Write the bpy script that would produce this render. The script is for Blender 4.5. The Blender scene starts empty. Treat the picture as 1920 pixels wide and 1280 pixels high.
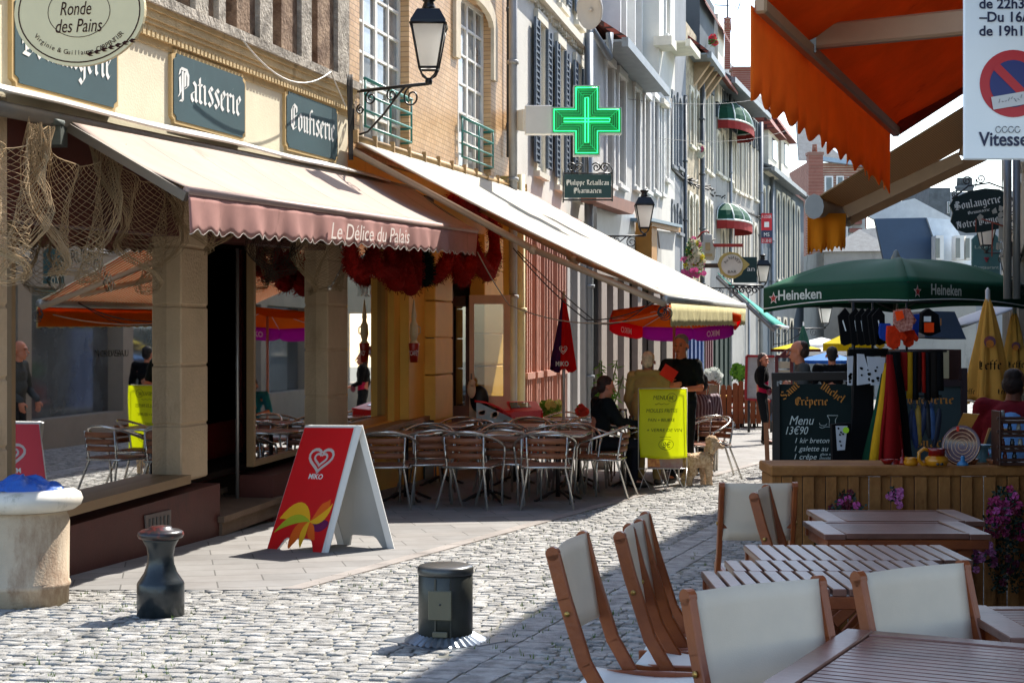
import bpy, bmesh, math, random
from mathutils import Vector, Matrix, noise
R = math.radians
random.seed(7)
scene = bpy.context.scene
COL = scene.collection
# ---------------------------------------------------------------- camera, sky, sun, exposure
F, CX, CY = 2900.0, 960.0, 640.0          # focal length in photo pixels, principal point
cam_d = bpy.data.cameras.new('camera'); cam_d.sensor_width = 36; cam_d.lens = 36*F/1920
cam_d.clip_start = 0.1; cam_d.clip_end = 2000
cam = bpy.data.objects.new('camera', cam_d); COL.objects.link(cam)
cam.location = (0, 0, 0); cam.rotation_euler = (R(90), 0, 0); scene.camera = cam
SUN = Vector((.57, .82, 0)).normalized(); EL = R(48)
SUN = Vector((SUN.x*math.cos(EL), SUN.y*math.cos(EL), math.sin(EL)))
world = bpy.data.worlds.new('World'); scene.world = world; world.use_nodes = True
wn = world.node_tree; bg = wn.nodes['Background']
sky = wn.nodes.new('ShaderNodeTexSky'); sky.sky_type = 'NISHITA'; sky.sun_disc = False
sky.sun_elevation = EL; sky.sun_rotation = math.atan2(SUN.x, SUN.y)
sky.air_density = 1.0; sky.dust_density = 1.0; sky.ozone_density = .6
wn.links.new(sky.outputs[0], bg.inputs[0]); bg.inputs[1].default_value = .15
sl = bpy.data.lights.new('sun', 'SUN'); sl.energy = 4.2; sl.angle = R(.5); sl.color = (1, .95, .87)
so = bpy.data.objects.new('sun', sl); COL.objects.link(so)
so.rotation_euler = SUN.to_track_quat('Z', 'Y').to_euler()
scene.view_settings.view_transform = 'Standard'; scene.view_settings.look = 'None'
scene.view_settings.exposure = 1.3; scene.view_settings.gamma = 1
scene.cycles.max_bounces = 7; scene.cycles.transparent_max_bounces = 12
scene.cycles.caustics_reflective = False; scene.cycles.caustics_refractive = False
scene.cycles.sample_clamp_indirect = 6

# ---------------------------------------------------------------- places
H0, SL = 1.45, 45/F
def gz(y): return -H0 - SL*y
def W(px, py, z): return Vector(((px-CX)/F*z, z, (CY-py)/F*z))
def G(px, py):
    z = H0*F/(py-CY-45); return Vector(((px-CX)/F*z, z, gz(z)))
def GX(x, z): return Vector((x, z, gz(z)))

# ---------------------------------------------------------------- materials
MC = {}
def lin(h):
    h = h.lstrip('#'); c = [int(h[i:i+2], 16)/255 for i in (0, 2, 4)]
    return tuple(((v+.055)/1.055)**2.4 if v > .04045 else v/12.92 for v in c)
def mat(name, col, rough=.6, metal=0, var=.12, scale=3., bump=.0, bscale=40., trans=0, emit=0, spec=.5, col2=None, dirt=None):
    if name in MC: return MC[name]
    m = bpy.data.materials.new(name); MC[name] = m; m.use_nodes = True
    nt = m.node_tree; N = nt.nodes; L = nt.links; b = N['Principled BSDF']; out = N['Material Output']
    if isinstance(col, str): col = lin(col)
    if rough >= .7 and spec == .5: spec = .15
    b.inputs['Roughness'].default_value = rough; b.inputs['Metallic'].default_value = metal
    b.inputs['Specular IOR Level'].default_value = spec
    tc = N.new('ShaderNodeTexCoord')
    csock = None
    if var > 0 or col2:
        nz = N.new('ShaderNodeTexNoise'); nz.inputs['Scale'].default_value = scale; nz.inputs['Detail'].default_value = 6
        nz.inputs['Roughness'].default_value = .65
        L.new(tc.outputs['Object'], nz.inputs['Vector'])
        rp = N.new('ShaderNodeValToRGB'); rp.color_ramp.elements[0].position = .32; rp.color_ramp.elements[1].position = .68
        a = tuple(max(0, c*(1-var)) for c in col); c2 = col2 if col2 is not None else tuple(min(1, c*(1+var)) for c in col)
        if isinstance(c2, str): c2 = lin(c2)
        rp.color_ramp.elements[0].color = (*a, 1); rp.color_ramp.elements[1].color = (*c2, 1)
        L.new(nz.outputs['Fac'], rp.inputs['Fac']); csock = rp.outputs['Color']
        if dirt:
            n2 = N.new('ShaderNodeTexNoise'); n2.inputs['Scale'].default_value = dirt[1]; n2.inputs['Detail'].default_value = 9
            n2.inputs['Roughness'].default_value = .7
            mp = N.new('ShaderNodeMapping'); mp.inputs['Scale'].default_value = (1, 1, dirt[3] if len(dirt) > 3 else .4)
            L.new(tc.outputs['Object'], mp.inputs['Vector']); L.new(mp.outputs[0], n2.inputs['Vector'])
            r2 = N.new('ShaderNodeValToRGB'); r2.color_ramp.elements[0].position = dirt[2]; r2.color_ramp.elements[1].position = dirt[2]+.16
            mx = N.new('ShaderNodeMix'); mx.data_type = 'RGBA'
            L.new(n2.outputs['Fac'], r2.inputs['Fac']); L.new(r2.outputs['Color'], mx.inputs[0])
            L.new(csock, mx.inputs[6]); d = dirt[0]; d = lin(d) if isinstance(d, str) else d
            mx.inputs[7].default_value = (*d, 1); csock = mx.outputs[2]
        L.new(csock, b.inputs['Base Color'])
    else: b.inputs['Base Color'].default_value = (*col, 1)
    if bump:
        nb = N.new('ShaderNodeTexNoise'); nb.inputs['Scale'].default_value = bscale; nb.inputs['Detail'].default_value = 5
        bp = N.new('ShaderNodeBump'); bp.inputs['Strength'].default_value = bump; bp.inputs['Distance'].default_value = .02
        L.new(tc.outputs['Object'], nb.inputs['Vector']); L.new(nb.outputs['Fac'], bp.inputs['Height']); L.new(bp.outputs[0], b.inputs['Normal'])
    if emit:
        b.inputs['Emission Color'].default_value = (*col, 1); b.inputs['Emission Strength'].default_value = emit
    if trans:
        t = N.new('ShaderNodeBsdfTranslucent'); mx = N.new('ShaderNodeMixShader'); mx.inputs[0].default_value = trans
        if csock: L.new(csock, t.inputs[0])
        else: t.inputs[0].default_value = (*col, 1)
        L.new(b.outputs[0], mx.inputs[1]); L.new(t.outputs[0], mx.inputs[2]); L.new(mx.outputs[0], out.inputs[0])
    return m
def glass(name, tint=(.5, .5, .5), refl=.3, rough=.015, wavy=.0):
    if name in MC: return MC[name]
    m = bpy.data.materials.new(name); MC[name] = m; m.use_nodes = True
    nt = m.node_tree; N = nt.nodes; L = nt.links; out = N['Material Output']; N.remove(N['Principled BSDF'])
    t = N.new('ShaderNodeBsdfTransparent'); t.inputs[0].default_value = (*tint, 1)
    g = N.new('ShaderNodeBsdfGlossy'); g.inputs['Roughness'].default_value = rough
    fr = N.new('ShaderNodeFresnel'); fr.inputs[0].default_value = 1.5
    ad = N.new('ShaderNodeMath'); ad.operation = 'ADD'; ad.inputs[1].default_value = refl; ad.use_clamp = True
    mx = N.new('ShaderNodeMixShader')
    L.new(fr.outputs[0], ad.inputs[0]); L.new(ad.outputs[0], mx.inputs[0]); L.new(t.outputs[0], mx.inputs[1]); L.new(g.outputs[0], mx.inputs[2])
    L.new(mx.outputs[0], out.inputs[0])
    if wavy:
        nb = N.new('ShaderNodeTexNoise'); nb.inputs['Scale'].default_value = 1.6
        tc = N.new('ShaderNodeTexCoord'); bp = N.new('ShaderNodeBump'); bp.inputs['Strength'].default_value = wavy; bp.inputs['Distance'].default_value = .05
        L.new(tc.outputs['Object'], nb.inputs['Vector']); L.new(nb.outputs['Fac'], bp.inputs['Height']); L.new(bp.outputs[0], g.inputs['Normal'])
    return m
def brickmat(name, c1, c2, mortar, bw, bh, axis='wall', msize=.012, rough=.8, bump=.35, rot=0.):
    """courses laid in the object's own metres: x along the wall, z up"""
    if name in MC: return MC[name]
    m = bpy.data.materials.new(name); MC[name] = m; m.use_nodes = True
    nt = m.node_tree; N = nt.nodes; L = nt.links; b = N['Principled BSDF']; b.inputs['Roughness'].default_value = rough
    tc = N.new('ShaderNodeTexCoord'); sp = N.new('ShaderNodeSeparateXYZ'); L.new(tc.outputs['Object'], sp.inputs[0])
    cb = N.new('ShaderNodeCombineXYZ')
    if axis == 'floor':
        mp = N.new('ShaderNodeMapping'); mp.inputs['Rotation'].default_value = (0, 0, rot); L.new(tc.outputs['Object'], mp.inputs['Vector'])
        vec = mp.outputs[0]
    else:
        L.new(sp.outputs['Y'], cb.inputs[0]); L.new(sp.outputs['Z'], cb.inputs[1]); vec = cb.outputs[0]
    br = N.new('ShaderNodeTexBrick'); br.inputs['Scale'].default_value = 1
    br.inputs['Brick Width'].default_value = bw; br.inputs['Row Height'].default_value = bh
    br.inputs['Mortar Size'].default_value = msize; br.inputs['Mortar Smooth'].default_value = .3; br.inputs['Bias'].default_value = 0
    br.inputs['Color1'].default_value = (*lin(c1), 1); br.inputs['Color2'].default_value = (*lin(c2), 1); br.inputs['Mortar'].default_value = (*lin(mortar), 1)
    L.new(vec, br.inputs['Vector'])
    nz = N.new('ShaderNodeTexNoise'); nz.inputs['Scale'].default_value = 1.7; nz.inputs['Detail'].default_value = 9; nz.inputs['Roughness'].default_value = .7
    L.new(tc.outputs['Object'], nz.inputs['Vector'])
    rp = N.new('ShaderNodeValToRGB'); rp.color_ramp.elements[0].position = .3; rp.color_ramp.elements[0].color = (.62, .58, .55, 1); rp.color_ramp.elements[1].position = .65
    L.new(nz.outputs['Fac'], rp.inputs[0])
    mx = N.new('ShaderNodeMix'); mx.data_type = 'RGBA'; mx.blend_type = 'MULTIPLY'; mx.inputs[0].default_value = .8
    L.new(br.outputs['Color'], mx.inputs[6]); L.new(rp.outputs['Color'], mx.inputs[7]); L.new(mx.outputs[2], b.inputs['Base Color'])
    bp = N.new('ShaderNodeBump'); bp.inputs['Strength'].default_value = bump; bp.inputs['Distance'].default_value = .01; bp.invert = True
    L.new(br.outputs['Fac'], bp.inputs['Height']); L.new(bp.outputs[0], b.inputs['Normal'])
    return m
def stripemat(name, c1, c2, freq, axis=0, rough=.8, trans=.3, off=0., ramp=.5):
    """woven stripes along one object axis"""
    if name in MC: return MC[name]
    m = bpy.data.materials.new(name); MC[name] = m; m.use_nodes = True
    nt = m.node_tree; N = nt.nodes; L = nt.links; b = N['Principled BSDF']; b.inputs['Roughness'].default_value = rough
    tc = N.new('ShaderNodeTexCoord'); sp = N.new('ShaderNodeSeparateXYZ'); L.new(tc.outputs['Object'], sp.inputs[0])
    mu = N.new('ShaderNodeMath'); mu.operation = 'MULTIPLY'; mu.inputs[1].default_value = freq; L.new(sp.outputs[axis], mu.inputs[0])
    fr = N.new('ShaderNodeMath'); fr.operation = 'FRACT'; L.new(mu.outputs[0], fr.inputs[0])
    gt = N.new('ShaderNodeMath'); gt.operation = 'GREATER_THAN'; gt.inputs[1].default_value = ramp; L.new(fr.outputs[0], gt.inputs[0])
    mx = N.new('ShaderNodeMix'); mx.data_type = 'RGBA'; L.new(gt.outputs[0], mx.inputs[0])
    mx.inputs[6].default_value = (*lin(c1), 1); mx.inputs[7].default_value = (*lin(c2), 1); L.new(mx.outputs[2], b.inputs['Base Color'])
    t = N.new('ShaderNodeBsdfTranslucent'); ms = N.new('ShaderNodeMixShader'); ms.inputs[0].default_value = trans
    L.new(mx.outputs[2], t.inputs[0]); L.new(b.outputs[0], ms.inputs[1]); L.new(t.outputs[0], ms.inputs[2]); L.new(ms.outputs[0], N['Material Output'].inputs[0])
    return m

# ---------------------------------------------------------------- mesh building
ORG = {}
def tag(o, label=None, cat=None, group=None, kind=None):
    if label: o['label'] = label
    if cat: o['category'] = cat
    if group: o['group'] = group
    if kind: o['kind'] = kind
    return o
def thing(name, label, cat, loc=(0, 0, 0), rz=0, group=None):
    o = bpy.data.objects.new(name, None); COL.objects.link(o); o.empty_display_size = .1
    o.location = loc; o.rotation_euler = (0, 0, rz); tag(o, label, cat, group)
    ORG[o.name] = Matrix.Translation(Vector(loc)) @ Matrix.Rotation(rz, 4, 'Z')
    return o
class MB:
    def __init__(s): s.v = []; s.f = []; s.m = []; s.k = 0; s.sm = []
    def add(s, vs, fs, smooth=False):
        n = len(s.v); s.v += [tuple(v) for v in vs]
        for f in fs: s.f.append(tuple(i+n for i in f)); s.m.append(s.k); s.sm.append(smooth)
        return s
    def box(s, c, d, rz=0, M=None):
        x, y, z = (i/2 for i in d); vs = [Vector((a, b, e)) for e in (-z, z) for a, b in ((-x, -y), (x, -y), (x, y), (-x, y))]
        Rm = M if M is not None else Matrix.Rotation(rz, 3, 'Z'); c = Vector(c)
        return s.add([c + Rm @ v for v in vs], [(3, 2, 1, 0), (4, 5, 6, 7), (0, 1, 5, 4), (1, 2, 6, 5), (2, 3, 7, 6), (3, 0, 4, 7)])
    def bbox(s, c, d, b=.01, rz=0, M=None):
        """box with chamfered edges"""
        hx, hy, hz = (i/2 for i in d); b = min(b, hx*.9, hy*.9, hz*.9)
        bm = bmesh.new(); bmesh.ops.create_cube(bm, size=1)
        for v in bm.verts: v.co = Vector((v.co.x*2*hx, v.co.y*2*hy, v.co.z*2*hz))
        bmesh.ops.bevel(bm, geom=list(bm.edges), offset=b, segments=1, affect='EDGES')
        Rm = M if M is not None else Matrix.Rotation(rz, 3, 'Z'); c = Vector(c)
        bm.verts.index_update(); s.add([c + Rm @ v.co for v in bm.verts], [[v.index for v in f.verts] for f in bm.faces]); bm.free(); return s
    def beam(s, a, b, w, h, up=(0, 0, 1), bev=0):
        a = Vector(a); b = Vector(b); d = b-a; L = d.length; y = d.normalized(); x = y.cross(Vector(up)).normalized(); z = x.cross(y)
        M = Matrix((x, y, z)).transposed()
        return s.bbox((a+b)/2, (w, L, h), bev, M=M) if bev else s.box((a+b)/2, (w, L, h), M=M)
    def tube(s, pts, r, n=6, caps=True, smooth=True):
        pts = [Vector(p) for p in pts]; K = len(pts); rs = r if isinstance(r, (list, tuple)) else [r]*K
        vs = []; fs = []; pz = None
        for i, p in enumerate(pts):
            t = (pts[min(i+1, K-1)] - pts[max(i-1, 0)]).normalized()
            if pz is None:
                ref = Vector((0, 0, 1)) if abs(t.z) < .9 else Vector((1, 0, 0)); a = t.cross(ref).normalized()
            else:
                a = pz - t*pz.dot(t)
                a = a.normalized() if a.length > 1e-6 else t.orthogonal().normalized()
            pz = a; b = t.cross(a)
            for k in range(n):
                an = 2*math.pi*k/n; vs.append(p + (a*math.cos(an)+b*math.sin(an))*rs[i])
        for i in range(K-1):
            for k in range(n): fs.append((i*n+k, i*n+(k+1) % n, (i+1)*n+(k+1) % n, (i+1)*n+k))
        if caps: fs += [tuple(range(n))[::-1], tuple((K-1)*n+k for k in range(n))]
        return s.add(vs, fs, smooth)
    def lathe(s, prof, c=(0, 0, 0), n=24, smooth=True, sx=1, sy=1, M=None):
        c = Vector(c); vs = []; fs = []; K = len(prof)
        for r, z in prof:
            for k in range(n):
                a = 2*math.pi*k/n; v = Vector((r*math.cos(a)*sx, r*math.sin(a)*sy, z)); vs.append(c + (M @ v if M is not None else v))
        for i in range(K-1):
            for k in range(n): fs.append((i*n+k, i*n+(k+1) % n, (i+1)*n+(k+1) % n, (i+1)*n+k))
        fs += [tuple(range(n))[::-1], tuple((K-1)*n+k for k in range(n))]
        return s.add(vs, fs, smooth)
    def ell(s, c, r, n=12, m=8, M=None):
        pr = [(math.sin(math.pi*i/m), -math.cos(math.pi*i/m)) for i in range(1, m)]
        r = (r, r, r) if not isinstance(r, (tuple, list)) else r
        S = Matrix.Diagonal(Vector(r)); T = (M @ S) if M is not None else S
        c = Vector(c); vs = []; fs = []
        for rr, z in pr:
            for k in range(n): a = 2*math.pi*k/n; vs.append(c + T @ Vector((rr*math.cos(a), rr*math.sin(a), z)))
        b = len(vs); vs += [c + T @ Vector((0, 0, -1)), c + T @ Vector((0, 0, 1))]
        for i in range(m-2):
            for k in range(n): fs.append((i*n+k, i*n+(k+1) % n, (i+1)*n+(k+1) % n, (i+1)*n+k))
        for k in range(n): fs.append((b, (k+1) % n, k)); fs.append((b+1, (m-2)*n+k, (m-2)*n+(k+1) % n))
        return s.add(vs, fs, True)
    def prism(s, poly, nrm, th):
        """flat polygon (3D points) given thickness th along nrm"""
        nrm = Vector(nrm); n = len(poly); a = [Vector(p) for p in poly]; b = [p+nrm*th for p in a]
        fs = [tuple(range(n))[::-1], tuple(n+i for i in range(n))] + [(i, (i+1) % n, n+(i+1) % n, n+i) for i in range(n)]
        return s.add(a+b, fs)
    def grid(s, P, nu, nv, smooth=True):
        """P(u,v) surface"""
        vs = [P(i/nu, j/nv) for j in range(nv+1) for i in range(nu+1)]
        fs = [(j*(nu+1)+i, j*(nu+1)+i+1, (j+1)*(nu+1)+i+1, (j+1)*(nu+1)+i) for j in range(nv) for i in range(nu)]
        return s.add(vs, fs, smooth)
    def sheet(s, P, nu, nv, th, smooth=True):
        """surface with real thickness: both faces and the rim"""
        e = 1e-3; n0 = len(s.v); pts = [[Vector(P(i/nu, j/nv)) for i in range(nu+1)] for j in range(nv+1)]
        nr = []
        for j in range(nv+1):
            for i in range(nu+1):
                a = pts[j][min(i+1, nu)]-pts[j][max(i-1, 0)]; b = pts[min(j+1, nv)][i]-pts[max(j-1, 0)][i]; c = a.cross(b)
                nr.append(c.normalized() if c.length > 1e-12 else Vector((0, 0, 1)))
        fl = [p for r in pts for p in r]; K = len(fl); w = nu+1
        vs = fl+[p - q*th for p, q in zip(fl, nr)]
        fs = [(j*w+i, j*w+i+1, (j+1)*w+i+1, (j+1)*w+i) for j in range(nv) for i in range(nu)]
        fs += [tuple(K+i for i in f[::-1]) for f in fs]
        rim = [i for i in range(w)]+[j*w+nu for j in range(1, nv+1)]+[nv*w+i for i in range(nu-1, -1, -1)]+[j*w for j in range(nv-1, 0, -1)]
        for a, b in zip(rim, rim[1:]+rim[:1]): fs.append((b, a, K+a, K+b))
        return s.add(vs, fs, smooth)
    def build(s, name, mats, parent=None, world=True, loc=None, label=None):
        me = bpy.data.meshes.new(name); vs = s.v
        root = parent
        if parent is not None:
            while root.parent is not None: root = root.parent
            if world:
                I = ORG.get(root.name, Matrix()).inverted(); vs = [I @ Vector(v) for v in vs]
        if loc is not None: L = Vector(loc); vs = [Vector(v)-L for v in vs]
        me.from_pydata([tuple(v) for v in vs], [], s.f)
        if not isinstance(mats, (list, tuple)): mats = [mats]
        for m in mats: me.materials.append(m)
        for i, p in enumerate(me.polygons): p.material_index = min(s.m[i], len(mats)-1); p.use_smooth = s.sm[i]
        me.update()
        o = bpy.data.objects.new(name, me); COL.objects.link(o)
        if parent is not None: o.parent = parent
        if loc is not None: o.location = loc; ORG[o.name] = Matrix.Translation(Vector(loc))
        if label: o['label'] = label
        return o
def solo(mb, name, mats, label, cat, loc=None, group=None):
    """a thing that is one mesh, origin at its base centre"""
    if loc is None:
        xs = [v[0] for v in mb.v]; ys = [v[1] for v in mb.v]; zs = [v[2] for v in mb.v]
        loc = ((min(xs)+max(xs))/2, (min(ys)+max(ys))/2, min(zs))
    return tag(mb.build(name, mats, loc=loc), label, cat, group)
def struct(mb, name, mats): return tag(mb.build(name, mats), kind='structure')
def copy_tree(o, parent=None):
    c = o.copy(); COL.objects.link(c); c.parent = parent
    for ch in list(o.children): copy_tree(ch, c)
    return c
def dup(o, loc, rz, label, group=None):
    c = copy_tree(o); c.location = loc; c.rotation_euler = (0, 0, rz); c['label'] = label
    if group: c['group'] = group
    ORG[c.name] = Matrix.Translation(Vector(loc)) @ Matrix.Rotation(rz, 4, 'Z')
    return c
def spiral(c, u, v, r, turns=1.4, a0=0, n=22, sgn=1):
    c = Vector(c); out = []
    for i in range(n+1):
        t = i/n; a = a0+sgn*turns*2*math.pi*t; q = r*(1-.8*t); out.append(c + u*(q*math.cos(a)) + v*(q*math.sin(a)))
    return out
def sag(a, b, d, n=12):
    a = Vector(a); b = Vector(b); return [a.lerp(b, i/n) - Vector((0, 0, d*4*(i/n)*(1-i/n))) for i in range(n+1)]

# ---------------------------------------------------------------- lettering
TC = {}
def text_mesh(t, shear=0, fat=0):
    k = (t, shear, fat)
    if k not in TC:
        cu = bpy.data.curves.new('t', 'FONT'); cu.body = t; cu.size = 1; cu.shear = shear; cu.resolution_u = 3; cu.offset = fat
        o = bpy.data.objects.new('t', cu); COL.objects.link(o)
        dg = bpy.context.evaluated_depsgraph_get(); dg.update(); me = bpy.data.meshes.new_from_object(o.evaluated_get(dg))
        TC[k] = ([v.co.copy() for v in me.vertices], [tuple(p.vertices) for p in me.polygons])
        bpy.data.objects.remove(o); bpy.data.curves.remove(cu); bpy.data.meshes.remove(me)
    return TC[k]
def Mi(x): return [[(x, .55), (x, 3.45)], [(x-.4, 3.7), (x+.1, 3.3)], [(x-.05, .6), (x+.45, .2)]]
OO = [[(.7, .8), (.7, 3.2)], [(.7, 3.2), (1.5, 3.9)], [(1.4, 3.9), (2.2, 3.2)], [(2.2, 3.2), (2.2, .8)], [(2.2, .8), (1.4, .1)], [(.7, .8), (1.4, .1)]]
BL = {
 'a': (3, [[(2.2, .5), (2.2, 3.2)], [(2.2, 3.2), (1.4, 3.8)], [(1.4, 3.8), (.7, 3.3)], [(2.2, 2.2), (.8, 1.6)], [(.7, 1.6), (.7, .7)], [(.7, .7), (1.3, .15)], [(1.3, .2), (2.2, .8)], [(2.2, .5), (2.7, .2)]]),
 'b': (3, [[(.7, .6), (.7, 5.6)]]+OO[1:]), 'c': (2.5, [OO[0], [(.7, 3.2), (1.5, 3.9)], [(1.5, 3.9), (2.1, 3.3)], [(.7, .8), (1.4, .1)], [(1.4, .15), (2.1, .7)]]),
 'd': (3, OO+[[(2.2, 3.2), (1.0, 5.4)]]), 'e': (2.6, [OO[0], [(.7, 3.2), (1.5, 3.9)], [(1.5, 3.9), (2.1, 3.1)], [(2.1, 3.1), (.9, 1.9)], [(.7, .8), (1.4, .1)], [(1.4, .15), (2.1, .7)]]),
 'f': (2.1, [[(.8, 0), (.8, 4.8)], [(.8, 4.8), (1.5, 5.6)], [(1.5, 5.6), (2.1, 5.2)], [(.2, 3.5), (1.8, 3.5)]]),
 'g': (3, OO+[[(2.2, .8), (2.2, -1)], [(2.2, -1), (1.4, -1.8)], [(1.4, -1.8), (.5, -1.2)]]), 'h': (3, [[(.7, .4), (.7, 5.6)], [(1, 3.2), (2, 3.9)], [(2.2, 3.3), (2.2, .4)], [(2.2, .4), (1.8, -.5)]]),
 'i': (1.6, Mi(.7)+[[(.5, 4.9), (.9, 5.2)]]), 'k': (2.8, [[(.7, .4), (.7, 5.6)], [(.8, 2.4), (1.9, 3.8)], [(1.1, 2.5), (2.3, .3)]]),
 'l': (1.6, [[(.7, .5), (.7, 5.5)], [(.6, .6), (1.2, .2)], [(.3, 5.6), (.8, 5.3)]]), 'm': (4.4, Mi(.7)+Mi(2.1)+Mi(3.5)+[[(.9, 3.2), (1.9, 3.8)], [(2.3, 3.2), (3.3, 3.8)]]),
 'n': (3, Mi(.7)+Mi(2.1)+[[(.9, 3.2), (1.9, 3.8)]]), 'o': (3, OO), 'p': (3, [[(.7, -1.8), (.7, 3.4)], [(.2, 3.7), (.8, 3.3)]]+OO[1:]),
 'r': (2.3, Mi(.7)+[[(.9, 3.1), (1.5, 3.8)], [(1.5, 3.8), (2.1, 3.3)]]), 's': (2.5, [[(2.1, 3.3), (1.4, 3.9)], [(1.4, 3.9), (.7, 3.1)], [(.7, 3.1), (2.1, 1.4)], [(2.1, 1.4), (2.1, .8)], [(2.1, .8), (1.3, .1)], [(1.3, .1), (.6, .8)]]),
 't': (2, [[(.8, .6), (.8, 4.9)], [(.7, .6), (1.5, .2)], [(.2, 3.6), (1.7, 3.6)]]), 'u': (3, Mi(.7)+Mi(2.1)+[[(1, .3), (1.9, .9)]]),
 'v': (3, [[(.7, 3.6), (.7, 1)], [(.7, 1), (1.5, .1)], [(1.5, .1), (2.2, 1)], [(2.2, 1), (2.2, 3.2)], [(.3, 3.8), (.9, 3.4)]]),
 'B': (4, [[(1.2, .6), (1.2, 5.2)], [(.2, 5.0), (.9, 5.6)], [(.9, 5.6), (2.6, 5.4)], [(2.6, 5.4), (3.1, 4.4)], [(3.1, 4.4), (1.6, 3.1)], [(1.6, 3.1), (3.2, 2.6)], [(3.2, 2.6), (3.2, .9)], [(3.2, .9), (2.2, .1)], [(2.2, .1), (.3, .3)], [(.3, 4.2), (.3, 1.6)], [(2.0, 1), (2.0, 4.9)]]),
 'P': (3.9, [[(1.3, -.4), (1.3, 5.2)], [(.2, 4.4), (.6, 5.6)], [(.6, 5.6), (2.6, 5.5)], [(2.6, 5.5), (3.3, 4.5)], [(3.3, 4.5), (3.2, 2.6)], [(3.2, 2.6), (2, 2)], [(.3, 4.0), (.5, 1.2)], [(.5, 1.2), (-.1, .3)], [(2.2, 2.4), (2.2, 5.1)], [(.3, -.4), (1.4, -.2)]]),
 'C': (3.6, [[(.6, 1.1), (.6, 4.4)], [(.6, 4.4), (1.7, 5.6)], [(1.7, 5.6), (3.1, 5)], [(3.1, 5), (3.2, 4)], [(.6, 1.1), (1.6, .1)], [(1.6, .1), (3.2, .9)], [(1.8, .9), (1.8, 5)], [(2.2, 3), (3.1, 3.3)]]),
 'R': (4, [[(1.2, .4), (1.2, 5.2)], [(.2, 4.6), (.9, 5.6)], [(.9, 5.6), (2.6, 5.4)], [(2.6, 5.4), (3, 4.3)], [(3, 4.3), (1.5, 3)], [(1.7, 3), (3.1, .5)], [(3.1, .5), (3.7, .3)], [(2, 1.2), (2, 5)]]),
 'S': (3.5, [[(3, 4.7), (2, 5.6)], [(2, 5.6), (.6, 4.7)], [(.6, 4.7), (.8, 3.6)], [(.8, 3.6), (3, 2)], [(3, 2), (2.9, .9)], [(2.9, .9), (1.7, .1)], [(1.7, .1), (.2, 1)], [(1.4, 2.4), (2.6, 3.8)]]),
 'M': (4.8, [[(.8, .3), (.8, 4.6)], [(.1, 5), (.9, 4.6)], [(.9, 4.7), (2.1, 5.6)], [(2.3, 5.1), (2.3, .3)], [(2.4, 4.9), (3.5, 5.6)], [(3.8, 5), (3.8, .8)], [(3.8, .8), (4.4, .3)], [(.3, .3), (1.3, .3)]]),
 'N': (4, [[(.9, 0), (.9, 4.8)], [(.1, 4.4), (.9, 5.5)], [(.9, 5.2), (2.9, .6)], [(2.9, .4), (3.1, 5)], [(3.1, 5), (3.7, 5.5)], [(1.7, 5.5), (2.4, 4.2)]]),
 'D': (4, [[(.7, .6), (.9, 4.8)], [(.2, 5.2), (1.8, 5.5)], [(1.8, 5.5), (3.3, 4.2)], [(3.3, 4.2), (3.2, 1.2)], [(3.2, 1.2), (1.9, .1)], [(1.9, .1), (.4, .4)], [(2, 1), (2, 5)]]),
 'L': (3.6, [[(1.1, .6), (1.1, 5.2)], [(.4, 5.0), (1.2, 5.6)], [(.3, .2), (1.2, .7)], [(1.2, .6), (2.2, .1)], [(2.2, .1), (3.3, .9)], [(1.9, 1.4), (1.9, 4.6)]]),
 'V': (3.8, [[(.8, 5), (.7, 1.2)], [(.7, 1.2), (1.8, .1)], [(1.8, .1), (3.2, 1.4)], [(3.2, 1.4), (3, 4.6)], [(3, 4.6), (2.2, 5.5)], [(.1, 5), (.9, 5.5)], [(1.8, .8), (1.9, 4.8)]]),
 'A': (3.8, [[(.6, 0), (1.6, 5.4)], [(1.8, 5.5), (3, .4)], [(.8, 2), (2.8, 2)]]), 'ê': (2.6, None), ' ': (1.6, []), '&': (3, OO), "'": (1, [[(.4, 5.4), (.4, 4.6)]])}
BL['ê'] = (2.6, BL['e'][1]+[[(.8, 4.9), (1.4, 5.5)], [(1.4, 5.5), (2, 4.9)]])
def glyph_polys(t, style, shear=0):
    """list of (verts2d, faces), total width, in units of cap height 1"""
    if style == 'bl':
        x = 0; vs = []; fs = []; q = 1/5.6
        for ch in t:
            w, st = BL.get(ch, BL['o'])
            for (a, b) in st:
                dx, dy = b[0]-a[0], b[1]-a[1]; n = len(vs); e = .42; nx, ny = e*.86, e*.62
                for (p, sg) in ((a, -1), (a, 1), (b, 1), (b, -1)): vs.append(((x+p[0]+sg*nx)*q, (p[1]+sg*ny)*q))
                fs.append((n, n+1, n+2, n+3))
            x += w*.98
        return vs, fs, x*q
    v, f = text_mesh(t, shear, .022 if style == 'bold' else 0)
    if not v: return [], [], 0
    x0 = min(p.x for p in v); x1 = max(p.x for p in v); q = 1/.72
    return [((p.x-x0)*q, p.y*q) for p in v], f, (x1-x0)*q
def put_text(mb, t, o, ux, uy, h, width=None, align='c', style='sans', shear=0, mirror=False, arc=None):
    """lettering laid on a surface; o centre baseline, ux/uy unit vectors, h cap height, width squeezes"""
    vs, fs, w = glyph_polys(t, style, shear); o = Vector(o); ux = Vector(ux); uy = Vector(uy)
    if not vs: return
    sx = h if width is None else width/w; tot = w*sx
    x0 = -tot/2 if align == 'c' else 0
    out = []
    for (a, b) in vs:
        X = x0+a*sx; Y = b*h
        if mirror: X = -X
        if arc:
            an = X/arc; out.append(o + ux*((arc+Y)*math.sin(an)) + uy*((arc+Y)*math.cos(an)-arc))
        else: out.append(o + ux*X + uy*Y)
    mb.add(out, fs)

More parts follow.
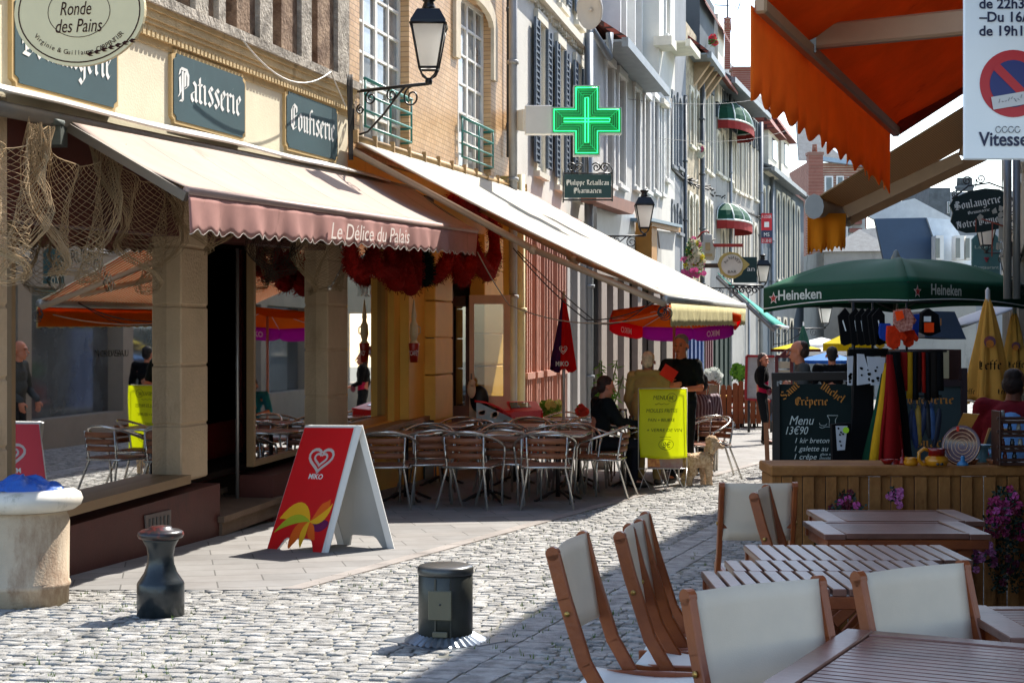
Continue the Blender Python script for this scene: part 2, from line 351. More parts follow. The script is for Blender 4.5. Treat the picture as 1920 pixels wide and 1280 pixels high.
# ---------------------------------------------------------------- walls along the street
class Wall:
    def __init__(s, x, z, dx, k=0.):
        s.d = Vector((dx, 1, 0)).normalized(); s.n = Vector((s.d.y, -s.d.x, 0)); s.o = Vector((x, z, 0)); s.k = k
    def s_of(s, px, off=0):
        u = (px-CX)/F; o = s.o+s.n*off; return (u*o.y-o.x)/(s.d.x-u*s.d.y)
    def P(s, t, h, off=0): p = s.o + s.d*t + s.n*off; p.z = h + s.k*t; return p
    def I(s, px, py, off=0):
        """point of the wall (or of a plane off in front of it) seen at a photo position"""
        t = s.s_of(px, off); p = s.o + s.d*t + s.n*off; p.z = (CY-py)/F*p.y; return p
    def sh(s, px, py, off=0):
        p = s.I(px, py, off); t = s.s_of(px, off); return t, p.z - s.k*t
def wpoly(mb, w, pts, off, th):
    """polygon on the wall seen at photo positions, its back at off, thickness th outward"""
    mb.prism([w.I(px, py, off+th) for px, py in pts], w.n, -th)
def holed(mb, w, s0, s1, h0, h1, ops, depth=.2, off=0, back=None):
    """wall sheet with real openings and reveals; ops = (s0,s1,h0,h1)"""
    S = sorted({s0, s1, *[max(s0, min(s1, v)) for o in ops for v in o[:2]]}); Hh = sorted({h0, h1, *[max(h0, min(h1, v)) for o in ops for v in o[2:4]]})
    for a, b in zip(S, S[1:]):
        for c, d in zip(Hh, Hh[1:]):
            if b-a < 1e-5 or d-c < 1e-5: continue
            ms, mh = (a+b)/2, (c+d)/2
            if any(o[0] < ms < o[1] and o[2] < mh < o[3] for o in ops): continue
            mb.add([w.P(a, c, off), w.P(b, c, off), w.P(b, d, off), w.P(a, d, off)], [(0, 1, 2, 3)])
    for o in ops:
        a, b, c, d = o[:4]; i = [w.P(a, c, off), w.P(b, c, off), w.P(b, d, off), w.P(a, d, off)]; j = [p - w.n*depth for p in i]
        mb.add(i+j, [(0, 4, 5, 1), (1, 5, 6, 2), (2, 6, 7, 3), (3, 7, 4, 0)])
    if back:
        q = [w.P(s0, h0, off), w.P(s1, h0, off), w.P(s1, h1, off), w.P(s0, h1, off)]; r = [p - w.n*back for p in q]
        mb.add(q+r, [(0, 4, 5, 1), (1, 5, 6, 2), (2, 6, 7, 3), (3, 7, 4, 0), (4, 7, 6, 5)])
def wbox(mb, w, s0, s1, h0, h1, o0, o1):
    a = [w.P(s0, h0, o0), w.P(s1, h0, o0), w.P(s1, h1, o0), w.P(s0, h1, o0)]; b = [w.P(s0, h0, o1), w.P(s1, h0, o1), w.P(s1, h1, o1), w.P(s0, h1, o1)]
    mb.add(a+b, [(3, 2, 1, 0), (4, 5, 6, 7), (0, 1, 5, 4), (1, 2, 6, 5), (2, 3, 7, 6), (3, 0, 4, 7)])
def window(w, op, parent, fm, pm, depth=.15, bars=(2, 4), fw=.05, sill=None, cols=None):
    s0, s1, h0, h1 = op[:4]; f = MB(); o = -depth
    wbox(f, w, s0, s0+fw, h0, h1, o-.03, o+.03); wbox(f, w, s1-fw, s1, h0, h1, o-.03, o+.03)
    wbox(f, w, s0+fw, s1-fw, h0, h0+fw, o-.03, o+.03); wbox(f, w, s0+fw, s1-fw, h1-fw, h1, o-.03, o+.03)
    for i in range(1, bars[0]):
        c = s0+(s1-s0)*i/bars[0]; g = fw*.75 if bars[0] % 2 == 0 and i == bars[0]//2 else fw*.35
        wbox(f, w, c-g, c+g, h0+fw, h1-fw, o-.025, o+.027)
    for i in range(1, bars[1]):
        c = h0+(h1-h0)*i/bars[1]; wbox(f, w, s0+fw, s1-fw, c-fw*.3, c+fw*.3, o-.02, o+.022)
    fr = f.build('window', fm, parent)
    g = MB(); g.prism([w.P(a, b, o-.004) for a, b in ((s0+.01, h0+.01), (s1-.01, h0+.01), (s1-.01, h1-.01), (s0+.01, h1-.01))], w.n, -.006); g.build('pane', pm, fr)
    if sill is not None:
        q = MB(); wbox(q, w, s0-.08, s1+.08, h0-.1, h0-.003, -depth+.04, .09); q.build('sill', sill, fr)
    return fr
# ================================================================= GROUND
def stone_pts(rnd, cx, cy, a, b, ux, uy, h):
    tx, ty = rnd.uniform(-.002, .002), rnd.uniform(-.002, .002)
    """one rounded sett: bottom ring, shoulder ring, top ring"""
    out = []
    for k, (g, z) in enumerate(((1, -.05), (.98, h*.5), (.86, h))):
        for sx, sy in ((-1, -1), (0, -1.06), (1, -1), (1.04, 0), (1, 1), (0, 1.06), (-1, 1), (-1.04, 0)):
            j = 1+rnd.uniform(-.07, .07) if k else 1
            p = Vector((cx, cy, 0))+ux*(sx*a*g*j)+uy*(sy*b*g*j); out.append((p.x, p.y, gz(p.y)+z+(rnd.uniform(-.0015, .0015)+tx*sx+ty*sy if k == 2 else 0)))
    return out
SF = [tuple(8*k+i for i in (j, (j+1) % 8))+tuple(8*(k+1)+i for i in ((j+1) % 8, j)) for k in range(2) for j in range(8)]+[tuple(16+i for i in range(8))]
def facade_x(z):
    if z < 24.9: return .2207*z-5.43
    if z < 31.7: return .069+.207*(z-24.9)
    if z < 43.6: return 1.48+.234*(z-31.7)
    if z < 55.2: return 4.27+.258*(z-43.6)
    return 7.26+.306*(z-55.2)
def seam_x(z):       # kerb line between flagged pavement and setts
    return -1.24+.392*(z-10.6) if z > 9.9 else -1.51
def gutter_x(z): return .725+.331*(z-10.5)
g = MB(); g.grid(lambda u, v: (lambda y: (-250+500*u, y, gz(y)-.004))(-30+430*v), 10, 40, False)
struct(g, 'ground', mat('joint_sand', (.27, .262, .235), .95, var=.3, scale=5, col2=(.19, .19, .14)))
MS = mat('sett_granite', (.26, .252, .235), .75, var=.5, scale=9, bump=.7, bscale=110, col2=(.50, .485, .455), dirt=((.25, .235, .21), .9, .54, 1))
rnd = random.Random(3); c = MB(); d = Vector((.22, 1, 0)).normalized(); e = Vector((d.y, -d.x, 0))
row = 0; t = 5.0
while t < 62:
    b = .09 if t < 24 else (.15 if t < 45 else .3); L = .115 if t < 24 else (.22 if t < 45 else .4); x = -9+rnd.random()*.1; row += 1
    while x < 22:
        w_ = L*rnd.uniform(.72, 1.3); p = d*t+e*(x+w_/2)
        p = p + d*(.05*math.sin(x*1.3+t*.7))
        z = p.y; X = p.x
        if z > 5 and abs(X) < .345*z+.6 and X > facade_x(z)-.1 and not (X < seam_x(z)+.02 and z > 10.0 and z < 30) and not abs(X-gutter_x(z)-.11) < .21:
            if not (X < 3.3+.31*z): pass
            else: qa = rnd.uniform(-.09, .09); e2 = e*math.cos(qa)+d*math.sin(qa); d2 = d*math.cos(qa)-e*math.sin(qa); c.add(stone_pts(rnd, p.x+rnd.uniform(-.005, .005), p.y+rnd.uniform(-.006, .006), w_/2-.007, (b/2-.006)*rnd.uniform(.85, 1.05), e2, d2, .006*rnd.uniform(.2, 1.4)), SF, True)
        x += w_
    t += b
struct(c, 'cobbles', MS)
# gutter of larger setts set lengthways
c = MB(); dg = Vector((.331, 1, 0)).normalized(); eg = Vector((dg.y, -dg.x, 0))
for r_ in range(2):
    t = 0
    while t < 45:
        L = rnd.uniform(.14, .24); p = Vector((gutter_x(5), 5, 0))+dg*(t+L/2)+eg*(.005+r_*.2)
        c.add(stone_pts(rnd, p.x, p.y, .094, L/2-.008, eg, dg, .004), SF, False); t += L
struct(c, 'gutter', mat('gutter_stone', (.33, .32, .305), .75, var=.4, scale=7, bump=.8, bscale=100, col2=(.5, .49, .47)))
# flagged pavement
pv = MB(); N = 46
def pav(u, v):
    z = 6.2+28*v; X0 = facade_x(z)-.3; X1 = max(seam_x(z), X0+.2)
    if z < 10: X1 = X0+.2+0*u
    return (X0+(X1-X0)*u, z, gz(z)+.012)
poly = []
zz = [9.95]+[10.6+i*.8 for i in range(30)]
poly = [(facade_x(z)-.3, z) for z in [9.95, 24.9, 33.8]]+[(seam_x(z), z) for z in (33.8, 9.95)]
pv.prism([(x, z, gz(z)+.010) for x, z in poly][::-1], (0, 0, -1), .06)
FL = brickmat('flagstone', '#7c7a77', '#8a8783', '#55534f', .62, .3, axis='floor', msize=.006, rough=.8, bump=.3, rot=R(-12.5))
struct(pv, 'pavement', FL)
# pinkish kerb stones along the seam
kb = MB()
for i in range(35):
    z0 = 9.98+i*.62; z1 = z0+.61
    kb.prism([(seam_x(z0), z0, gz(z0)+.013), (seam_x(z0)+.13, z0, gz(z0)+.013), (seam_x(z1)+.13, z1, gz(z1)+.013), (seam_x(z1), z1, gz(z1)+.013)][::-1], (0, 0, -1), .08)
struct(kb, 'kerb', mat('kerb_stone', '#8f8882', .7, var=.25, scale=2, bump=.2))
# grass tufts in the joints
gr = MB()
for i in range(2600):
    z = 5.2+rnd.random()**1.6*16; X = rnd.uniform(-.33, .2)*z
    if X < seam_x(z)+.1 and z > 9.9: continue
    if noise.noise(Vector((X*.8, z*.8, 3))) < .05: continue
    for k in range(3):
        a = rnd.uniform(0, 6.28); l = rnd.uniform(.012, .03); q = Vector((X+rnd.uniform(-.01, .01), z+rnd.uniform(-.01, .01), gz(z)-.005)); s_ = Vector((math.cos(a), math.sin(a), 0))
        gr.add([q-s_*.004, q+s_*.004, q+Vector((rnd.uniform(-.012, .012), rnd.uniform(-.012, .012), l+.008))], [(0, 1, 2)])
tag(gr.build('grass', mat('joint_grass', (.13, .20, .05), .9)), 'short green weeds growing in the joints of the street setts', 'grass', kind='stuff')

# ================================================================= LEFT WALLS
WA = Wall(.2207*9-5.43, 9, .2207, .0253)
WB = Wall(.069, 24.9, .207, .006); WC = Wall(1.48, 31.7, .234, 0); WD = Wall(4.27, 43.6, .25, 0)
CREAM = mat('cream_render', '#e6dcc0', .8, var=.07, scale=2, bump=.15, bscale=60, dirt=('#b9ad90', 1.5, .62))
STONE = mat('beige_stone_block', '#c6ad8e', .85, var=.1, scale=2.5, bump=.5, bscale=45, dirt=('#a58c6e', 2, .6))
MAROON = mat('maroon_base', '#52241a', .6, var=.2, scale=2, bump=.1, dirt=('#3a1c15', 2, .55))
FRAMEC = mat('beige_frame', '#8e7250', .5, var=.08)
PANE = glass('shop_glass', (.5, .5, .47), .24)
DPANE = mat('dark_pane', (.035, .045, .055), .05, var=.4, scale=.8, col2=(.10, .12, .14), spec=.9)
WHITE = mat('white_joinery', '#e8e6e0', .5, var=.05)
IRON = mat('black_iron', (.02, .022, .024), .45, var=.3, scale=8)
GREYM = mat('grey_metal', '#8a8b8c', .4, .3, var=.1)

# ---- bakery building
bk = thing('bakery_building', 'cream bakery with beige pilasters, maroon base and timber upper floor behind the pink awning', 'building', WA.P(3, gz(12)))
s_end = WA.s_of(652); s_beg = WA.s_of(-60)
def pil(p0, p1, joints, ytop, ybot, name='pilaster'):
    m = MB(); pm = (p0+p1)/2; s0, s1 = WA.s_of(p0), WA.s_of(p1)
    hs = [WA.sh(p0, y)[1] for y in [ytop]+joints+[ybot]]
    for a, b in zip(hs, hs[1:]): m.bbox(*(lambda c: (c, (abs(s1-s0), .27, a-b-.014)))((WA.P((s0+s1)/2, (a+b)/2, -.135))), b=.012, M=Matrix((WA.d, -WA.n, Vector((0, 0, 1)))).transposed())
    wbox(m, WA, s0+.01, s1-.01, hs[-1], hs[0], -.27, -.012)
    return m.build(name, STONE, bk)
pil(-75, 15, [430, 572, 715, 852], 150, 975)
pil(340, 390, [462, 574, 686, 799], 300, 905)
pil(615, 652, [487, 573, 657, 745], 330, 838)
# plinth, following the falling street
m = MB()
def plinth(s0, s1, ytop, pref, off0=-.3, off1=.06):
    ht = WA.sh(pref, ytop)[1]; a = WA.P(s0, 0).y; b = WA.P(s1, 0).y
    lo = [WA.P(s0, 0, off1), WA.P(s1, 0, off1)]; lo[0].z = gz(a)-.1; lo[1].z = gz(b)-.1
    hi = [WA.P(s1, ht, off1), WA.P(s0, ht, off1)]; m.prism(lo+hi, WA.n, off0-off1)
plinth(s_beg, WA.s_of(400), 908, 390)
plinth(WA.s_of(500), s_end, 885, 520)
m.build('plinth', MAROON, bk)
m = MB(); hs_ = WA.sh(132, 957)[1]; wbox(m, WA, WA.s_of(15)-.1, WA.s_of(340)+.02, hs_-.02, hs_+.05, -.2, .075); m.build('sill', FRAMEC, bk)
# lintel, band, cornice
hl = WA.sh(160, 425)[1]; hb = WA.sh(160, 250)[1]
m = MB(); wbox(m, WA, s_beg, s_end, hl, hb, -.35, -.02); m.build('lintel', MAROON, bk)
hc0 = WA.sh(400, 124, .05)[1]; hc1 = WA.sh(400, 48, .13)[1]
m = MB(); wbox(m, WA, s_beg, s_end, hb, hc0+.02, -5, 0); m.build('wall', CREAM, bk)
CORN = mat('cornice_stone', '#cbb489', .8, var=.15, scale=3, bump=.4, bscale=50, dirt=('#8b7350', 3, .58))
m = MB(); dh = (hc1-hc0)/6
for i, (o, a, b) in enumerate(((.012, 0, 1.2), (.03, 1.2, 1.9), (.045, 1.9, 2.9), (.06, 2.9, 3.6), (.075, 3.6, 4.9), (.09, 4.9, 6))):
    wbox(m, WA, s_beg, s_end+.05, hc0+dh*a, hc0+dh*b, -.1, o)
nb = 96
for i in range(nb):
    s = s_beg+(s_end-s_beg)*(i+.5)/nb; m.box(WA.P(s, hc0+dh*1.55, .035), (.03, .045, .05), M=Matrix((WA.n, WA.d, Vector((0, 0, 1)))).transposed())
m.build('cornice', CORN, bk)
# upper floor : timber posts, brick panels, casements
OLD = mat('weathered_brick', '#7b604f', .9, var=.4, scale=5, bump=.8, bscale=25, col2='#a78f78', dirt=('#3d3029', 4, .56, 1))
TIM = mat('weathered_timber', '#8c8479', .85, var=.35, scale=6, bump=.9, bscale=30, col2='#c2b9ab')
hu = hc1
m = MB(); ops = []
for a, b in ((296, 349), (409, 440), (500, 524), (572, 592)): ops.append((WA.s_of(a), WA.s_of(b), WA.P(0, 0).z*0+hu+.12, hu+1.7))
ops = [(WA.s_of(a), WA.s_of(b), hu+.1, hu+1.6) for a, b in ((200, 262), (296, 349), (412, 440), (500, 524), (574, 592))]
holed(m, WA, s_beg, s_end, hu-.02, hu+4, ops, .16, .02, back=4)
m.build('brick_infill', OLD, bk)
for i, o in enumerate(ops): window(WA, o, bk, WHITE, DPANE, .12, (2, 2), .04)
m = MB()
for a, b in ((268, 290), (352, 376), (396, 409), (474, 498), (553, 572), (622, 643)):
    s0, s1 = WA.s_of(a), WA.s_of(b); pts = []
    wbox(m, WA, s0, s1, hu-.01, hu+3.6, -.1, .07)
wbox(m, WA, s_beg, s_end+.1, hu-.015, hu+.07, -.1, .12)
m.build('timber_post', TIM, bk)
# shop interior
m = MB(); gl = gz(12)
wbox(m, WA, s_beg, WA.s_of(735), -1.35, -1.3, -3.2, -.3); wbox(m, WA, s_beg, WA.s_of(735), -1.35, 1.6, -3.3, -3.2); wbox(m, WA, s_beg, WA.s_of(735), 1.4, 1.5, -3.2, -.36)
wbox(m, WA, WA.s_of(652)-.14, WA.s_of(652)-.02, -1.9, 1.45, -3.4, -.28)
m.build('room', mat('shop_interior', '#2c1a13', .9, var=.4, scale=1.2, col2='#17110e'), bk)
m = MB()
for k in range(3): wbox(m, WA, WA.s_of(-40)+.3, WA.s_of(330), -.5+.45*k, -.47+.45*k, -2.9, -2.5)
m.build('shelf', mat('shelf_wood', '#7a5a36', .7), bk)
m = MB()
for k in range(3):
    for i in range(9):
        if rnd.random() < .8: m = MB(); m.ell(WA.P(WA.s_of(-40)+.5+i*.28, -.41+.45*k, -2.7), (.1, .08, .055), 8, 6); m.build('loaf', mat('crust', '#a86f33', .7, var=.3, scale=8), bk)
# panes
hw = hl+.01
def shop_window(p0, p1, yb, pref, off, off2=None):
    s0, s1 = WA.s_of(p0, off), WA.s_of(p1, off); h0 = WA.sh(pref, yb, off)[1]
    f = MB()
    for a, b in ((s0, s0+.05), (s1-.05, s1)): wbox(f, WA, a, b, h0, hw+.1, off-.04, off+.03)
    wbox(f, WA, s0+.05, s1-.05, h0, h0+.05, off-.04, off+.03); wbox(f, WA, s0+.05, s1-.05, hw+.02, hw+.08, off-.04, off+.03)
    fr = f.build('window', FRAMEC, bk)
    q = MB(); q.prism([WA.P(a, b, off) for a, b in ((s0+.02, h0+.02), (s1-.02, h0+.02), (s1-.02, hw+.05), (s0+.02, hw+.05))], WA.n, -.008); q.build('pane', PANE, fr)
    return fr
w1 = shop_window(14, 325, 950, 132, -.13)
w2 = shop_window(470, 618, 850, 560, -.13)
# window lettering
m = MB(); o = WA.I(158, 492, -.115); put_text(m, 'PAINS RUSTIQUES', o, WA.d, Vector((0, 0, 1)), .10, .95, arc=.5)
m.build('window_lettering', mat('etched_letter', '#b9b4a4', .8), w1)
m = MB(); o = WA.I(212, 668, -.12); put_text(m, 'NOUVEAU', o, WA.d, Vector((0, 0, 1)), .05, .5)
m.build('notice_lettering', mat('dark_letter', '#37322a', .8), w1)
m = MB(); m.prism([WA.I(x, y, -.16) for x, y in ((180, 652), (262, 652), (262, 674), (180, 674))], WA.n, -.004); m.build('notice', mat('notice_card', '#8f8560', .8), w1)
# door recess and step
m = MB(); sa, sb = WA.s_of(390), WA.s_of(500)
wbox(m, WA, sa-.02, sa+.02, -1.35, hl+.1, -1.2, -.28)
m.build('recess_wall', mat('recess_brown', '#3c2419', .7, var=.3), bk)
dr = MB(); s1_ = WA.s_of(470, -.9)
d0_, d1_ = WA.s_of(392, -.8)-.35, WA.s_of(446, -.8)+.15
wbox(dr, WA, d0_, d1_, -1.5, WA.sh(420, 790, -.8)[1], -.86, -.8); wbox(dr, WA, d0_, d0_+.08, -1.5, hl, -.86, -.79); wbox(dr, WA, d1_-.07, d1_, -1.5, hl, -.86, -.79)
dd = dr.build('door', mat('door_maroon', '#7a1c16', .45), bk)
q = MB(); wbox(q, WA, d0_+.08, d1_-.07, WA.sh(420, 790, -.8)[1], hl, -.835, -.825); q.build('pane', PANE, dd)
q = MB(); q.tube([WA.P(sa+.8, -.35, -1.03), WA.P(sa+.8, .1, -1.03)], .015); q.build('handle', GREYM, dd)
m = MB(); b1 = WA.I(445, 948, -.25); m.tube([b1, Vector((b1.x, b1.y, WA.P(0, hl).z+.1))], .018); m.build('pole', mat('bare_steel', '#9b9a97', .35, .6), bk)
for i, (y, oo) in enumerate(((958, .12), (905, -.45))):
    m = MB(); h = WA.sh(450, y, oo)[1]; wbox(m, WA, sa+.06, WA.s_of(512), h-.05, h, -1.1, oo); wbox(m, WA, sa+.09, WA.s_of(508), -1.75, h-.05, -1.1, oo-.03)
    m.build('step', mat('step_stone', '#75604f', .8, var=.2, bump=.3), bk)
# vent grille in the plinth
m = MB(); ta = [(273, 966), (321, 955), (321, 990), (275, 994)]; wpoly(m, WA, ta, .065, .012)
m.k = 1
for i in range(6): x = 280+i*7; wpoly(m, WA, [(x, 972-i*1.4), (x+3, 971-i*1.4), (x+3, 986), (x, 987)], .078, .004)
m.build('air_grille', [mat('grille_stone', '#7b7068', .8), IRON], bk)

# ---- sign boards
TEAL = mat('teal_board', '#2c4a50', .6, var=.15, scale=2, dirt=('#3d5c60', 3, .6))
BORD = mat('board_border', '#c7ab7a', .7, var=.1); LET = mat('white_paint', '#e9eae6', .7, var=.04)
for t_, lab, P4 in (('Boulangerie', 'teal bakery board lettered Boulangerie, partly behind the oval sign', ((27, -12), (218, 57), (213, 199), (27, 158))),
                    ('Patisserie', 'teal board lettered Patisserie, middle one on the cream shop band', ((325, 100), (458, 146), (458, 253), (325, 231))),
                    ('Confiserie', 'teal board lettered Confiserie, beside the wall lantern', ((537, 172), (632, 204), (632, 297), (537, 280)))):
    b = thing('shop_board', lab, 'sign', WA.I(*P4[3], .03), group='gothic lettered boards above the pink awning')
    s0, hA = WA.sh(*P4[3], .03); s1 = WA.s_of(P4[1][0], .03); hB = WA.sh(*P4[0], .03)[1]
    hB = (hB+WA.sh(*P4[1], .03)[1])/2; hA = (hA+WA.sh(*P4[2], .03)[1])/2
    def shape(e, n=.05):
        a, b_, c_, d_ = s0-e, s1+e, hA-e, hB+e
        return [(a+n, c_), (b_-n, c_), (b_-n*.9, c_+n*.6), (b_, c_+n), (b_, d_-n), (b_-n*.9, d_-n*.6), (b_-n, d_), (a+n, d_), (a+n*.9, d_-n*.6), (a, d_-n), (a, c_+n), (a+n*.9, c_+n*.6)]
    m = MB(); m.prism([WA.P(*q, .03) for q in shape(.03)], WA.n, -.03); m.build('border', BORD, b)
    m = MB(); m.prism([WA.P(*q, .036) for q in shape(0)], WA.n, -.006); m.build('panel', TEAL, b)
    ux = (WA.P(1, 0)-WA.P(0, 0)); Hh = hB-hA
    m = MB(); put_text(m, t_, WA.P((s0+s1)/2, hA+Hh*.34, .039), ux, (0, 0, 1), Hh*.46, (s1-s0)*.88, style='bl'); m.build('lettering', LET, b)

# ---- oval sign on a bracket
oc = W(148, 22, 9.35); ov = thing('oval_sign', 'cream oval bakery sign with brown script and wheat ears, hanging top left', 'sign', oc)
ux = Vector((.985, -.17, 0)).normalized(); nn = Vector((-ux.y, ux.x, 0)) * -1; uz = Vector((0, 0, 1))
a_, b_ = .42, .33
def ring(rx, ry, n=48): return [oc+ux*(rx*math.cos(2*math.pi*i/n))+uz*(ry*math.sin(2*math.pi*i/n)) for i in range(n)]
m = MB(); m.prism(ring(a_, b_), nn, -.03); m.build('panel', mat('sign_cream', '#e2d0a4', .55, var=.04), ov)
m = MB(); f_ = nn*.004; off_ = nn*.002
def stroke(mb, pts, w, close=False):
    pts = [Vector(p) for p in pts]; n = len(pts); N_ = n if close else n-1
    for i in range(N_):
        p, q = pts[i], pts[(i+1) % n]; t = (q-p).normalized(); s_ = t.cross(nn)*w/2; mb.add([p-s_, q-s_, q+s_, p+s_], [(0, 1, 2, 3)])
stroke(m, [p+off_ for p in ring(a_*.93, b_*.93)], .008, True); stroke(m, [p+off_ for p in ring(.20, .155, 40)], .004, True)
o = oc+nn*.003
put_text(m, 'Ronde', o+ux*-.02+uz*-.02, ux, uz, .085, .2, shear=.25); put_text(m, 'des Pains', o+ux*.0+uz*-.125, ux, uz, .085, .3, shear=.25)
put_text(m, 'Boulanger', o+uz*.16, ux, uz, .09, .5)
sc = 'Virginie & Guillaume CARPENTIER'
for i, ch in enumerate(sc):
    an = R(215+ (325-215)*i/(len(sc)-1)); c_ = o+ux*(.345*math.cos(an))+uz*(.262*math.sin(an)); tg = Vector((-math.sin(an)*.345, math.cos(an)*.262)); tg.normalize()
    put_text(m, ch, c_, ux*tg.x+uz*tg.y, uz*tg.x-ux*tg.y, .030)
for i in range(7):
    c_ = o+ux*(.05+.045*i)+uz*(-.26+.012*i); m.add([c_, c_+ux*.02+uz*.014, c_+ux*.05+uz*.006, c_+ux*.02-uz*.004], [(0, 1, 2, 3)]); m.add([c_, c_+ux*.018-uz*.012, c_+ux*.045-uz*.01, c_+ux*.02], [(0, 1, 2, 3)])
m.build('lettering', mat('brown_print', '#3b1d16', .7), ov)
m = MB(); m.beam(oc+ux*-.42+uz*.36, oc+ux*.3+uz*.36, .03, .03); m.beam(oc+ux*-.78+uz*.36, oc+ux*-.42+uz*.36, .03, .03)
for k in (-.25, .25): m.tube([oc+ux*k+uz*.36, oc+ux*k+uz*.25], .008)
m.build('bracket', IRON, ov)

# ---- pink awning
aw = thing('shop_awning', 'faded pink awning with scalloped valance reading Le Délice du Palais', 'awning', WA.I(420, 420, 1))
PK = mat('faded_pink_canvas', '#b8a497', .9, var=.08, scale=1.5, trans=.12, bump=.5, bscale=4, dirt=('#ad8f80', 2, .6)); PV = mat('valance_pink', '#b58880', .9, var=.1, scale=4, trans=.15, dirt=('#93695f', 5, .6))
sA, sB = WA.s_of(92), WA.s_of(752); r0 = WA.sh(350, 283, .12)
hr = WA.sh(92, 214, .12)[1]; OUT = 1.12
hf = WA.sh(350, 352, OUT)[1]; s2, s3 = WA.s_of(350, OUT), WA.s_of(893, OUT); hf2 = WA.sh(893, 430, OUT)[1]
hr2 = WA.sh(752, 345, .12)[1]
def pinkP(u, v):
    a = WA.P(sA+(sB-sA)*u, hr+(hr2-hr)*u+.02*math.sin(u*23)*0, .12); b = WA.P(s2+(s3-s2)*u, hf+(hf2-hf)*u, OUT); p = a.lerp(b, v); p.z -= .035*math.sin(math.pi*v)+.006*math.sin(u*40)*math.sin(math.pi*v); return p
m = MB(); m.sheet(pinkP, 60, 8, .003); m.build('canvas', PK, aw)
for i in range(1, 9): m = MB(); m.tube([pinkP(i/9, j/8)+Vector((0, 0, .002)) for j in range(9)], .0022, 4); m.build('seam', mat('seam_brown', '#8f7263', .9), aw)
m = MB(); m.tube([pinkP(0, 1)+Vector((0, 0, -.02)), pinkP(1, 1)+Vector((0, 0, -.02))], .03, 10); m.build('front_bar', mat('bar_pinkgrey', '#a58a80', .5, .2), aw)
nv = 220
def valP(u, v):
    p = pinkP(u, 1) + Vector((0, 0, -.045)); drop = (.235+.018*math.cos(u*2*math.pi*38)); w_ = .02*math.sin(u*55)*v+.012*math.sin(u*131+1)*v
    return p + WA.n*(w_+.012) + Vector((0, 0, -drop*v))
m = MB(); m.sheet(valP, nv, 6, .003); m.build('valance', PV, aw)
m = MB()
m.tube([valP(i/nv, 1) for i in range(nv+1)], .005, 4); m.build('hem', mat('hem_white', '#d8cfc6', .8), aw)
m = MB(); uxA = (WA.P(1, 0)-WA.P(0, 0)).normalized()
uA = (WA.s_of(610, OUT)-s2)/(s3-s2); uB = (WA.s_of(762, OUT)-s2)/(s3-s2); pA, pB = valP(uA, .82)+WA.n*.03, valP(uB, .82)+WA.n*.03
put_text(m, 'Le Délice du Palais', (pA+pB)/2, (pB-pA).normalized(), (0, 0, 1), .14, (pB-pA).length, shear=.2)
m.build('lettering', mat('valance_letter', '#e2d6cc', .8), aw)
# hood above it and the arms
m = MB(); hh0 = WA.sh(0, 172, .2)[1]; hh1 = WA.sh(730, 340, .2)[1]; sh1 = WA.s_of(732, .2)
def hoodP(u, v): s_ = s_beg+(sh1-s_beg)*u; return WA.P(s_, hh0+(hh1-hh0)*u+.07*(1-v)+.008*math.sin(u*17), .02+.18*v)
m.sheet(hoodP, 40, 3, .02); hood = m.build('hood', mat('zinc_hood', '#c9c5bd', .45, .3, var=.15, scale=2, dirt=('#948e84', 3, .6)), aw)
m = MB(); m.beam(WA.P(sA, hr-.05, .12), WA.P(s2, hf-.06, OUT), .04, .06); m.beam(WA.P(sB, hr2-.05, .12), WA.P(s3, hf2-.06, OUT), .04, .06)
m.tube([WA.P(s_beg, hr-.04-.0*0, .13), WA.P(sB, hr2-.04, .13)], .05, 10)
m.build('arm', mat('awning_arm', '#6e655b', .5, .3), aw)
m = MB(); m.box(WA.P(sA-.1, hr-.1, .1), (.12, .16, .2)); m.tube([WA.P(sA-.25, hr-.05, .16), WA.P(sA-.12, hr-.05, .16)], .025, 12); m.build('gear_box', mat('old_gear', '#5a5f58', .6, .4, var=.3), aw)

# ---- fishing nets
NETM = mat('net_twine', '#a0896a', .95, var=.2); NETD = mat('net_dark', '#3c3029', .95)
def net(name, label, pA, pB, drop, cells, mt, seed, fold=.06, r=.0022, gather=.3, tail=0):
    rn = random.Random(seed); pA, pB = Vector(pA), Vector(pB); L = (pB-pA).length; m = MB(); ph = rn.random()*6
    def P(u, v):
        c_ = 4*u*(1-u); g_ = u+.05*math.sin(u*12.566+ph)
        w_ = u + gather*.25*math.sin(v*3+u*9+ph)*c_*v
        p = pA.lerp(pB, w_) - Vector((0, 0, drop*(.22*c_*(1-v) + v*1.12*c_**.8*(1+.1*math.sin(u*11+ph)))))
        return p + WA.n*(fold*math.sin(u*19+v*4+ph)*(.3+v)) + WA.d*(.03*math.sin(v*8+ph+u*5))
    nu, nv_ = int(cells[0]*.6), int(cells[1]*.6)
    for k in range(-nv_, nu):
        for sg in (0, 1):
            pts = []
            for j in range(0, nv_+1):
                i = k+j if sg == 0 else k+nv_-j
                if 0 <= i <= nu: pts.append(P(i/nu, j/nv_)+Vector((rn.uniform(-.006, .006), rn.uniform(-.006, .006), rn.uniform(-.006, .006))))
            if len(pts) > 1: m.tube(pts, r, 3, False, False)
    m.tube([P(i/20, 0) for i in range(21)], r*2, 4)
    for q in range(9):
        a_, b_, f_ = rn.uniform(-.05, .05), rn.uniform(-.04, .04), rn.uniform(5, 16); m.tube([P(i/24, 1)+WA.n*(a_*math.sin(i/24*f_))+Vector((0, 0, b_*math.sin(i/24*f_+1)+.02)) for i in range(25)], r, 3, False, False)
    return solo(m, name, mt, label, 'fishing net')
y0 = .3
net('fishing_net', 'beige fishing net bunched at the left end of the pink awning', WA.I(-60, 200, y0), WA.I(85, 238, y0), .85, (22, 34), NETM, 1, .1)
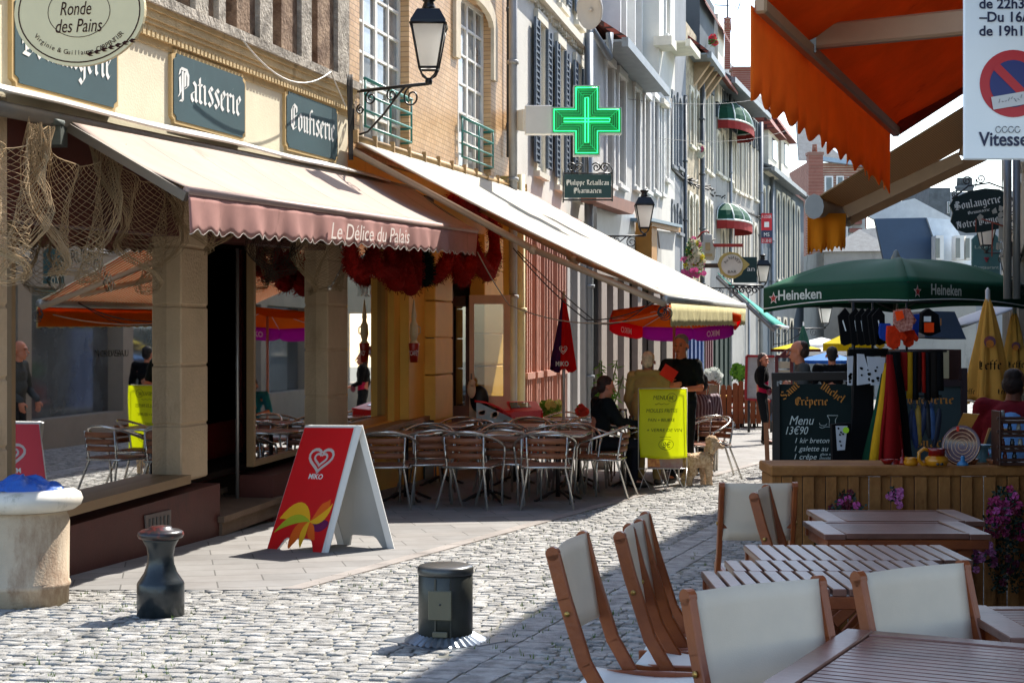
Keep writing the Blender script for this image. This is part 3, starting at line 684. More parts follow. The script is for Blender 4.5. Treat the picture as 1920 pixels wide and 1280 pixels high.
net('fishing_net', 'beige fishing net hanging in a deep swag over the large shop window', WA.I(60, 232, y0), WA.I(215, 272, y0), .92, (44, 30), NETM, 2, .09)
net('fishing_net', 'beige fishing net draped between the window and the first pilaster', WA.I(190, 270, y0), WA.I(350, 315, y0), .82, (40, 30), NETM, 3, .09)
net('fishing_net', 'thin net swag looped in front of the beige pilaster beside the door', WA.I(300, 325, y0), WA.I(455, 395, y0), .38, (40, 16), NETM, 4, .04)
net('fishing_net', 'dark tangled net over the second shop window', WA.I(462, 400, y0), WA.I(565, 425, y0), .48, (36, 24), NETD, 5, .07)
net('fishing_net', 'beige net hanging down the pilaster at the bakery corner', WA.I(545, 420, y0), WA.I(662, 450, y0), .55, (44, 26), NETM, 6, .06)
# string of glass floats ornament
m = MB(); pts = [WA.I(x, y, .36) for x, y in ((641, 462), (643, 480), (641, 500), (633, 515), (625, 530), (618, 540))]
for i, p in enumerate(pts): m.ell(p, .012+.012*(i in (0, 5)), 8, 6)
m.tube(pts, .006, 4)
solo(m, 'shell_garland', mat('silver_shell', '#c9c5bc', .25, .5), 'short silvery shell garland hanging on the corner pilaster', 'ornament')

# ================================================================= BRICK CAFE BUILDING
br = thing('cafe_building', 'tan glazed brick house with tall white windows above a yellow café front', 'building', WA.P(WA.s_of(800), gz(20)))
TB = brickmat('glazed_brick', '#d2a978', '#dfbb8e', '#a98560', .115, .062, msize=.006, rough=.45, bump=.25)
sC, sD = s_end, WA.s_of(968); hroot = WA.sh(655, 262)[1]
m = MB(); opw = []
for a, b, yt, yb in ((674, 767, -60, 262), (858, 920, 0, 312)):
    sa_, sb_ = WA.s_of(a), WA.s_of(b); opw.append((sa_, sb_, WA.sh(a, yb)[1], WA.sh((a+b)/2, yt)[1]))
holed(m, WA, sC, sD, hroot-.15, 7.5, opw, .17, 0, back=6); m.build('wall', TB, br)
for o in opw: window(WA, o, br, WHITE, mat('pale_pane', (.16, .19, .21), .06, var=.5, scale=1.5, col2=(.4, .42, .43), spec=.9), .14, (4, 6), .055, sill=CORN)
# stone arches over the windows
SW = mat('pale_stone', '#d8cbb4', .8, var=.12, scale=3, bump=.3)
m = MB(); o = opw[1]; w_ = o[1]-o[0]
for i in range(9):
    a0 = math.pi*(i/9); a1 = math.pi*((i+1)/9)
    def pp(a, r, rz): return WA.P((o[0]+o[1])/2-math.cos(a)*(w_/2)*r, o[3]-.22+math.sin(a)*.25*rz, .05)
    m.prism([pp(a0, 1.0, .9), pp(a1, 1.0, .9), pp(a1, 1.28, 1.8), pp(a0, 1.28, 1.8)], WA.n, -.08)
wbox(m, WA, o[0]-.26, o[0]-.01, o[3]-1.0, o[3]-.22, -.02, .05); wbox(m, WA, o[1]+.01, o[1]+.26, o[3]-1.0, o[3]-.22, -.02, .05)
m.build('window_arch', SW, br)
# orange brick edge and drainpipe
m = MB(); wbox(m, WA, sD-.32, sD-.12, hroot-.1, 7.5, 0, .04); m.build('quoin_strip', mat('orange_brick_edge', '#9b5c38', .8, var=.3, scale=6, bump=.4), br)
# rails
RT = mat('teal_rail', '#2f7f78', .4, var=.05)
for o, (ya, yb) in ((opw[0], (175, 258)), (opw[1], (238, 308))):
    m = MB(); pm = 745 if o is opw[0] else 906; ht = WA.sh(pm, ya, .06)[1]; hb_ = WA.sh(pm, yb, .06)[1]
    for k in range(4):
        h = ht+(hb_-ht)*k/3; m.tube([WA.P(o[0], h, .06), WA.P(o[1]-.1, h, .06), WA.P(o[1]-.04, h, .0), WA.P(o[1]-.02, h, -.1)], .014 if k else .02)
    for s_ in (o[0]+.02, (o[0]+o[1])/2, o[1]-.1): m.tube([WA.P(s_, ht, .06), WA.P(s_, hb_, .06)], .014)
    m.build('window_rail', RT, br)
# yellow café front
YL = mat('ochre_paint', '#eab850', .6, var=.08, scale=2, dirt=('#bd8c38', 2, .62)); YD = mat('ochre_panel', '#c08a3c', .6, var=.1)
wo = (WA.s_of(655), WA.s_of(742), WA.sh(700, 800)[1], WA.sh(700, 330)[1]); do = (WA.s_of(849), WA.s_of(905), -2.2, WA.sh(870, 470)[1])
m = MB(); holed(m, WA, sC, sD, -2.6, hroot-.16, [wo, do], .18, -.02, back=4); m.build('shopfront_wall', YL, br)
f = MB(); hm = WA.sh(700, 455)[1]
for a, b in ((wo[0], wo[0]+.06), (wo[1]-.09, wo[1])): wbox(f, WA, a, b, wo[2], wo[3], -.2, -.1)
wbox(f, WA, wo[0]+.06, wo[1]-.09, wo[2], wo[2]+.07, -.2, -.1); fr = f.build('window', YD, br)
q = MB(); q.prism([WA.P(a, b, -.15) for a, b in ((wo[0], wo[2]), (wo[1], wo[2]), (wo[1], wo[3]), (wo[0], wo[3]))], WA.n, -.008); q.build('pane', PANE, fr)
m = MB(); put_text(m, 'Restaurant', WA.I(690, 518, -.13), WA.d, (0, 0, 1), .14, .75); put_text(m, 'SNACK', WA.I(687, 556, -.13), WA.d, (0, 0, 1), .13, .4); m.build('window_lettering', mat('pale_letter', '#cfc0b0', .7), fr)
m = MB(); wbox(m, WA, wo[0]-.05, WA.s_of(795), wo[2]-.06, wo[2]-.003, -.15, .16); m.build('sill', mat('sill_wood', '#9c7040', .6, var=.15, scale=4), br)
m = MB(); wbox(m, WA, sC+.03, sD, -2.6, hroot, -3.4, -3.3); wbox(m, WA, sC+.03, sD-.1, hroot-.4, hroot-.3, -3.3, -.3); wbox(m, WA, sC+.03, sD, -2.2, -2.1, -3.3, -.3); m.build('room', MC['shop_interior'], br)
def blockpil(p0, p1, ys, mt, off=.12):
    m = MB(); s0, s1 = WA.s_of(p0, off), WA.s_of(p1, off); hs = [WA.sh(p0, y, off)[1] for y in ys]
    for a, b in zip(hs, hs[1:]): m.bbox(WA.P((s0+s1)/2, (a+b)/2, off/2), (s1-s0, off+.06, a-b-.012), .012, M=Matrix((WA.d, -WA.n, Vector((0, 0, 1)))).transposed())
    return m.build('pilaster', mt, br)
blockpil(812, 845, [420, 497, 565, 635, 705, 790], YL, .2); blockpil(905, 940, [440, 505, 560, 627, 688, 770], YL, .16)
blockpil(762, 795, [400, 790], YL, .06)
blockpil(951, 968, [330, 800], mat('pale_yellow', '#d3b968', .6, var=.06), .1)
m = MB(); wbox(m, WA, WA.s_of(795)+.01, WA.s_of(812), -2.4, hroot-.4, -.01, .012); m.build('dark_strip', IRON, br)  # flat black strip on the wall between two pilasters
# door leaf standing open
dl = thing('open_door', 'glazed pinkish wooden door standing open in front of the yellow pilaster', 'door', G(900, 885))
zd = 21.6; BR = mat('pinkish_door', '#e6c09c', .5, var=.1); m = MB()
def fq(mb, x0, x1, y0, y1, z, th=.05): p = W((x0+x1)/2, (y0+y1)/2, z); mb.box(p, ((x1-x0)/F*z, th, (y1-y0)/F*z))
for a in ((880, 889, 553, 880), (944, 957, 553, 880), (889, 944, 553, 570), (889, 944, 742, 880)): fq(m, *a, zd)
m.build('frame', BR, dl); m = MB(); fq(m, 888, 945, 569, 743, zd, .01); m.build('pane', glass('clear_pane', (.8, .8, .75), .05), dl)
m = MB(); m.tube([W(884, 700, zd-.06), W(884, 730, zd-.06)], .012); m.build('handle', GREYM, dl)
m = MB(); fq(m, 846, 850, 545, 880, zd, .05)
for a in ((846, 851, 560, 880), (851, 878, 555, 575), (873, 880, 555, 880), (851, 873, 760, 880)): fq(m, *a, zd+.5)
dl2 = thing('door_leaf', 'dark brown inner door leaf behind the open glazed door', 'door', G(862, 880)); m.build('frame', mat('brown_door', '#5a2f1c', .5, var=.15), dl2)
m = MB(); fq(m, 850, 875, 574, 762, zd+.5, .01); m.build('pane', PANE, dl2)
# ceramic coffee cup ornament
cz = WA.I(776, 640, .16); o_ = thing('cup_ornament', 'painted plaster coffee pot and red cup lettered Café on the yellow post', 'ornament', cz)
k = cz.y/F
m = MB(); m.lathe([(.001, -.02), (7*k, -.02), (9*k, 22*k), (10*k, 32*k), (9.5*k, 33*k), (.001, 31*k)], cz+Vector((0, 0, -36*k)), 16); m.build('cup', mat('red_glaze', '#a32418', .3, var=.1), o_)
m = MB(); m.lathe([(.001, 0), (9*k, 1*k), (7*k, 5*k), (4*k, 9*k), (.001, 12*k)], cz+Vector((0, 0, -6*k)), 14); m.lathe([(.001, 8*k), (5*k, 8*k), (8*k, 20*k), (7*k, 38*k), (4.5*k, 42*k), (4*k, 48*k), (5*k, 52*k), (3*k, 66*k), (1*k, 84*k), (.001, 86*k)], cz+Vector((0, 0, -6*k)), 14)
m.tube([cz+Vector((6*k, 0, 12*k)), cz+Vector((12*k, 0, 16*k)), cz+Vector((12*k, 0, 26*k)), cz+Vector((6*k, 0, 30*k))], 1.3*k); m.build('pot', mat('cream_glaze', '#d8c49a', .35, var=.1), o_)
m = MB(); put_text(m, '"CAFÉ"', cz+Vector((0, -11*k, -26*k)), (1, 0, 0), (0, 0, 1), 9*k, 17*k); m.build('lettering', LET, o_)
# red nets
RN = mat('red_net', '#901812', .95, var=.35, scale=25, bump=1, bscale=60); 
def bundle(name, lab, pts, r, mt, seed):
    rn = random.Random(seed); pts = [Vector(p) for p in pts]; m = MB(); n = 26; path = []; K = len(pts)-1
    for i in range(n+1):
        t = i/n*K; j = min(int(t), K-1); f_ = t-j; a, b = pts[j], pts[j+1]; path.append(a.lerp(b, f_))
    for _ in range(2): path = [path[0]]+[(path[i-1]+path[i]*2+path[i+1])/4 for i in range(1, n)]+[path[-1]]
    r *= .72; m.tube(path, [r*(.55+.6*math.sin(math.pi*i/n)+rn.uniform(-.12, .12)) for i in range(n+1)], 12)
    for q in range(620):
        i = rn.randrange(n); c_ = path[i].lerp(path[i+1], rn.random()); rr = r*(.6+.6*math.sin(math.pi*i/n)); a = rn.uniform(0, 6.28); dr_ = (path[i+1]-path[i]).normalized(); o1 = dr_.orthogonal().normalized(); o1 = (Matrix.Rotation(a, 3, dr_) @ o1)
        p = c_+o1*rr; t_ = (dr_*rn.uniform(-1, 1)+o1.cross(dr_)*rn.uniform(-1, 1)+o1*.3).normalized(); m.tube([p-o1*.01, p+t_*rn.uniform(.02, .06)+o1*.012], .0032, 3, False, False)
    return solo(m, name, mt, lab, 'net', group='net bundles hung along the café front')
of = .5
I_ = lambda x, y, o=of: WA.I(x, y, o)
bundle('red_net_bundle', 'first short red net loop at the far end of the pink awning', [I_(655, 455), I_(660, 500), I_(680, 512), I_(700, 470)], .10, RN, 1)
bundle('red_net_bundle', 'second red net loop, flat one beside the dark glass', [I_(695, 455), I_(705, 505), I_(740, 512), I_(758, 455)], .10, RN, 2)
bundle('red_net_bundle', 'long narrow red net bundle hanging lowest on the left', [I_(728, 450), I_(733, 500), I_(742, 535), I_(750, 500), I_(752, 460)], .11, RN, 3)
bundle('red_net_bundle', 'wide long red net bundle left of the dark green net', [I_(752, 450), I_(760, 500), I_(770, 545), I_(778, 500), I_(781, 455)], .12, RN, 4)
bundle('green_net_bundle', 'dark green net bundle between the red ones', [I_(792, 470), I_(795, 500), I_(797, 537)], .13, mat('green_net', '#10231f', .95, var=.3, scale=20, bump=1, bscale=60), 5)
bundle('red_net_bundle', 'curved red net swag right of the dark green net', [I_(845, 455), I_(838, 495), I_(820, 520), I_(805, 515)], .10, RN, 6)
bundle('red_net_bundle', 'pointed red net swag above the café door', [I_(850, 460), I_(855, 500), I_(868, 525), I_(882, 500), I_(890, 465)], .12, RN, 7)
bundle('red_net_bundle', 'largest red net swag at the right, under the long arm', [I_(885, 440), I_(893, 485), I_(915, 515), I_(928, 480), I_(925, 400)], .14, RN, 8)
bundle('red_net_bundle', 'red net rolled along the wall above the yellow front', [I_(845, 372, .2), I_(880, 385, .2), I_(915, 405, .2), I_(935, 440, .2)], .12, RN, 9)
# ================================================================= THE STREET BEYOND (left side)
WH = mat('white_render', '#d4d1c8', .85, var=.06, scale=1.2, bump=.25, bscale=30, dirt=('#a9a69c', .9, .6))
GR = mat('grey_render', '#8b8e91', .85, var=.12, scale=1, bump=.3, bscale=25, dirt=('#83868a', .8, .58))
GR2 = mat('pale_grey_render', '#9d9b95', .85, var=.1, scale=1, bump=.3, dirt=('#74736f', .9, .55))
DKR = mat('slate_grey_render', '#5c656b', .85, var=.15, scale=.8, dirt=('#474f55', 1, .55))
RUB = mat('rubble_stone', '#a89a82', .9, var=.45, scale=5, bump=1, bscale=9, col2='#cdbfa4', dirt=('#6e6351', 2.5, .55, 1))
SLATE = mat('slate_roof', '#5f6467', .7, var=.25, scale=3, bump=.5, bscale=14)
RTILE = brickmat('red_roof_tile', '#7e3b2c', '#94483a', '#3c1f19', .22, .16, msize=.02, bump=.8)
RBR = brickmat('red_brick', '#8a4434', '#9c5343', '#b39a87', .24, .08, msize=.012)
ZINC = mat('zinc', '#85898b', .5, .5, var=.15, scale=2)
SURR = mat('pale_surround', '#dcd5c3', .8, var=.08)
SHUT = mat('blue_grey_shutter', '#4d5a68', .6, var=.1)
BSHUT = mat('white_shutter', '#dad8d2', .6, var=.07); BROWNP = mat('dusty_pane', (.10, .09, .075), .12, var=.5, scale=1.2, col2=(.24, .22, .19), spec=.8)
def house(name, label, w, p0, p1, htop, mt, ops, depth=8, rev=.22, bars=(2, 4), arch=False, shut=None, surround=None, base=-4.5, pm=DPANE, reach=0, fm=WHITE, sill=None):
    """ops are photo rectangles (x0, x1, ytop, ybottom)"""
    b = thing(name, label, 'house', w.P(w.s_of((p0+p1)/2), gz(w.I(p0, 700).y)))
    s0, s1 = w.s_of(p0), w.s_of(p1)+reach; O = []
    for a, c, yt, yb in ops:
        sa, sb = w.s_of(a), w.s_of(c); O.append((sa, sb, w.sh((a+c)/2, yb)[1], w.sh((a+c)/2, yt)[1]))
    m = MB(); holed(m, w, s0, s1, base, htop, O, rev, 0, back=depth); m.build('wall', mt, b)
    for o in O:
        fr = window(w, o, b, fm, pm, rev-.06, bars, .05 if o[1]-o[0] < 1 else .07, sill=sill)
        wd = o[1]-o[0]
        if surround:
            q = MB(); e = .13
            wbox(q, w, o[0]-e, o[0]-.004, o[2]-.1, o[3]+.004, .002, .05); wbox(q, w, o[1]+.004, o[1]+e, o[2]-.1, o[3]+.004, .002, .05)
            if arch:
                N_ = 8; cx = (o[0]+o[1])/2; rr = wd/2
                for i in range(N_):
                    a0, a1 = math.pi*i/N_, math.pi*(i+1)/N_; hb = o[3]-rr*.9
                    P_ = lambda a, r: w.P(cx-math.cos(a)*r, hb+math.sin(a)*r, .05)
                    q.prism([P_(a0, rr), P_(a1, rr), w.P(cx-math.cos(a1)*(rr+e), o[3]+.14 if 0 < i < N_-1 else hb+math.sin(a1)*(rr+e), .05), w.P(cx-math.cos(a0)*(rr+e), o[3]+.14 if 0 < i < N_-1 else hb+math.sin(a0)*(rr+e), .05)], w.n, -.05)
            else: wbox(q, w, o[0]-e-.03, o[1]+e+.03, o[3]+.008, o[3]+.18, .002, .08)
            wbox(q, w, o[0]-e-.04, o[1]+e+.04, o[2]-.2, o[2]-.104, -.05, .11); q.build('surround', surround, fr)
        if shut:
            for (a, c) in ((o[0]-wd*.62-.05, o[0]-.05), (o[1]+.05, o[1]+.05+wd*.62)):
                q = MB(); wbox(q, w, a, c, o[2]+.02, o[3]-.02, .06, .075)
                for x in (a, c-.05): wbox(q, w, x, x+.05, o[2]+.02, o[3]-.02, .075, .1)
                K = 22
                for i in range(K): y = o[2]+.04+(o[3]-o[2]-.1)*i/K; wbox(q, w, a+.05, c-.05, y, y+.035, .075, .095)
                q.build('shutter', shut, b)
    return b, O
def gutter(w, b, s0, s1, h, out=.45, name='gutter', mt=None):
    m = MB(); wbox(m, w, s0, s1, h-.05, h, 0, out); wbox(m, w, s0, s1, h-.16, h+.04, out, out+.14); m.build('eave', mt or ZINC, b)
def roof(w, b, s0, s1, h, rise, mt, depth=6, out=.4):
    m = MB(); q = [w.P(s0, h+.06, out+.05), w.P(s1, h+.06, out+.05), w.P(s1, h+rise, -depth), w.P(s0, h+rise, -depth)]
    m.add(q+[p-Vector((0, 0, .12)) for p in q], [(0, 1, 2, 3), (7, 6, 5, 4), (0, 4, 5, 1), (1, 5, 6, 2), (2, 6, 7, 3), (3, 7, 4, 0)]); m.build('roof', mt, b)
def pipe(w, b, px, h0, h1, r=.05, off=.1, mt=None, name='drainpipe'):
    s = w.s_of(px, off); m = MB(); m.tube([w.P(s, h0, off), w.P(s, h1, off)], r, 8)
    for k in range(int((h1-h0)/1.8)): p = w.P(s, h0+1.8*k+.5, off); m.tube([p-Vector((0, 0, .03)), p+Vector((0, 0, .03))], r*1.35, 8)
    m.build(name, mt or ZINC, b)
# -- white house with louvred shutters
bB, oB = house('shuttered_house', 'bright white house with blue-grey louvred shutters next to the brick café', WB, 968, 1100, 11, WH,
               [(1004, 1017, 46, 314), (1042, 1052, 88, 340), (1076, 1085, 122, 362), (1010, 1022, -230, -20), (1046, 1056, -150, 4), (1078, 1087, -95, 36)], shut=SHUT, surround=SURR, bars=(2, 5))
m = MB(); a = WB.sh(1010, 8)[1]; wbox(m, WB, 0, 6.8, a, a+.16, 0, .16)
for i in range(60): s = i*.112; wbox(m, WB, s, s+.07+.03*rnd.random(), a-.05-.07*rnd.random(), a-.003, .003, .05+.05*rnd.random())
m.build('string_course', SURR, bB); pipe(WA, bB, 962, -2, 9, .065, .2, mat('grey_pipe', '#9c9c9a', .5, .2)); pipe(WA, bB, 952, hroot+.5, 9, .02, .05, IRON, 'cable')
pipe(WA, bB, 975, -2.2, WA.sh(975, 335)[1], .08, .16, mat('cream_pipe', '#d8cda0', .5))
# shopfront of pink columns
sf = thing('pink_shopfront', 'salmon pink fluted shopfront columns behind the closed red umbrella', 'shopfront', WB.P(1, -2)); PKC = mat('salmon_paint', '#b98572', .6, var=.1, dirt=('#9d6c5b', 3, .6))
m = MB(); hp = WB.sh(985, 405)[1]
for a, b in ((984, 996), (1003, 1012), (1021, 1036), (1045, 1060)):
    s0, s1 = WB.s_of(a, .2), WB.s_of(b, .2); wbox(m, WB, s0, s1, -2.6, hp, .06, .2)
    for k in range(3): c_ = s0+(s1-s0)*(k+.5)/3; wbox(m, WB, c_-.03, c_+.03, -1.4, hp-.3, .203, .225)
    wbox(m, WB, s0-.05, s1+.05, -.6, -.5, .06, .26); wbox(m, WB, s0-.05, s1+.05, hp-.2, hp-.1, .06, .26)
wbox(m, WB, 0.1, WB.s_of(1062), hp-.1, hp+.2, .06, .3); m.build('column', PKC, sf)
m = MB(); wbox(m, WB, .1, WB.s_of(1060), -1.0, hp-.1, .005, .015); m.build('pane', PANE, sf); m = MB(); wbox(m, WB, .1, WB.s_of(1060), -2.6, -1.0, .005, .05); m.build('panel', mat('white_ledge', '#d8d2c6', .6), sf)
sf = thing('grey_shopfront', 'pale grey panelled shopfront with tall narrow windows behind the seated woman', 'shopfront', WB.P(6, -2)); GSH = mat('grey_panel', '#a8a49f', .6, var=.08)
m = MB(); hp2 = WB.sh(1065, 440)[1]; wbox(m, WB, WB.s_of(1062)+.01, 7.2, -2.6, hp2, .004, .1)
for a in (1064, 1083, 1097): wbox(m, WB, WB.s_of(a, .2), WB.s_of(a, .2)+.3, -2.6, hp2-.05, .1, .2)
m.build('panel', GSH, sf)
# -- pharmacist's house
bC, oC = house('pharmacy_house', 'white house with deep zinc gutter and tall windows behind the green cross', WC, 1100, 1244, WC.sh(1143, 48, .5)[1], mat('shadow_grime_white', '#c3c1bb', .85, var=.12, scale=1, bump=.3, dirt=('#8f8f8f', .8, .55)),  # grey patches in the white stand for shadows on this front as well as grime
               [(1135, 1148, 122, 336), (1158, 1170, 146, 340), (1188, 1197, 170, 345), (1207, 1216, 184, 350), (1224, 1232, 188, 352), (1238, 1242, 198, 356)], surround=BSHUT, pm=BROWNP, bars=(2, 5))
hC = WC.sh(1143, 52, .5)[1]; sC0, sC1 = WC.s_of(1118), WC.s_of(1242, .5)
gutter(WC, bC, sC0, sC1, hC, .55); roof(WC, bC, sC0, sC1, hC, 2.2, RTILE, 2.5, .6)
m = MB(); wbox(m, WC, sC0+.1, sC1, hC, hC+6, -2.2, -.9)
m.build('attic_wall', MC['shadow_grime_white'], bC)
for a, b in ((1150, 1160), (1178, 1190), (1199, 1212), (1222, 1234)):
    s0, s1 = WC.s_of(a, -.6), WC.s_of(b, -.6); m = MB(); wbox(m, WC, s0-.12, s0, hC, hC+4, -.9, -.4); wbox(m, WC, s1, s1+.12, hC, hC+4, -.9, -.4); wbox(m, WC, s0, s1, hC+.3, hC+.42, -.9, -.42)
    fr = m.build('dormer', BSHUT, bC); q = MB(); wbox(q, WC, s0, s1, hC+.43, hC+4, -.8, -.7); q.build('pane', DPANE, fr)
pipe(WC, bC, 1104, -3, hC-.3, .09, .25)
m = MB(); p = WC.I(1143, 62, .5); q = WC.I(1106, 96, .25); m.tube([p, p-Vector((0, 0, .5)), q+Vector((0, 0, .5)), q-Vector((0, 0, .3))], .08, 8); m.build('gutter_spout', ZINC, bC)
# pharmacy shopfront bits
sg = thing('shop_fascia', 'blank grey shop fascia board with rust-brown canopy under the pharmacy house windows', 'shopfront', WC.I(1150, 430))
m = MB(); wpoly(m, WC, [(1119, 383), (1190, 402), (1190, 470), (1119, 470)], .12, .1); m.build('fascia', mat('blue_grey_board', '#9aa0a6', .5, var=.08), sg)
m = MB(); wpoly(m, WC, [(1118, 357), (1196, 382), (1186, 402), (1118, 378)], .25, .3); m.build('canopy', mat('rust_brown', '#8a5a46', .6, var=.15), sg)
m = MB(); wpoly(m, WC, [(1200, 440), (1240, 440), (1240, 520), (1200, 520)], .05, .05); m.k = 1; wpoly(m, WC, [(1120, 690), (1130, 690), (1130, 480), (1120, 480)], .05, .08); m.build('backing', [GSH, IRON], sg)
bx = thing('shop_sign_box', 'grey and ochre wooden shop sign box with a blank curled panel', 'sign', WC.I(1250, 420, .3))
m = MB(); wpoly(m, WC, [(1222, 412), (1232, 412), (1232, 500), (1222, 500)], .1, .4); wpoly(m, WC, [(1222, 412), (1276, 424), (1276, 436), (1222, 424)], .5, .1); m.build('frame', mat('ochre_wood', '#b5823a', .6, var=.1), bx)
m = MB(); wpoly(m, WC, [(1234, 432), (1265, 436), (1262, 470), (1238, 466)], .45, .04); m.build('panel', mat('grey_panel_curl', '#8f9194', .6), bx); m = MB(); wpoly(m, WC, [(1220, 408), (1280, 422), (1280, 427), (1220, 414)], .2, .5); m.build('cap', mat('blue_cap', '#6f8796', .5), bx)
for i, (a, b, c_) in enumerate(((1100, 1112, '#a39a93'), (1120, 1130, '#3a3330'), (1148, 1160, '#a08d84'), (1168, 1180, '#93827a'), (1210, 1222, '#8e8078'))): pass
sf = thing('pharmacy_shopfront', 'row of taupe posts and mirror-like shop windows behind the standing customers', 'shopfront', WC.P(4, -2.3)); PO = mat('taupe_post', '#93857b', .6, var=.1)
m = MB(); hq = WC.sh(1130, 520)[1]
for a, b in ((1102, 1110), (1128, 1138), (1150, 1158), (1170, 1180), (1196, 1204), (1226, 1238), (1250, 1262)): wbox(m, WC, WC.s_of(a, .2), WC.s_of(b, .2), -3.2, hq, .05, .2)
wbox(m, WC, 0.1, WC.s_of(1262), hq, hq+.35, .05, .25); wbox(m, WC, .1, WC.s_of(1262), -3.2, -1.1, .01, .08); m.build('post', PO, sf)
m = MB(); wbox(m, WC, .1, WC.s_of(1262), -1.1, hq, .02, .03); m.build('pane', PANE, sf)
# -- houses further on
D0 = WD.sh(1258, 96, .4)[1]
bD, _ = house('cornice_house', 'narrow white house with a heavy cornice past the pharmacy gutter', WD, 1236, 1266, D0+6, WH, [(1246, 1252, 200, 330), (1247, 1254, -20, 62)], surround=BSHUT, reach=0)
m = MB(); wbox(m, WD, -1.2, WD.s_of(1262, .3), D0+.2, D0+.45, -.1, .4); m.build('cornice', SURR, bD); m = MB(); wbox(m, WD, -1.2, WD.s_of(1262, .3), D0-1.4, D0-1.25, -.1, .2); m.build('cornice', SURR, bD)
WE = Wall(4.82, 45.8, .26, 0)
bE, _ = house('grey_arched_house', 'flat grey house with blind arched windows', WE, 1256, 1286, 14, GR, [(1259, 1264, 180, 305), (1270, 1276, 186, 308), (1259, 1264, 384, 424), (1270, 1276, 392, 430)], surround=GR, arch=True, rev=.1, pm=GR, fm=GR)
hE = WE.sh(1275, 72, .5)[1]; gutter(WE, bE, -2, WE.s_of(1298, .5), hE, .6, mt=SURR)
bF, _ = house('rubble_stone_house', 'rough rubble stone house with pale arched window surrounds', WE, 1286, 1316, WE.sh(1300, 60)[1], RUB, [(1293, 1299, 172, 268), (1304, 1310, 180, 272), (1291, 1297, 368, 470), (1302, 1307, 374, 470)], surround=SURR, arch=True, pm=BROWNP)
bG, _ = house('grey_narrow_house', 'grey rendered house with two columns of slim windows and a bracketed gutter', WE, 1316, 1343, WE.sh(1330, 115)[1], GR2, [(1321, 1325.5, 168, 312), (1330, 1334.5, 176, 320), (1320, 1324.5, 376, 460), (1330, 1334, 384, 460)], surround=SURR, arch=True)
hG = WE.sh(1325, 98, .6)[1]; gutter(WE, bG, WE.s_of(1290), WE.s_of(1352, .6), hG, .6); roof(WE, bG, WE.s_of(1290), WE.s_of(1350), hG, 3.0, RTILE, 3, .6)
for px in (1318, 1325, 1332, 1339): m = MB(); s = WE.s_of(px, .3); m.prism([WE.P(s, hG-.8, 0), WE.P(s, hG-.05, 0), WE.P(s, hG-.05, .55)], WE.d, .25); m.build('eave_bracket', mat('peach_bracket', '#b59a7c', .8, var=.2), bG); pipe(WE, bG, 1317, -4, hG, .08, .12); pipe(WE, bE, 1285, -4, hE-1, .06, .1)
# dormers with red tiles on that roof
for (a, b, yb, yt, lab) in ((1312, 1340, 60, 0, 'a'), (1346, 1358, 110, 5, 'b')):
    s0, s1 = WE.s_of(a, .1), WE.s_of(b, .1); h0 = WE.sh(a, yb, .1)[1]; h1 = h0+3.0
    m = MB(); wbox(m, WE, s0, s1, h0-1.5, h0+1.6, -2.2, .1); d_ = m.build('dormer', SURR if lab == 'b' else DKR, bG)
    m = MB(); m.prism([WE.P(s0-.1, h0+.9, .3), WE.P(s1+.1, h0+.9, .3), WE.P(s1+.1, h1+1, -1.4), WE.P(s0-.1, h1+1, -1.4)], (0, 0, 1), .08); m.build('dormer_roof', RTILE, d_)
# -- house with green corner awnings
WHs = Wall(7.26, 55.2, .307, 0)
hH = WHs.sh(1372, 150, .6)[1]
bH, _ = house('awning_house', 'tall pale house, dark under its eaves, with two green and red dome awnings', WHs, 1343, 1426, hH, GR2,
              [(1343.5, 1348, 252, 318), (1352, 1358, 250, 326), (1364, 1371, 252, 332), (1375, 1379, 258, 350), (1384, 1389, 258, 356), (1393, 1397, 260, 360), (1402, 1407, 262, 364), (1415, 1419, 266, 370),
               (1352, 1358, 430, 520), (1364, 1371, 432, 520), (1378, 1383, 424, 500), (1388, 1393, 424, 500), (1399, 1404, 424, 500), (1413, 1418, 424, 500)], surround=SURR, arch=True, pm=BROWNP)
m = MB(); hk = WHs.sh(1375, 246)[1]; wbox(m, WHs, .02, WHs.s_of(1425), hk, hH-.1, .004, .05)
for s_ in [i*.55 for i in range(int(WHs.s_of(1425)/.55))]: wbox(m, WHs, s_+.02, s_+.1, hk, hH-.1, .05, .08)
m.build('slate_cladding', mat('slate_cladding', '#3d464c', .7, var=.2, scale=1.5), bH)
gutter(WHs, bH, -.5, WHs.s_of(1438, .6), hH, .65); roof(WHs, bH, -.5, WHs.s_of(1438, .6), hH, 3.4, SLATE, 4, .6)
pipe(WHs, bH, 1370, -5, hH, .06, .1); pipe(WHs, bH, 1427, -5, hH, .09, .12); pipe(WHs, bH, 1404, -5, 2, .05, .1)
CA = [mat('dome_green', '#1f4a38', .8, var=.1), mat('dome_valance_red', '#8c2f2c', .8, var=.12), mat('rib_white', '#d9e0da', .6)]
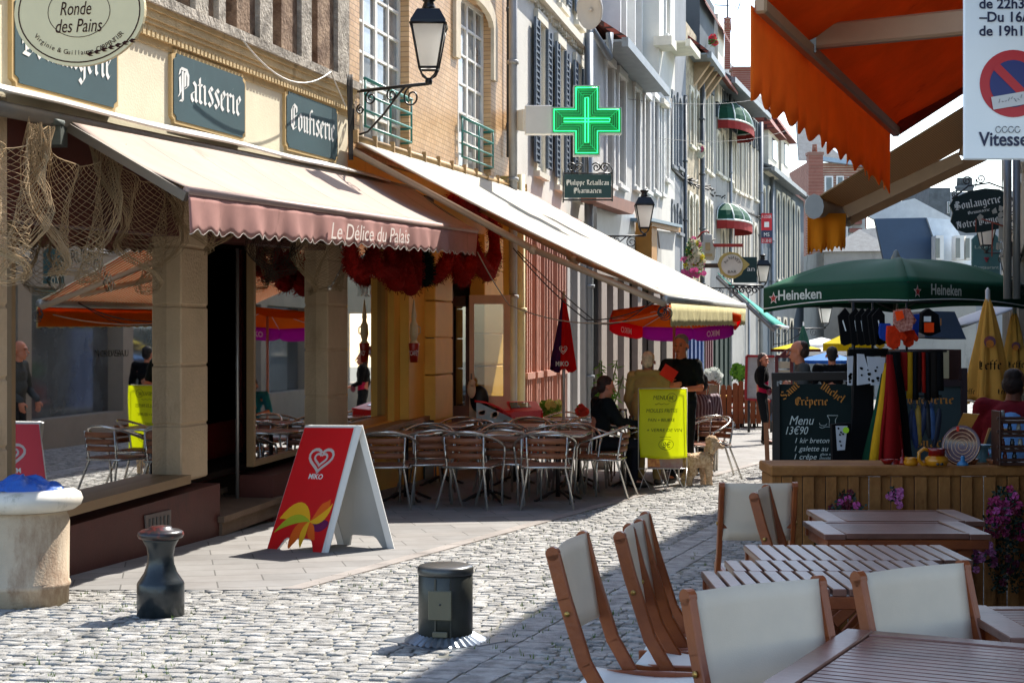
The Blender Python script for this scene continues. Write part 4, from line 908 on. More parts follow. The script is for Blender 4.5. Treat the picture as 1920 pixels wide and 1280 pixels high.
for (x0, x1, yt, yb, lab) in ((1344, 1413, 177, 210, 'upper green dome awning with red valance on the tall pale house'), (1342, 1409, 374, 404, 'lower green dome awning with red valance, above the hanging shop signs')):
    aw2 = thing('dome_awning', lab, 'awning', WHs.I((x0+x1)/2, yb, 0), group='green corner awnings')
    s0, s1 = WHs.s_of(x0), WHs.s_of(x1, .6)-.6; ht = WHs.sh(x0, yt)[1]; hb = WHs.sh(x0, yb, .3)[1]; out = .9
    def dome(u, v):
        a = u*math.pi; b = v*math.pi/2; ss = (s0+s1)/2-(s1-s0)/2*math.cos(a)*(math.sin(b)*.4+.6*min(1, v*1.6)); o = out*math.sin(a)**.7*math.sin(b) if 0 < u < 1 else 0
        return WHs.P(ss, ht-(ht-hb)*(1-math.cos(b))**.9, o+.03)
    m = MB(); m.sheet(dome, 12, 6, .02, False); m.build('canopy', CA[0], aw2)
    m = MB(); m.sheet(lambda u, v: dome(u, 1)+Vector((0, 0, -.32*v))+WHs.n*.01, 12, 1, .02, False); m.build('valance', CA[1], aw2)
    m = MB()
    for k in range(0, 13, 2): m.tube([dome(k/12, j/6)+WHs.n*.02 for j in range(7)], .035, 4)
    m.tube([dome(k/12, 1)+WHs.n*.03 for k in range(13)], .035, 4); m.build('rib', CA[2], aw2)
# -- last house of the row
WI = Wall(10.6, 66.2, .305, 0); hI = WI.sh(1440, 308, .5)[1]
bI, _ = house('arched_stone_house', 'long grey house with arched ground floor, red tiled dormers and swept slate roof', WI, 1426, 1507, hI, DKR,
              [(1429, 1433.5, 354, 440), (1440, 1445, 356, 440), (1456, 1461, 364, 520), (1466, 1471, 368, 520), (1475, 1480, 374, 522), (1484, 1489, 382, 524), (1494, 1498, 392, 526),
               (1456, 1462, 600, 660), (1468, 1474, 600, 662), (1480, 1486, 602, 662)], surround=SURR, arch=True)
gutter(WI, bI, 0, WI.s_of(1507, .5), hI, .5); pipe(WI, bI, 1448, -5, hI, .09, .12)
m = MB(); n_ = 8
def swept(u, v): return WI.P(u*WI.s_of(1512), hI+.1+5.4*v**1.7, .5-2.6*v**.8)
m.sheet(swept, 6, 10, .1); m.build('roof', SLATE, bI)
for a, b, yt, yb in ((1443, 1462, 205, 300), (1467, 1482, 216, 312)):
    s0, s1 = WI.s_of(a, .3), WI.s_of(b, .3); h1 = WI.sh(a, yt+38, .3)[1]; h0 = WI.sh(a, yb, .3)[1]
    m = MB(); wbox(m, WI, s0, s1, h0-.5, h1, -3, .25); d_ = m.build('dormer', SURR, bI); q = MB(); wbox(q, WI, s0+(s1-s0)*.35, s1-(s1-s0)*.2, h0+.2, h1-.2, .253, .28); q.build('pane', DPANE, d_)
    m = MB(); m.prism([WI.P(s0-.3, h1, .6), WI.P(s1+.3, h1, .6), WI.P(s1+.3, h1+1.3, -.3), WI.P(s0-.3, h1+1.3, -.3)], WI.n, -2.5); m.build('dormer_roof', RTILE, d_)
# plain grey lower shopfronts along the far left side
for a, b, y0_, cc, nm, lb in ((1262, 1290, 610, '#3b3d44', 'dark_shopfront', 'dark narrow shopfront behind the tall man'), (1293, 1322, 625, '#41598c', 'blue_shopfront', 'blue painted shopfront panels under the open umbrella'), (1322, 1338, 630, '#5a2530', 'wine_shopfront', 'wine red shop doors beside the blue panels'),
                      (1338, 1372, 630, '#152a22', 'green_shopfront', 'very dark green shop entrance with hanging clothes')):
    w = WE if a > 1200 else WD; q = thing(nm, lb, 'shopfront', w.P(w.s_of(a, .2), -3.2)); m = MB(); hq = w.sh(a, y0_, .2)[1]
    s0, s1 = w.s_of(a, .2), w.s_of(b, .2); wbox(m, w, s0, s1, -4, hq+.5, .004, .14); K = 4
    for k in range(K): c_ = s0+(s1-s0)*(k+.5)/K; wbox(m, w, c_-.12, c_+.12, -3.4, hq, .14, .2)
    m.build('panel', mat(nm+'_paint', cc, .45, var=.12), q)
# chimneys on the skyline
def chimney(lab, x0, x1, y0_, y1, z, mt, pots=2, cat='chimney'):
    b = thing('chimney', lab, cat, W((x0+x1)/2, y1, z)); k = z/F; m = MB(); w_ = (x1-x0)*k
    p = W((x0+x1)/2, (y0_+y1)/2, z); m.box(p, (w_, w_*.8, (y1-y0_)*k)); m.box(W((x0+x1)/2, y0_+3, z), (w_*1.12, w_*.9, 5*k)); m.build('stack', mt, b)
    for i in range(pots):
        q = MB(); t = W(x0+(x1-x0)*(i+.5)/pots, y0_, z); q.lathe([(.16, -.02), (.13, .4), (.16, .45), (.001, .45)], t, 10); q.build('pot', RBR if pots == 1 else SLATE, b)
chimney('dark narrow brick chimney in front of the white sky', 1359, 1369, 56, 130, 60, RBR, 1)
chimney('wide brown brick chimney at the left edge of the orange awning', 1372, 1414, 128, 190, 66, RBR, 0)
m = MB(); p = W(1364, 58, 60); m.tube([p, p+Vector((0, 0, 1.8))], .03, 4); m.tube([p+Vector((-.5, 0, 1.0)), p+Vector((.3, 0, .95)), p+Vector((.4, 0, .8)), p+Vector((.5, 0, 1.1))], .02, 4)
solo(m, 'aerial', IRON, 'thin bent television aerial on the narrow chimney', 'aerial')
# ================================================================= BUILDINGS CLOSING THE VIEW
def facing(name, lab, x0, x1, ytop, z, mt, wins=(), depth=6, roofpoly=None, rm=None, cat='house', fm=WHITE):
    b = thing(name, lab, cat, Vector(((x0+x1)/2-CX, 0, 0))*(z/F)+Vector((0, z, gz(z)))); m = MB(); k = z/F; g0 = gz(z)-1; top = (CY-ytop)*k
    m.box(((( x0+x1)/2-CX)*k, z+depth/2, (top+g0)/2), ((x1-x0)*k, depth, top-g0)); m.build('wall', mt, b)
    for (a, c, yt, yb) in wins:
        q = MB(); p = W((a+c)/2, (yt+yb)/2, z-.06); q.box(p, ((c-a)*k, .1, (yb-yt)*k)); f_ = q.build('window', fm, b)
        q = MB(); e = (c-a)*.18; q.box(p-Vector((0, .055, 0)), ((c-a-2*e)*k, .02, (yb-yt-2*e)*k)); q.build('pane', DPANE, f_)
    if roofpoly:
        q = MB(); P_ = [W(x, y, z-.2+dz) for x, y, dz in roofpoly]; q.prism(P_, (0, 1, 0), .25); q.build('roof', rm or SLATE, b)
    return b
b = facing('brick_townhouse', 'red brick townhouse with slate roof, skylight and white windows closing the street', 1512, 1625, 305, 98, RBR, [(1546, 1562, 330, 372), (1568, 1582, 330, 378), (1590, 1606, 332, 380), (1548, 1560, 400, 460), (1570, 1584, 400, 460)],
       roofpoly=[(1498, 300, 0), (1628, 308, 0), (1560, 232, 5), (1490, 190, 5)])
m = MB(); m.prism([W(1540, 293, 97.5), W(1630, 305, 97.5), W(1630, 313, 97.5), W(1540, 301, 97.5)], (0, 1, 0), .5); m.build('cornice', mat('blue_cornice', '#9db0be', .5), b)
m = MB(); m.prism([W(1541, 262, 97.6), W(1548, 260, 97.9), W(1578, 284, 97.6), W(1570, 287, 97.3)], (0, 1, 0), .1); m.build('skylight', mat('skylight', '#cdd6dc', .2), b)
chimney('tall red brick chimney with one pot in front of the slate roof', 1514, 1541, 286, 372, 88, RBR, 1)
facing('banded_house', 'grey house with red and white banded brick corner', 1585, 1622, 392, 92, WH, [(1588, 1596, 410, 470)])
m = MB()
for i in range(6):
    m.box(W(1604, 402+i*15, 91.8), (.72, .3, .24))
solo(m, 'quoin_bands', RBR, 'red brick bands on the corner of the grey house', 'brick bands')
facing('grey_cottage', 'low pale grey house with slate mansard and one dormer', 1545, 1680, 470, 80, GR2, [(1590, 1606, 560, 600)], roofpoly=[(1542, 472, 0), (1682, 470, 0), (1655, 425, 2), (1612, 430, 2)])
TARP = mat('navy_tarp', '#2d4560', .5, var=.1, scale=1); 
b = facing('tarp_building', 'building with a large plain navy blue sheeted roof and white dormers', 1640, 1830, 515, 72, GR2, [], roofpoly=[(1640, 410, 0), (1738, 408, 0), (1768, 492, 0), (1660, 500, 0)], rm=TARP)
m = MB(); m.prism([W(1738, 408, 71.6), W(1784, 412, 71.8), W(1835, 505, 71.8), W(1768, 496, 71.6)], (0, 1, 0), .3); m.build('white_slates', mat('white_slates', '#c9d2d8', .5, var=.1, scale=3), b)
m = MB(); m.prism([W(1610, 395, 74), W(1715, 372, 74), W(1790, 412, 74), W(1640, 412, 74)], (0, 1, 0), .3); m.build('upper_roof', mat('bright_roof', '#c3c5c4', .5, var=.1, scale=3), b)
for x in (1752, 1790, 1808):
    q = MB(); q.box(W(x+6, 465, 71), (.35, .8, 1.1)); d_ = q.build('dormer', WHITE, b); q = MB(); q.box(W(x+6, 465, 70.58), (.2, .02, .9)); q.build('pane', DPANE, d_)
facing('dark_roof_house', 'dark slated house against the sky behind the hanging bakery sign', 1742, 1782, 352, 86, SLATE, [(1776, 1780, 378, 400)]); chimney('block of dark chimney pots above the far roofs', 1795, 1822, 348, 358, 90, SLATE, 4)
facing('far_house', 'hazy far house between the dark roof and the street sign post', 1780, 1900, 360, 100, GR, [(1795, 1805, 450, 500)])
chimney('small pair of dark pots left of the orange valance', 1436, 1452, 176, 215, 84, SLATE, 2)
facing('corner_house', 'grey end house behind the far lantern', 1500, 1600, 500, 86, GR, [(1510, 1520, 540, 600), (1532, 1544, 560, 640), (1560, 1572, 560, 640)])
# ================================================================= RIGHT SIDE ROW
WR = Wall(.3-.31*8, -8, .31, 0); nR = -WR.n
rb = thing('terrace_row', 'tall stone row on the right whose shade covers the café terrace', 'house', WR.P(10, gz(5)))
RW = mat('right_stone', '#8f877b', .85, var=.12, scale=1, bump=.3)
m = MB(); S1 = (46+8)/WR.d.y
for a, b, c_, e_ in ((12.4, S1, .9, 9.0), (12.4, S1, -3.2, -1.3)): 
    q = [WR.P(a, c_), WR.P(b, c_), WR.P(b, e_), WR.P(a, e_)]; m.add(q+[p-nR*5 for p in q], [(0, 1, 2, 3), (0, 4, 5, 1), (1, 5, 6, 2), (2, 6, 7, 3), (3, 7, 4, 0), (7, 6, 5, 4)])
for i in range(3, 13):
    a = i*4.4; q = [WR.P(a, -1.3), WR.P(a+.5, -1.3), WR.P(a+.5, .9), WR.P(a, .9)]; m.add(q+[p-nR*.5 for p in q], [(0, 1, 2, 3), (0, 4, 5, 1), (1, 5, 6, 2), (2, 6, 7, 3), (3, 7, 4, 0)])
m.build('wall', RW, rb)
for i in range(3, 12):
    for k in range(2):
        for j in range(2):
            a = i*4.4+.8+j*1.9; f_ = MB(); q = [WR.P(a, 1.6+k*3.6)+nR*.04, WR.P(a+1, 1.6+k*3.6)+nR*.04, WR.P(a+1, 3.5+k*3.6)+nR*.04, WR.P(a, 3.5+k*3.6)+nR*.04]; f_.prism(q, -nR, .04); fr = f_.build('window', WHITE, rb)
            f_ = MB(); q = [WR.P(a+.1, 1.7+k*3.6)+nR*.05, WR.P(a+.9, 1.7+k*3.6)+nR*.05, WR.P(a+.9, 3.4+k*3.6)+nR*.05, WR.P(a+.1, 3.4+k*3.6)+nR*.05]; f_.prism(q, -nR, .01); f_.build('pane', DPANE, fr)
    f_ = MB(); a = i*4.4+.5; q = [WR.P(a, -1.3)-nR*.3, WR.P(a+3.9, -1.3)-nR*.3, WR.P(a+3.9, .9)-nR*.3, WR.P(a, .9)-nR*.3]; f_.prism(q, -nR, .02); f_.build('shop_pane', DPANE, rb)
ORN = mat('orange_canvas', '#e8742a', .85, var=.1, scale=4, trans=.5, bump=.5, bscale=5, dirt=('#a83a10', 3, .6)); ORV = mat('orange_valance', '#fa8c34', .85, var=.08, scale=6, trans=.5); ORF = mat('flat_orange', '#e08a1e', .85, var=.06, trans=.35)
ARMM = mat('beige_arm', '#b08f72', .5, .1, var=.1)
def scallop_valance(P0, P1, drop, n, amp, mt, parent, wave=.009):
    P0, P1 = Vector(P0), Vector(P1); dd_ = (P1-P0); nn_ = Vector((dd_.y, -dd_.x, 0)).normalized()
    m = MB(); m.sheet(lambda u, v: P0.lerp(P1, u)+nn_*(wave*v*math.sin(u*37)+wave*.5*v*math.sin(u*90))-Vector((0, 0, v*(drop+amp*math.cos(u*n*2*math.pi)))), n*10, 4, .003)
    return m.build('valance', mt, parent)
# near orange awning
oa = thing('orange_awning', 'near orange-red awning with scalloped valance hanging over the terrace, top right', 'awning', W(1600, 150, 6))
pa, pb = W(1465, 30, 5.1), W(1680, 235, 7.4); dr_ = (pb-pa).normalized(); pa2 = pa-dr_*.30
def wallpt(p, h): 
    t = p.y+.3; return Vector((.3+.31*t-.03, t, h))
wa_, wb_ = wallpt(pa2, pa2.z+.62), wallpt(pb, pb.z+.52)
m = MB(); m.sheet(lambda u, v: pa2.lerp(pb, u).lerp(wa_.lerp(wb_, u), v)-Vector((0, 0, .04*math.sin(math.pi*v))), 20, 6, .004); m.build('canvas', ORN, oa)
m = MB(); m.beam(pa2-Vector((0, 0, .03)), pb-Vector((0, 0, .03)), .04, .05, bev=.008); m.build('front_bar', mat('bar_bronze', '#b08a68', .4, .1), oa)
scallop_valance(pa2-Vector((0, 0, .03))-Vector((.03, 0, 0)), pb-Vector((0, 0, .03))-Vector((.03, 0, 0)), .28, 15, .018, ORV, oa)
m = MB(); e0 = W(1512, 72, 5.55); e1 = W(1830, 40, 5.2); m.beam(e0, e1, .05, .085, bev=.008); m.build('arm', ARMM, oa)
m = MB(); m.box(e0, (.05, .1, .12)); m.tube([W(1480, 58, 5.5), W(1494, 66, 5.5), W(1505, 84, 5.5), W(1520, 90, 5.55)], .008); m.build('elbow', GREYM, oa)
m = MB(); m.tube([pb, wb_], .05, 12); m.build('side_roll', mat('red_roll', '#8e2b18', .7, var=.1), oa)
# second, striped awning
sa_ = thing('striped_awning', 'brown striped awning with grey end cap and short orange valance behind the orange one', 'awning', W(1600, 380, 11))
STR = stripemat('brown_stripes', '#cfae86', '#a07c56', 11, axis=1, trans=.5)
q0, q1 = W(1526, 376, 10.6), W(1590, 400, 12.6); v0, v1 = W(1830, 188, 10.3), W(1830, 262, 12.4)
m = MB(); m.sheet(lambda u, v: q0.lerp(q1, u).lerp(v0.lerp(v1, u), v), 12, 4, .01); m.build('canvas', STR, sa_)
m = MB(); m.tube([q0-Vector((0, 0, .04)), q1-Vector((0, 0, .04))], .07, 12); m.build('front_bar', mat('brown_bar', '#8c6c50', .5), sa_)
m = MB(); c_ = W(1527, 387, 10.52); m.prism([c_+Vector((.065*math.cos(a*.5236), 0, .085*math.sin(a*.5236))) for a in range(12)], (0, 1, 0), .03); m.build('end_cap', mat('grey_cap', '#a9a8a4', .5), sa_)
m = MB(); m.beam(W(1585, 398, 11), W(1800, 296, 10.9), .05, .085); m.beam(W(1800, 282, 10.9), W(1825, 290, 10.9), .05, .06); m.build('arm', mat('brown_arm', '#b08e6c', .5, .1), sa_)
m = MB(); m.beam(W(1592, 412, 12.2), W(1845, 292, 12), .05, .085); m.build('arm', MC['brown_arm'], sa_)
pz = 10.9; a_ = W(1514, 400, pz); b_ = W(1586, 400, pz)
m = MB(); m.sheet(lambda u, v: a_.lerp(b_, u)+Vector((0, .02*math.sin(u*14)*v, -v*((472-400)*pz/F+.012*math.sin(u*60)-.03*u+.01*math.sin(u*23)))), 60, 4, .004); m.build('valance', ORF, sa_)
# ================================================================= STREET FURNITURE
def at(o, p): return Vector(o)+Vector(p)
# litter bin
b0 = GX(-2.98, 9.45); lb = thing('litter_bin', 'stained round concrete litter bin with a blue bag, at the left edge', 'litter bin', b0)
CONC = mat('stained_concrete', '#b5a48e', .75, var=.12, scale=2, bump=.25, bscale=70, dirt=('#7d6049', 3, .52, .35))
m = MB(); m.lathe([(.262, 0), (.265, .10), (.272, .105), (.276, .12), (.272, .135), (.265, .14), (.268, .50), (.262, .53), (.25, .555), (.27, .565), (.29, .57), (.001, .572)], b0, 48); m.build('body', CONC, lb)
m = MB(); m.lathe([(.25, .565), (.30, .575), (.335, .60), (.348, .635), (.335, .67), (.30, .692), (.24, .70), (.22, .68), (.001, .66)], b0, 48); m.build('rim', mat('pale_rim', '#cfc8bb', .45, var=.12, scale=3, dirt=('#6f6a4c', 6, .58)), lb)
m = MB(); rn = random.Random(4)
def bagP(u, v):
    a = u*6.2832; r = .235*(1-v)**.6; w = noise.noise(Vector((math.cos(a)*2.2, math.sin(a)*2.2, v*3)))*.03+.012*math.sin(a*13)*(1-v)
    return b0+Vector((r*math.cos(a), r*math.sin(a), .695+.065*v**.7+w*(.3+v)+(.03*math.exp(-((a-4.7)**2)*2) if v > .3 else 0)))
m.grid(bagP, 60, 8); m.build('bag', mat('blue_bag', '#1c56a8', .35, var=.15, scale=8, bump=.8, bscale=20), lb)
# bollard
b0 = GX(-2.04, 8.98); bo = thing('bollard', 'black cast iron bollard with a rusty red worn cap in the setts', 'bollard', b0)
BLK = mat('worn_black_paint', '#1d2428', .28, var=.3, scale=5, bump=.12, bscale=30, dirt=('#5a3122', 5, .66, 1))
m = MB(); m.lathe([(.136, -.02), (.136, .185), (.130, .198), (.118, .215), (.095, .25), (.078, .30), (.074, .35), (.082, .40), (.098, .43), (.104, .44), (.104, .447)], b0, 40); m.build('post', BLK, bo)
m = MB(); m.lathe([(.10, .445), (.125, .452), (.134, .468), (.130, .485), (.11, .497), (.07, .502), (.062, .515), (.04, .522), (.001, .524)], b0, 40); m.build('cap', mat('rusty_cap', '#2a2425', .3, var=.3, scale=6, dirt=('#9c3420', 9, .52, 1)), bo)
# rising bollard
b0 = GX(-.349, 8.12); rbo = thing('rising_bollard', 'squat dark grey round bollard with service plate on a ribbed metal skirt', 'bollard', b0)
DG = mat('dark_bollard', '#3b3c36', .38, .15, var=.18, scale=3, bump=.06, dirt=('#54544a', 4, .6))
m = MB(); m.lathe([(.143, .03), (.143, .355), (.137, .36), (.001, .36)], b0, 48)
for a in (-1.9, -1.35): m.box(b0+Vector((.143*math.cos(a), .143*math.sin(a), .19)), (.008, .012, .32), a+1.57)
m.build('post', DG, rbo)
m = MB(); m.lathe([(.146, .36), (.148, .37), (.148, .392), (.140, .402), (.12, .407), (.001, .408)], b0, 48); m.build('cap', mat('cap_dark', '#4a4a47', .3, .3, var=.1), rbo)
a = -1.72; nM = Matrix.Rotation(a+1.5708, 3, 'Z')
m = MB(); m.bbox(b0+Vector((.146*math.cos(a), .146*math.sin(a), .215)), (.125, .012, .155), .005, M=nM); m.bbox(b0+Vector((.146*math.cos(a), .146*math.sin(a), .065)), (.08, .016, .03), .004, M=nM); m.build('service_plate', mat('plate_olive', '#5d5b4b', .45, .2, var=.1, dirt=('#3f3d33', 8, .6)), rbo)
m = MB(); m.tube([b0+Vector((.15*math.cos(a), .15*math.sin(a), .22)), b0+Vector((.154*math.cos(a), .154*math.sin(a), .22))], .006, 8); m.build('keyhole', IRON, rbo)
SK = mat('galvanised', '#7f878f', .35, .7, var=.25, scale=6)
m = MB(); n = 32
for i in range(n):
    a0 = 6.2832*i/n; a1 = 6.2832*(i+.5)/n; a2 = 6.2832*(i+1)/n
    P_ = lambda a, r, h: b0+Vector((r*math.cos(a), r*math.sin(a), h))
    m.add([P_(a0, .144, .045), P_(a1, .144, .052), P_(a1, .215, .016), P_(a0, .215, .008), P_(a2, .144, .045), P_(a2, .215, .008)], [(0, 1, 2, 3), (1, 4, 5, 2)])
m.build('ribbed_skirt', SK, rbo); m = MB(); m.bbox(b0+Vector((0, 0, .004)), (.46, .46, .012), .003, rz=.75); m.build('base_plate', SK, rbo)
# ice cream A-board
A, B, C_, D_ = (G(500, 1030), G(607, 1038), G(737, 1030), G(637, 1022)); T1 = (A+D_)/2; T2 = (B+C_)/2; T1 = W(572, 798, T1.y); T2 = W(668, 799, T2.y); n_ = (B-A).cross(T1-A); T2.y = A.y-(n_.x*(T2.x-A.x)+n_.z*(T2.z-A.z))/n_.y
ab = thing('ice_cream_board', 'folding A-board with red ice cream poster and heart logo, standing before the bistro chairs', 'A-board', (A+C_)/2)
RED = mat('poster_red', '#d4161c', .35, var=.05); BW = mat('board_white', '#dcdcd8', .45, var=.04)
def aframe(a, b, t1, t2, nm, mt, inner):
    """tapered leaf with a cut-out foot"""
    a, b, t1, t2 = map(Vector, (a, b, t1, t2)); nrm = (b-a).cross(t1-a).normalized(); X = lambda u, v: a.lerp(b, u).lerp(t1.lerp(t2, u), v)
    m = MB(); outl = [X(0, 0), X(.18, 0), X(.26, .085), X(.30, .1), X(.70, .1), X(.74, .085), X(.82, 0), X(1, 0), X(1, 1), X(0, 1)]
    m.prism(outl, nrm, -.022); o = m.build(nm, mt, ab); return X, nrm, o
X, nr, fo = aframe(A, B, T1, T2, 'front_leaf', BW, None)
if nr.y > 0: nr = -nr
m = MB(); m.add([X(u, v)+nr*.004 for u, v in ((0.01, .005), (.18, .005), (.26, .09), (.30, .106), (.70, .106), (.74, .09), (.82, .005), (.96, .005), (.96, .985), (.01, .985))], [tuple(range(10))])
po = m.build('poster', RED, ab)
# swirls
def swirl(pts, mt):
    m = MB(); m.add([X(u, v)+nr*.0062 for u, v in pts], [tuple(range(len(pts)))]); return m
YELS = mat('swirl_yellow', '#f0b422', .4, var=0); ORS = mat('swirl_orange', '#e8661a', .4, var=0); PUS = mat('swirl_purple', '#6a1450', .4, var=0); GRS = mat('swirl_green', '#a9b52a', .4, var=0)
def ribbon(c0, pts, w0, w1, mt, h):
    m = MB(); n = len(pts); vs = []
    for i, (u, v) in enumerate(pts):
        q = pts[min(i+1, n-1)]; p = pts[max(i-1, 0)]; dx, dy = q[0]-p[0], q[1]-p[1]; l = math.hypot(dx, dy); w = w0+(w1*1.7-w0)*math.sin(math.pi*min(1, i/(n-1)))
        vs += [X(u-dy/l*w, v+dx/l*w)+nr*h, X(u+dy/l*w, v-dx/l*w)+nr*h]
    m.add(vs, [(2*i, 2*i+1, 2*i+3, 2*i+2) for i in range(n-1)]); m.build('swirl', mt, ab)
cu = (.62, .24)
def arcpts(a0, bend, L, n=10): return [(cu[0]+L*i/n*math.cos(a0+bend*i/n), cu[1]+L*i/n*.55*math.sin(a0+bend*i/n)) for i in range(n+1)]
def clampu(ps): return [(min(.95, max(.02, u)), max(.02, v)) for u, v in ps]
ribbon(None, clampu(arcpts(2.2, .9, .55)), .004, .045, YELS, .005); ribbon(None, clampu(arcpts(.3, .6, .42)), .004, .05, ORS, .0055); ribbon(None, clampu(arcpts(.0, .7, .42)), .003, .022, YELS, .0061)
ribbon(None, clampu(arcpts(-.5, .5, .36)), .004, .03, PUS, .0058); ribbon(None, clampu(arcpts(3.6, .6, .5)), .004, .04, ORS, .0055); ribbon(None, clampu(arcpts(4.2, .4, .38)), .004, .03, YELS, .0064); ribbon(None, clampu(arcpts(2.75, .7, .6)), .003, .022, GRS, .0067); ribbon(None, clampu(arcpts(5, .3, .3)), .003, .03, ORS, .0059)
def heart(m, c, s, w):
    """open spiral heart outline like the printed logo; c in leaf coords"""
    for sc, w_ in ((1, w), (.52, w*.8)):
        pts = []
        for i in range(25):
            t = .35+5.6*i/24; x = 16*math.sin(t)**3; y = 13*math.cos(t)-5*math.cos(2*t)-2*math.cos(3*t)-math.cos(4*t); pts.append((c[0]+s*sc*x/16, c[1]+s*sc*.46*y/16))
        n = len(pts); vs = []
        for i, (u, v) in enumerate(pts):
            q = pts[min(i+1, n-1)]; p = pts[max(i-1, 0)]; dx, dy = q[0]-p[0], (q[1]-p[1])*1.7; l = math.hypot(dx, dy) or 1
            vs += [X(u-dy/l*w_, v+dx/l*w_*.6)+nr*.006, X(u+dy/l*w_, v-dx/l*w_*.6)+nr*.006]
        m.add(vs, [(2*i, 2*i+1, 2*i+3, 2*i+2) for i in range(n-1)])
m = MB(); heart(m, (.5, .735), .22, .02); m.build('heart_logo', mat('logo_silver', '#c8bdb8', .4), ab)
m = MB(); put_text(m, 'MIKO', X(.5, .575)+nr*.006, (B-A).normalized(), (T1-A).normalized(), .042, .135, style='bold'); m.build('lettering', LET, ab)
aframe(D_, C_, T1+Vector((.012, .05, 0)), T2+Vector((.03, .04, 0)), 'back_leaf', mat('board_grey', '#a9a9a6', .5, var=.04), None)
m = MB()
Yb = lambda u, v: D_.lerp(C_, u).lerp((T1+Vector((.012, .05, 0))).lerp(T2+Vector((.03, .04, 0)), u), v)
for a, b in (((0.03, 0), (.03, 1)), ((.97, 0), (.97, 1)), ((0, .985), (1, .985))): m.beam(Yb(*a), Yb(*b), .035, .05, (1, 0, 0))
m.beam(B+Vector((.01, .02, 0)), T2+Vector((.02, .01, 0)), .03, .045, (1, 0, 0)); m.build('edge_frame', BW, ab)

# ================================================================= LANTERNS
LGL = mat('lantern_glass', (.88, .87, .84), .25, var=.03, trans=.75); LK = mat('lantern_black', '#17181a', .35, .2, var=.2, scale=6)
def lantern(label, px, py, z, k, arm, grp='street lanterns on iron wall brackets'):
    """px,py = ball joint below the lamp; k scale 1 = lamp body ~.62 m; arm = vector to the wall"""
    o = W(px, py, z); t = thing('wall_lantern', label, 'street lamp', o, group=grp); s = k
    c = lambda x, y, z_: o+Vector((x, y, z_))*s
    m = MB(); hw, tw = .085, .155; z0, z1 = .12, .52
    for sx, sy in ((-1, -1), (1, -1), (1, 1), (-1, 1)): m.tube([c(sx*hw, sy*hw, z0), c(sx*tw, sy*tw, z1)], .011*s, 4); m.tube([c(sx*hw, sy*hw, z0), c(sx*.06, sy*.06, .06), c(0, 0, .01)], .010*s, 5)
    for zz, ww in ((z0, hw), (z1, tw+.008)):
        for (x0, y0_), (x1, y1) in zip(((-1, -1), (1, -1), (1, 1), (-1, 1)), ((1, -1), (1, 1), (-1, 1), (-1, -1))): m.tube([c(x0*ww, y0_*ww, zz), c(x1*ww, y1*ww, zz)], .012*s, 4)
    m.lathe([(.03*s, -.03*s), (.035*s, 0), (.03*s, .03*s)], o, 10); m.build('frame', LK, t)
    m = MB(); q = [c(x*hw*.97, y*hw*.97, z0) for x, y in ((-1, -1), (1, -1), (1, 1), (-1, 1))]+[c(x*tw*.97, y*tw*.97, z1) for x, y in ((-1, -1), (1, -1), (1, 1), (-1, 1))]
    m.add(q, [(0, 1, 5, 4), (1, 2, 6, 5), (2, 3, 7, 6), (3, 0, 4, 7)]); m.build('glass', LGL, t)
    m = MB(); r2 = 1.4142
    m.lathe([(tw*r2*1.07*s, z1*s), (tw*r2*1.05*s, (z1+.03)*s), (.105*r2*s, .66*s), (.07*r2*s, .67*s)], o, 4, False, M=Matrix.Rotation(R(45), 3, 'Z'))
    m.lathe([(.075*s, .66*s), (.06*s, .70*s), (.045*s, .74*s), (.07*s, .765*s), (.085*s, .78*s), (.06*s, .795*s), (.001, .80*s)], o, 16); m.build('roof', LK, t)
    m = MB(); m.lathe([(.02*s, .12*s), (.02*s, .16*s), (.03*s, .20*s), (.037*s, .25*s), (.025*s, .31*s), (.001, .33*s)], o, 12); m.build('bulb', mat('frosted_bulb', (.8, .8, .74), .3, var=0), t)
    arm = Vector(arm); e = o+arm; u = (-arm).normalized(); m = MB(); m.tube([o-Vector((0, 0, .02*s)), e-Vector((0, 0, .02*s))], .017*s, 8)
    up = Vector((0, 0, 1)); L = arm.length
    m.tube([e-up*.45*s+u*.0, e-up*.42*s+u*L*.2, e-up*.26*s+u*L*.42, e-up*.08*s+u*L*.62, e-up*.02*s+u*L*.7], .011*s, 6)
    for f, r, dz in ((.78, .10, -.13), (.52, .065, -.09), (.24, .07, -.10), (.1, .05, -.2)): m.tube(spiral(e+u*L*f+up*dz*s, u, up, r*s, 1.5, 1.57), .009*s, 5)
    m.tube([e-up*.5*s, e+up*.05*s], .016*s, 6); m.build('bracket', LK, t); return t
armL = WA.I(662, 152, .02)-W(804, 152, 16.2); armL.z = 0
lantern('large old wall lantern on scrolled bracket beside the brick windows, nearest one', 804, 153, 16.2, 1.12, armL)
lantern('wall lantern on a scrolled bracket beyond the pharmacy sign', 1208, 440, 27.5, 1.0, (-1.0, .2, 0))
lantern('small far wall lantern in front of the grey arched house', 1430, 538, 38, 1.0, (-1.3, .3, 0))
lantern('smallest far lantern on a long arm seen under the green parasol', 1547, 614, 52, 1.25, (-1.7, .2, 0))
lantern('unlit lantern below the Restaurant sign on the right', 1849, 472, 21, .72, (1.0, .2, 0))
lantern('dark lantern at the right edge under the iron miller sign', 1895, 532, 16, .55, (.6, .3, 0))
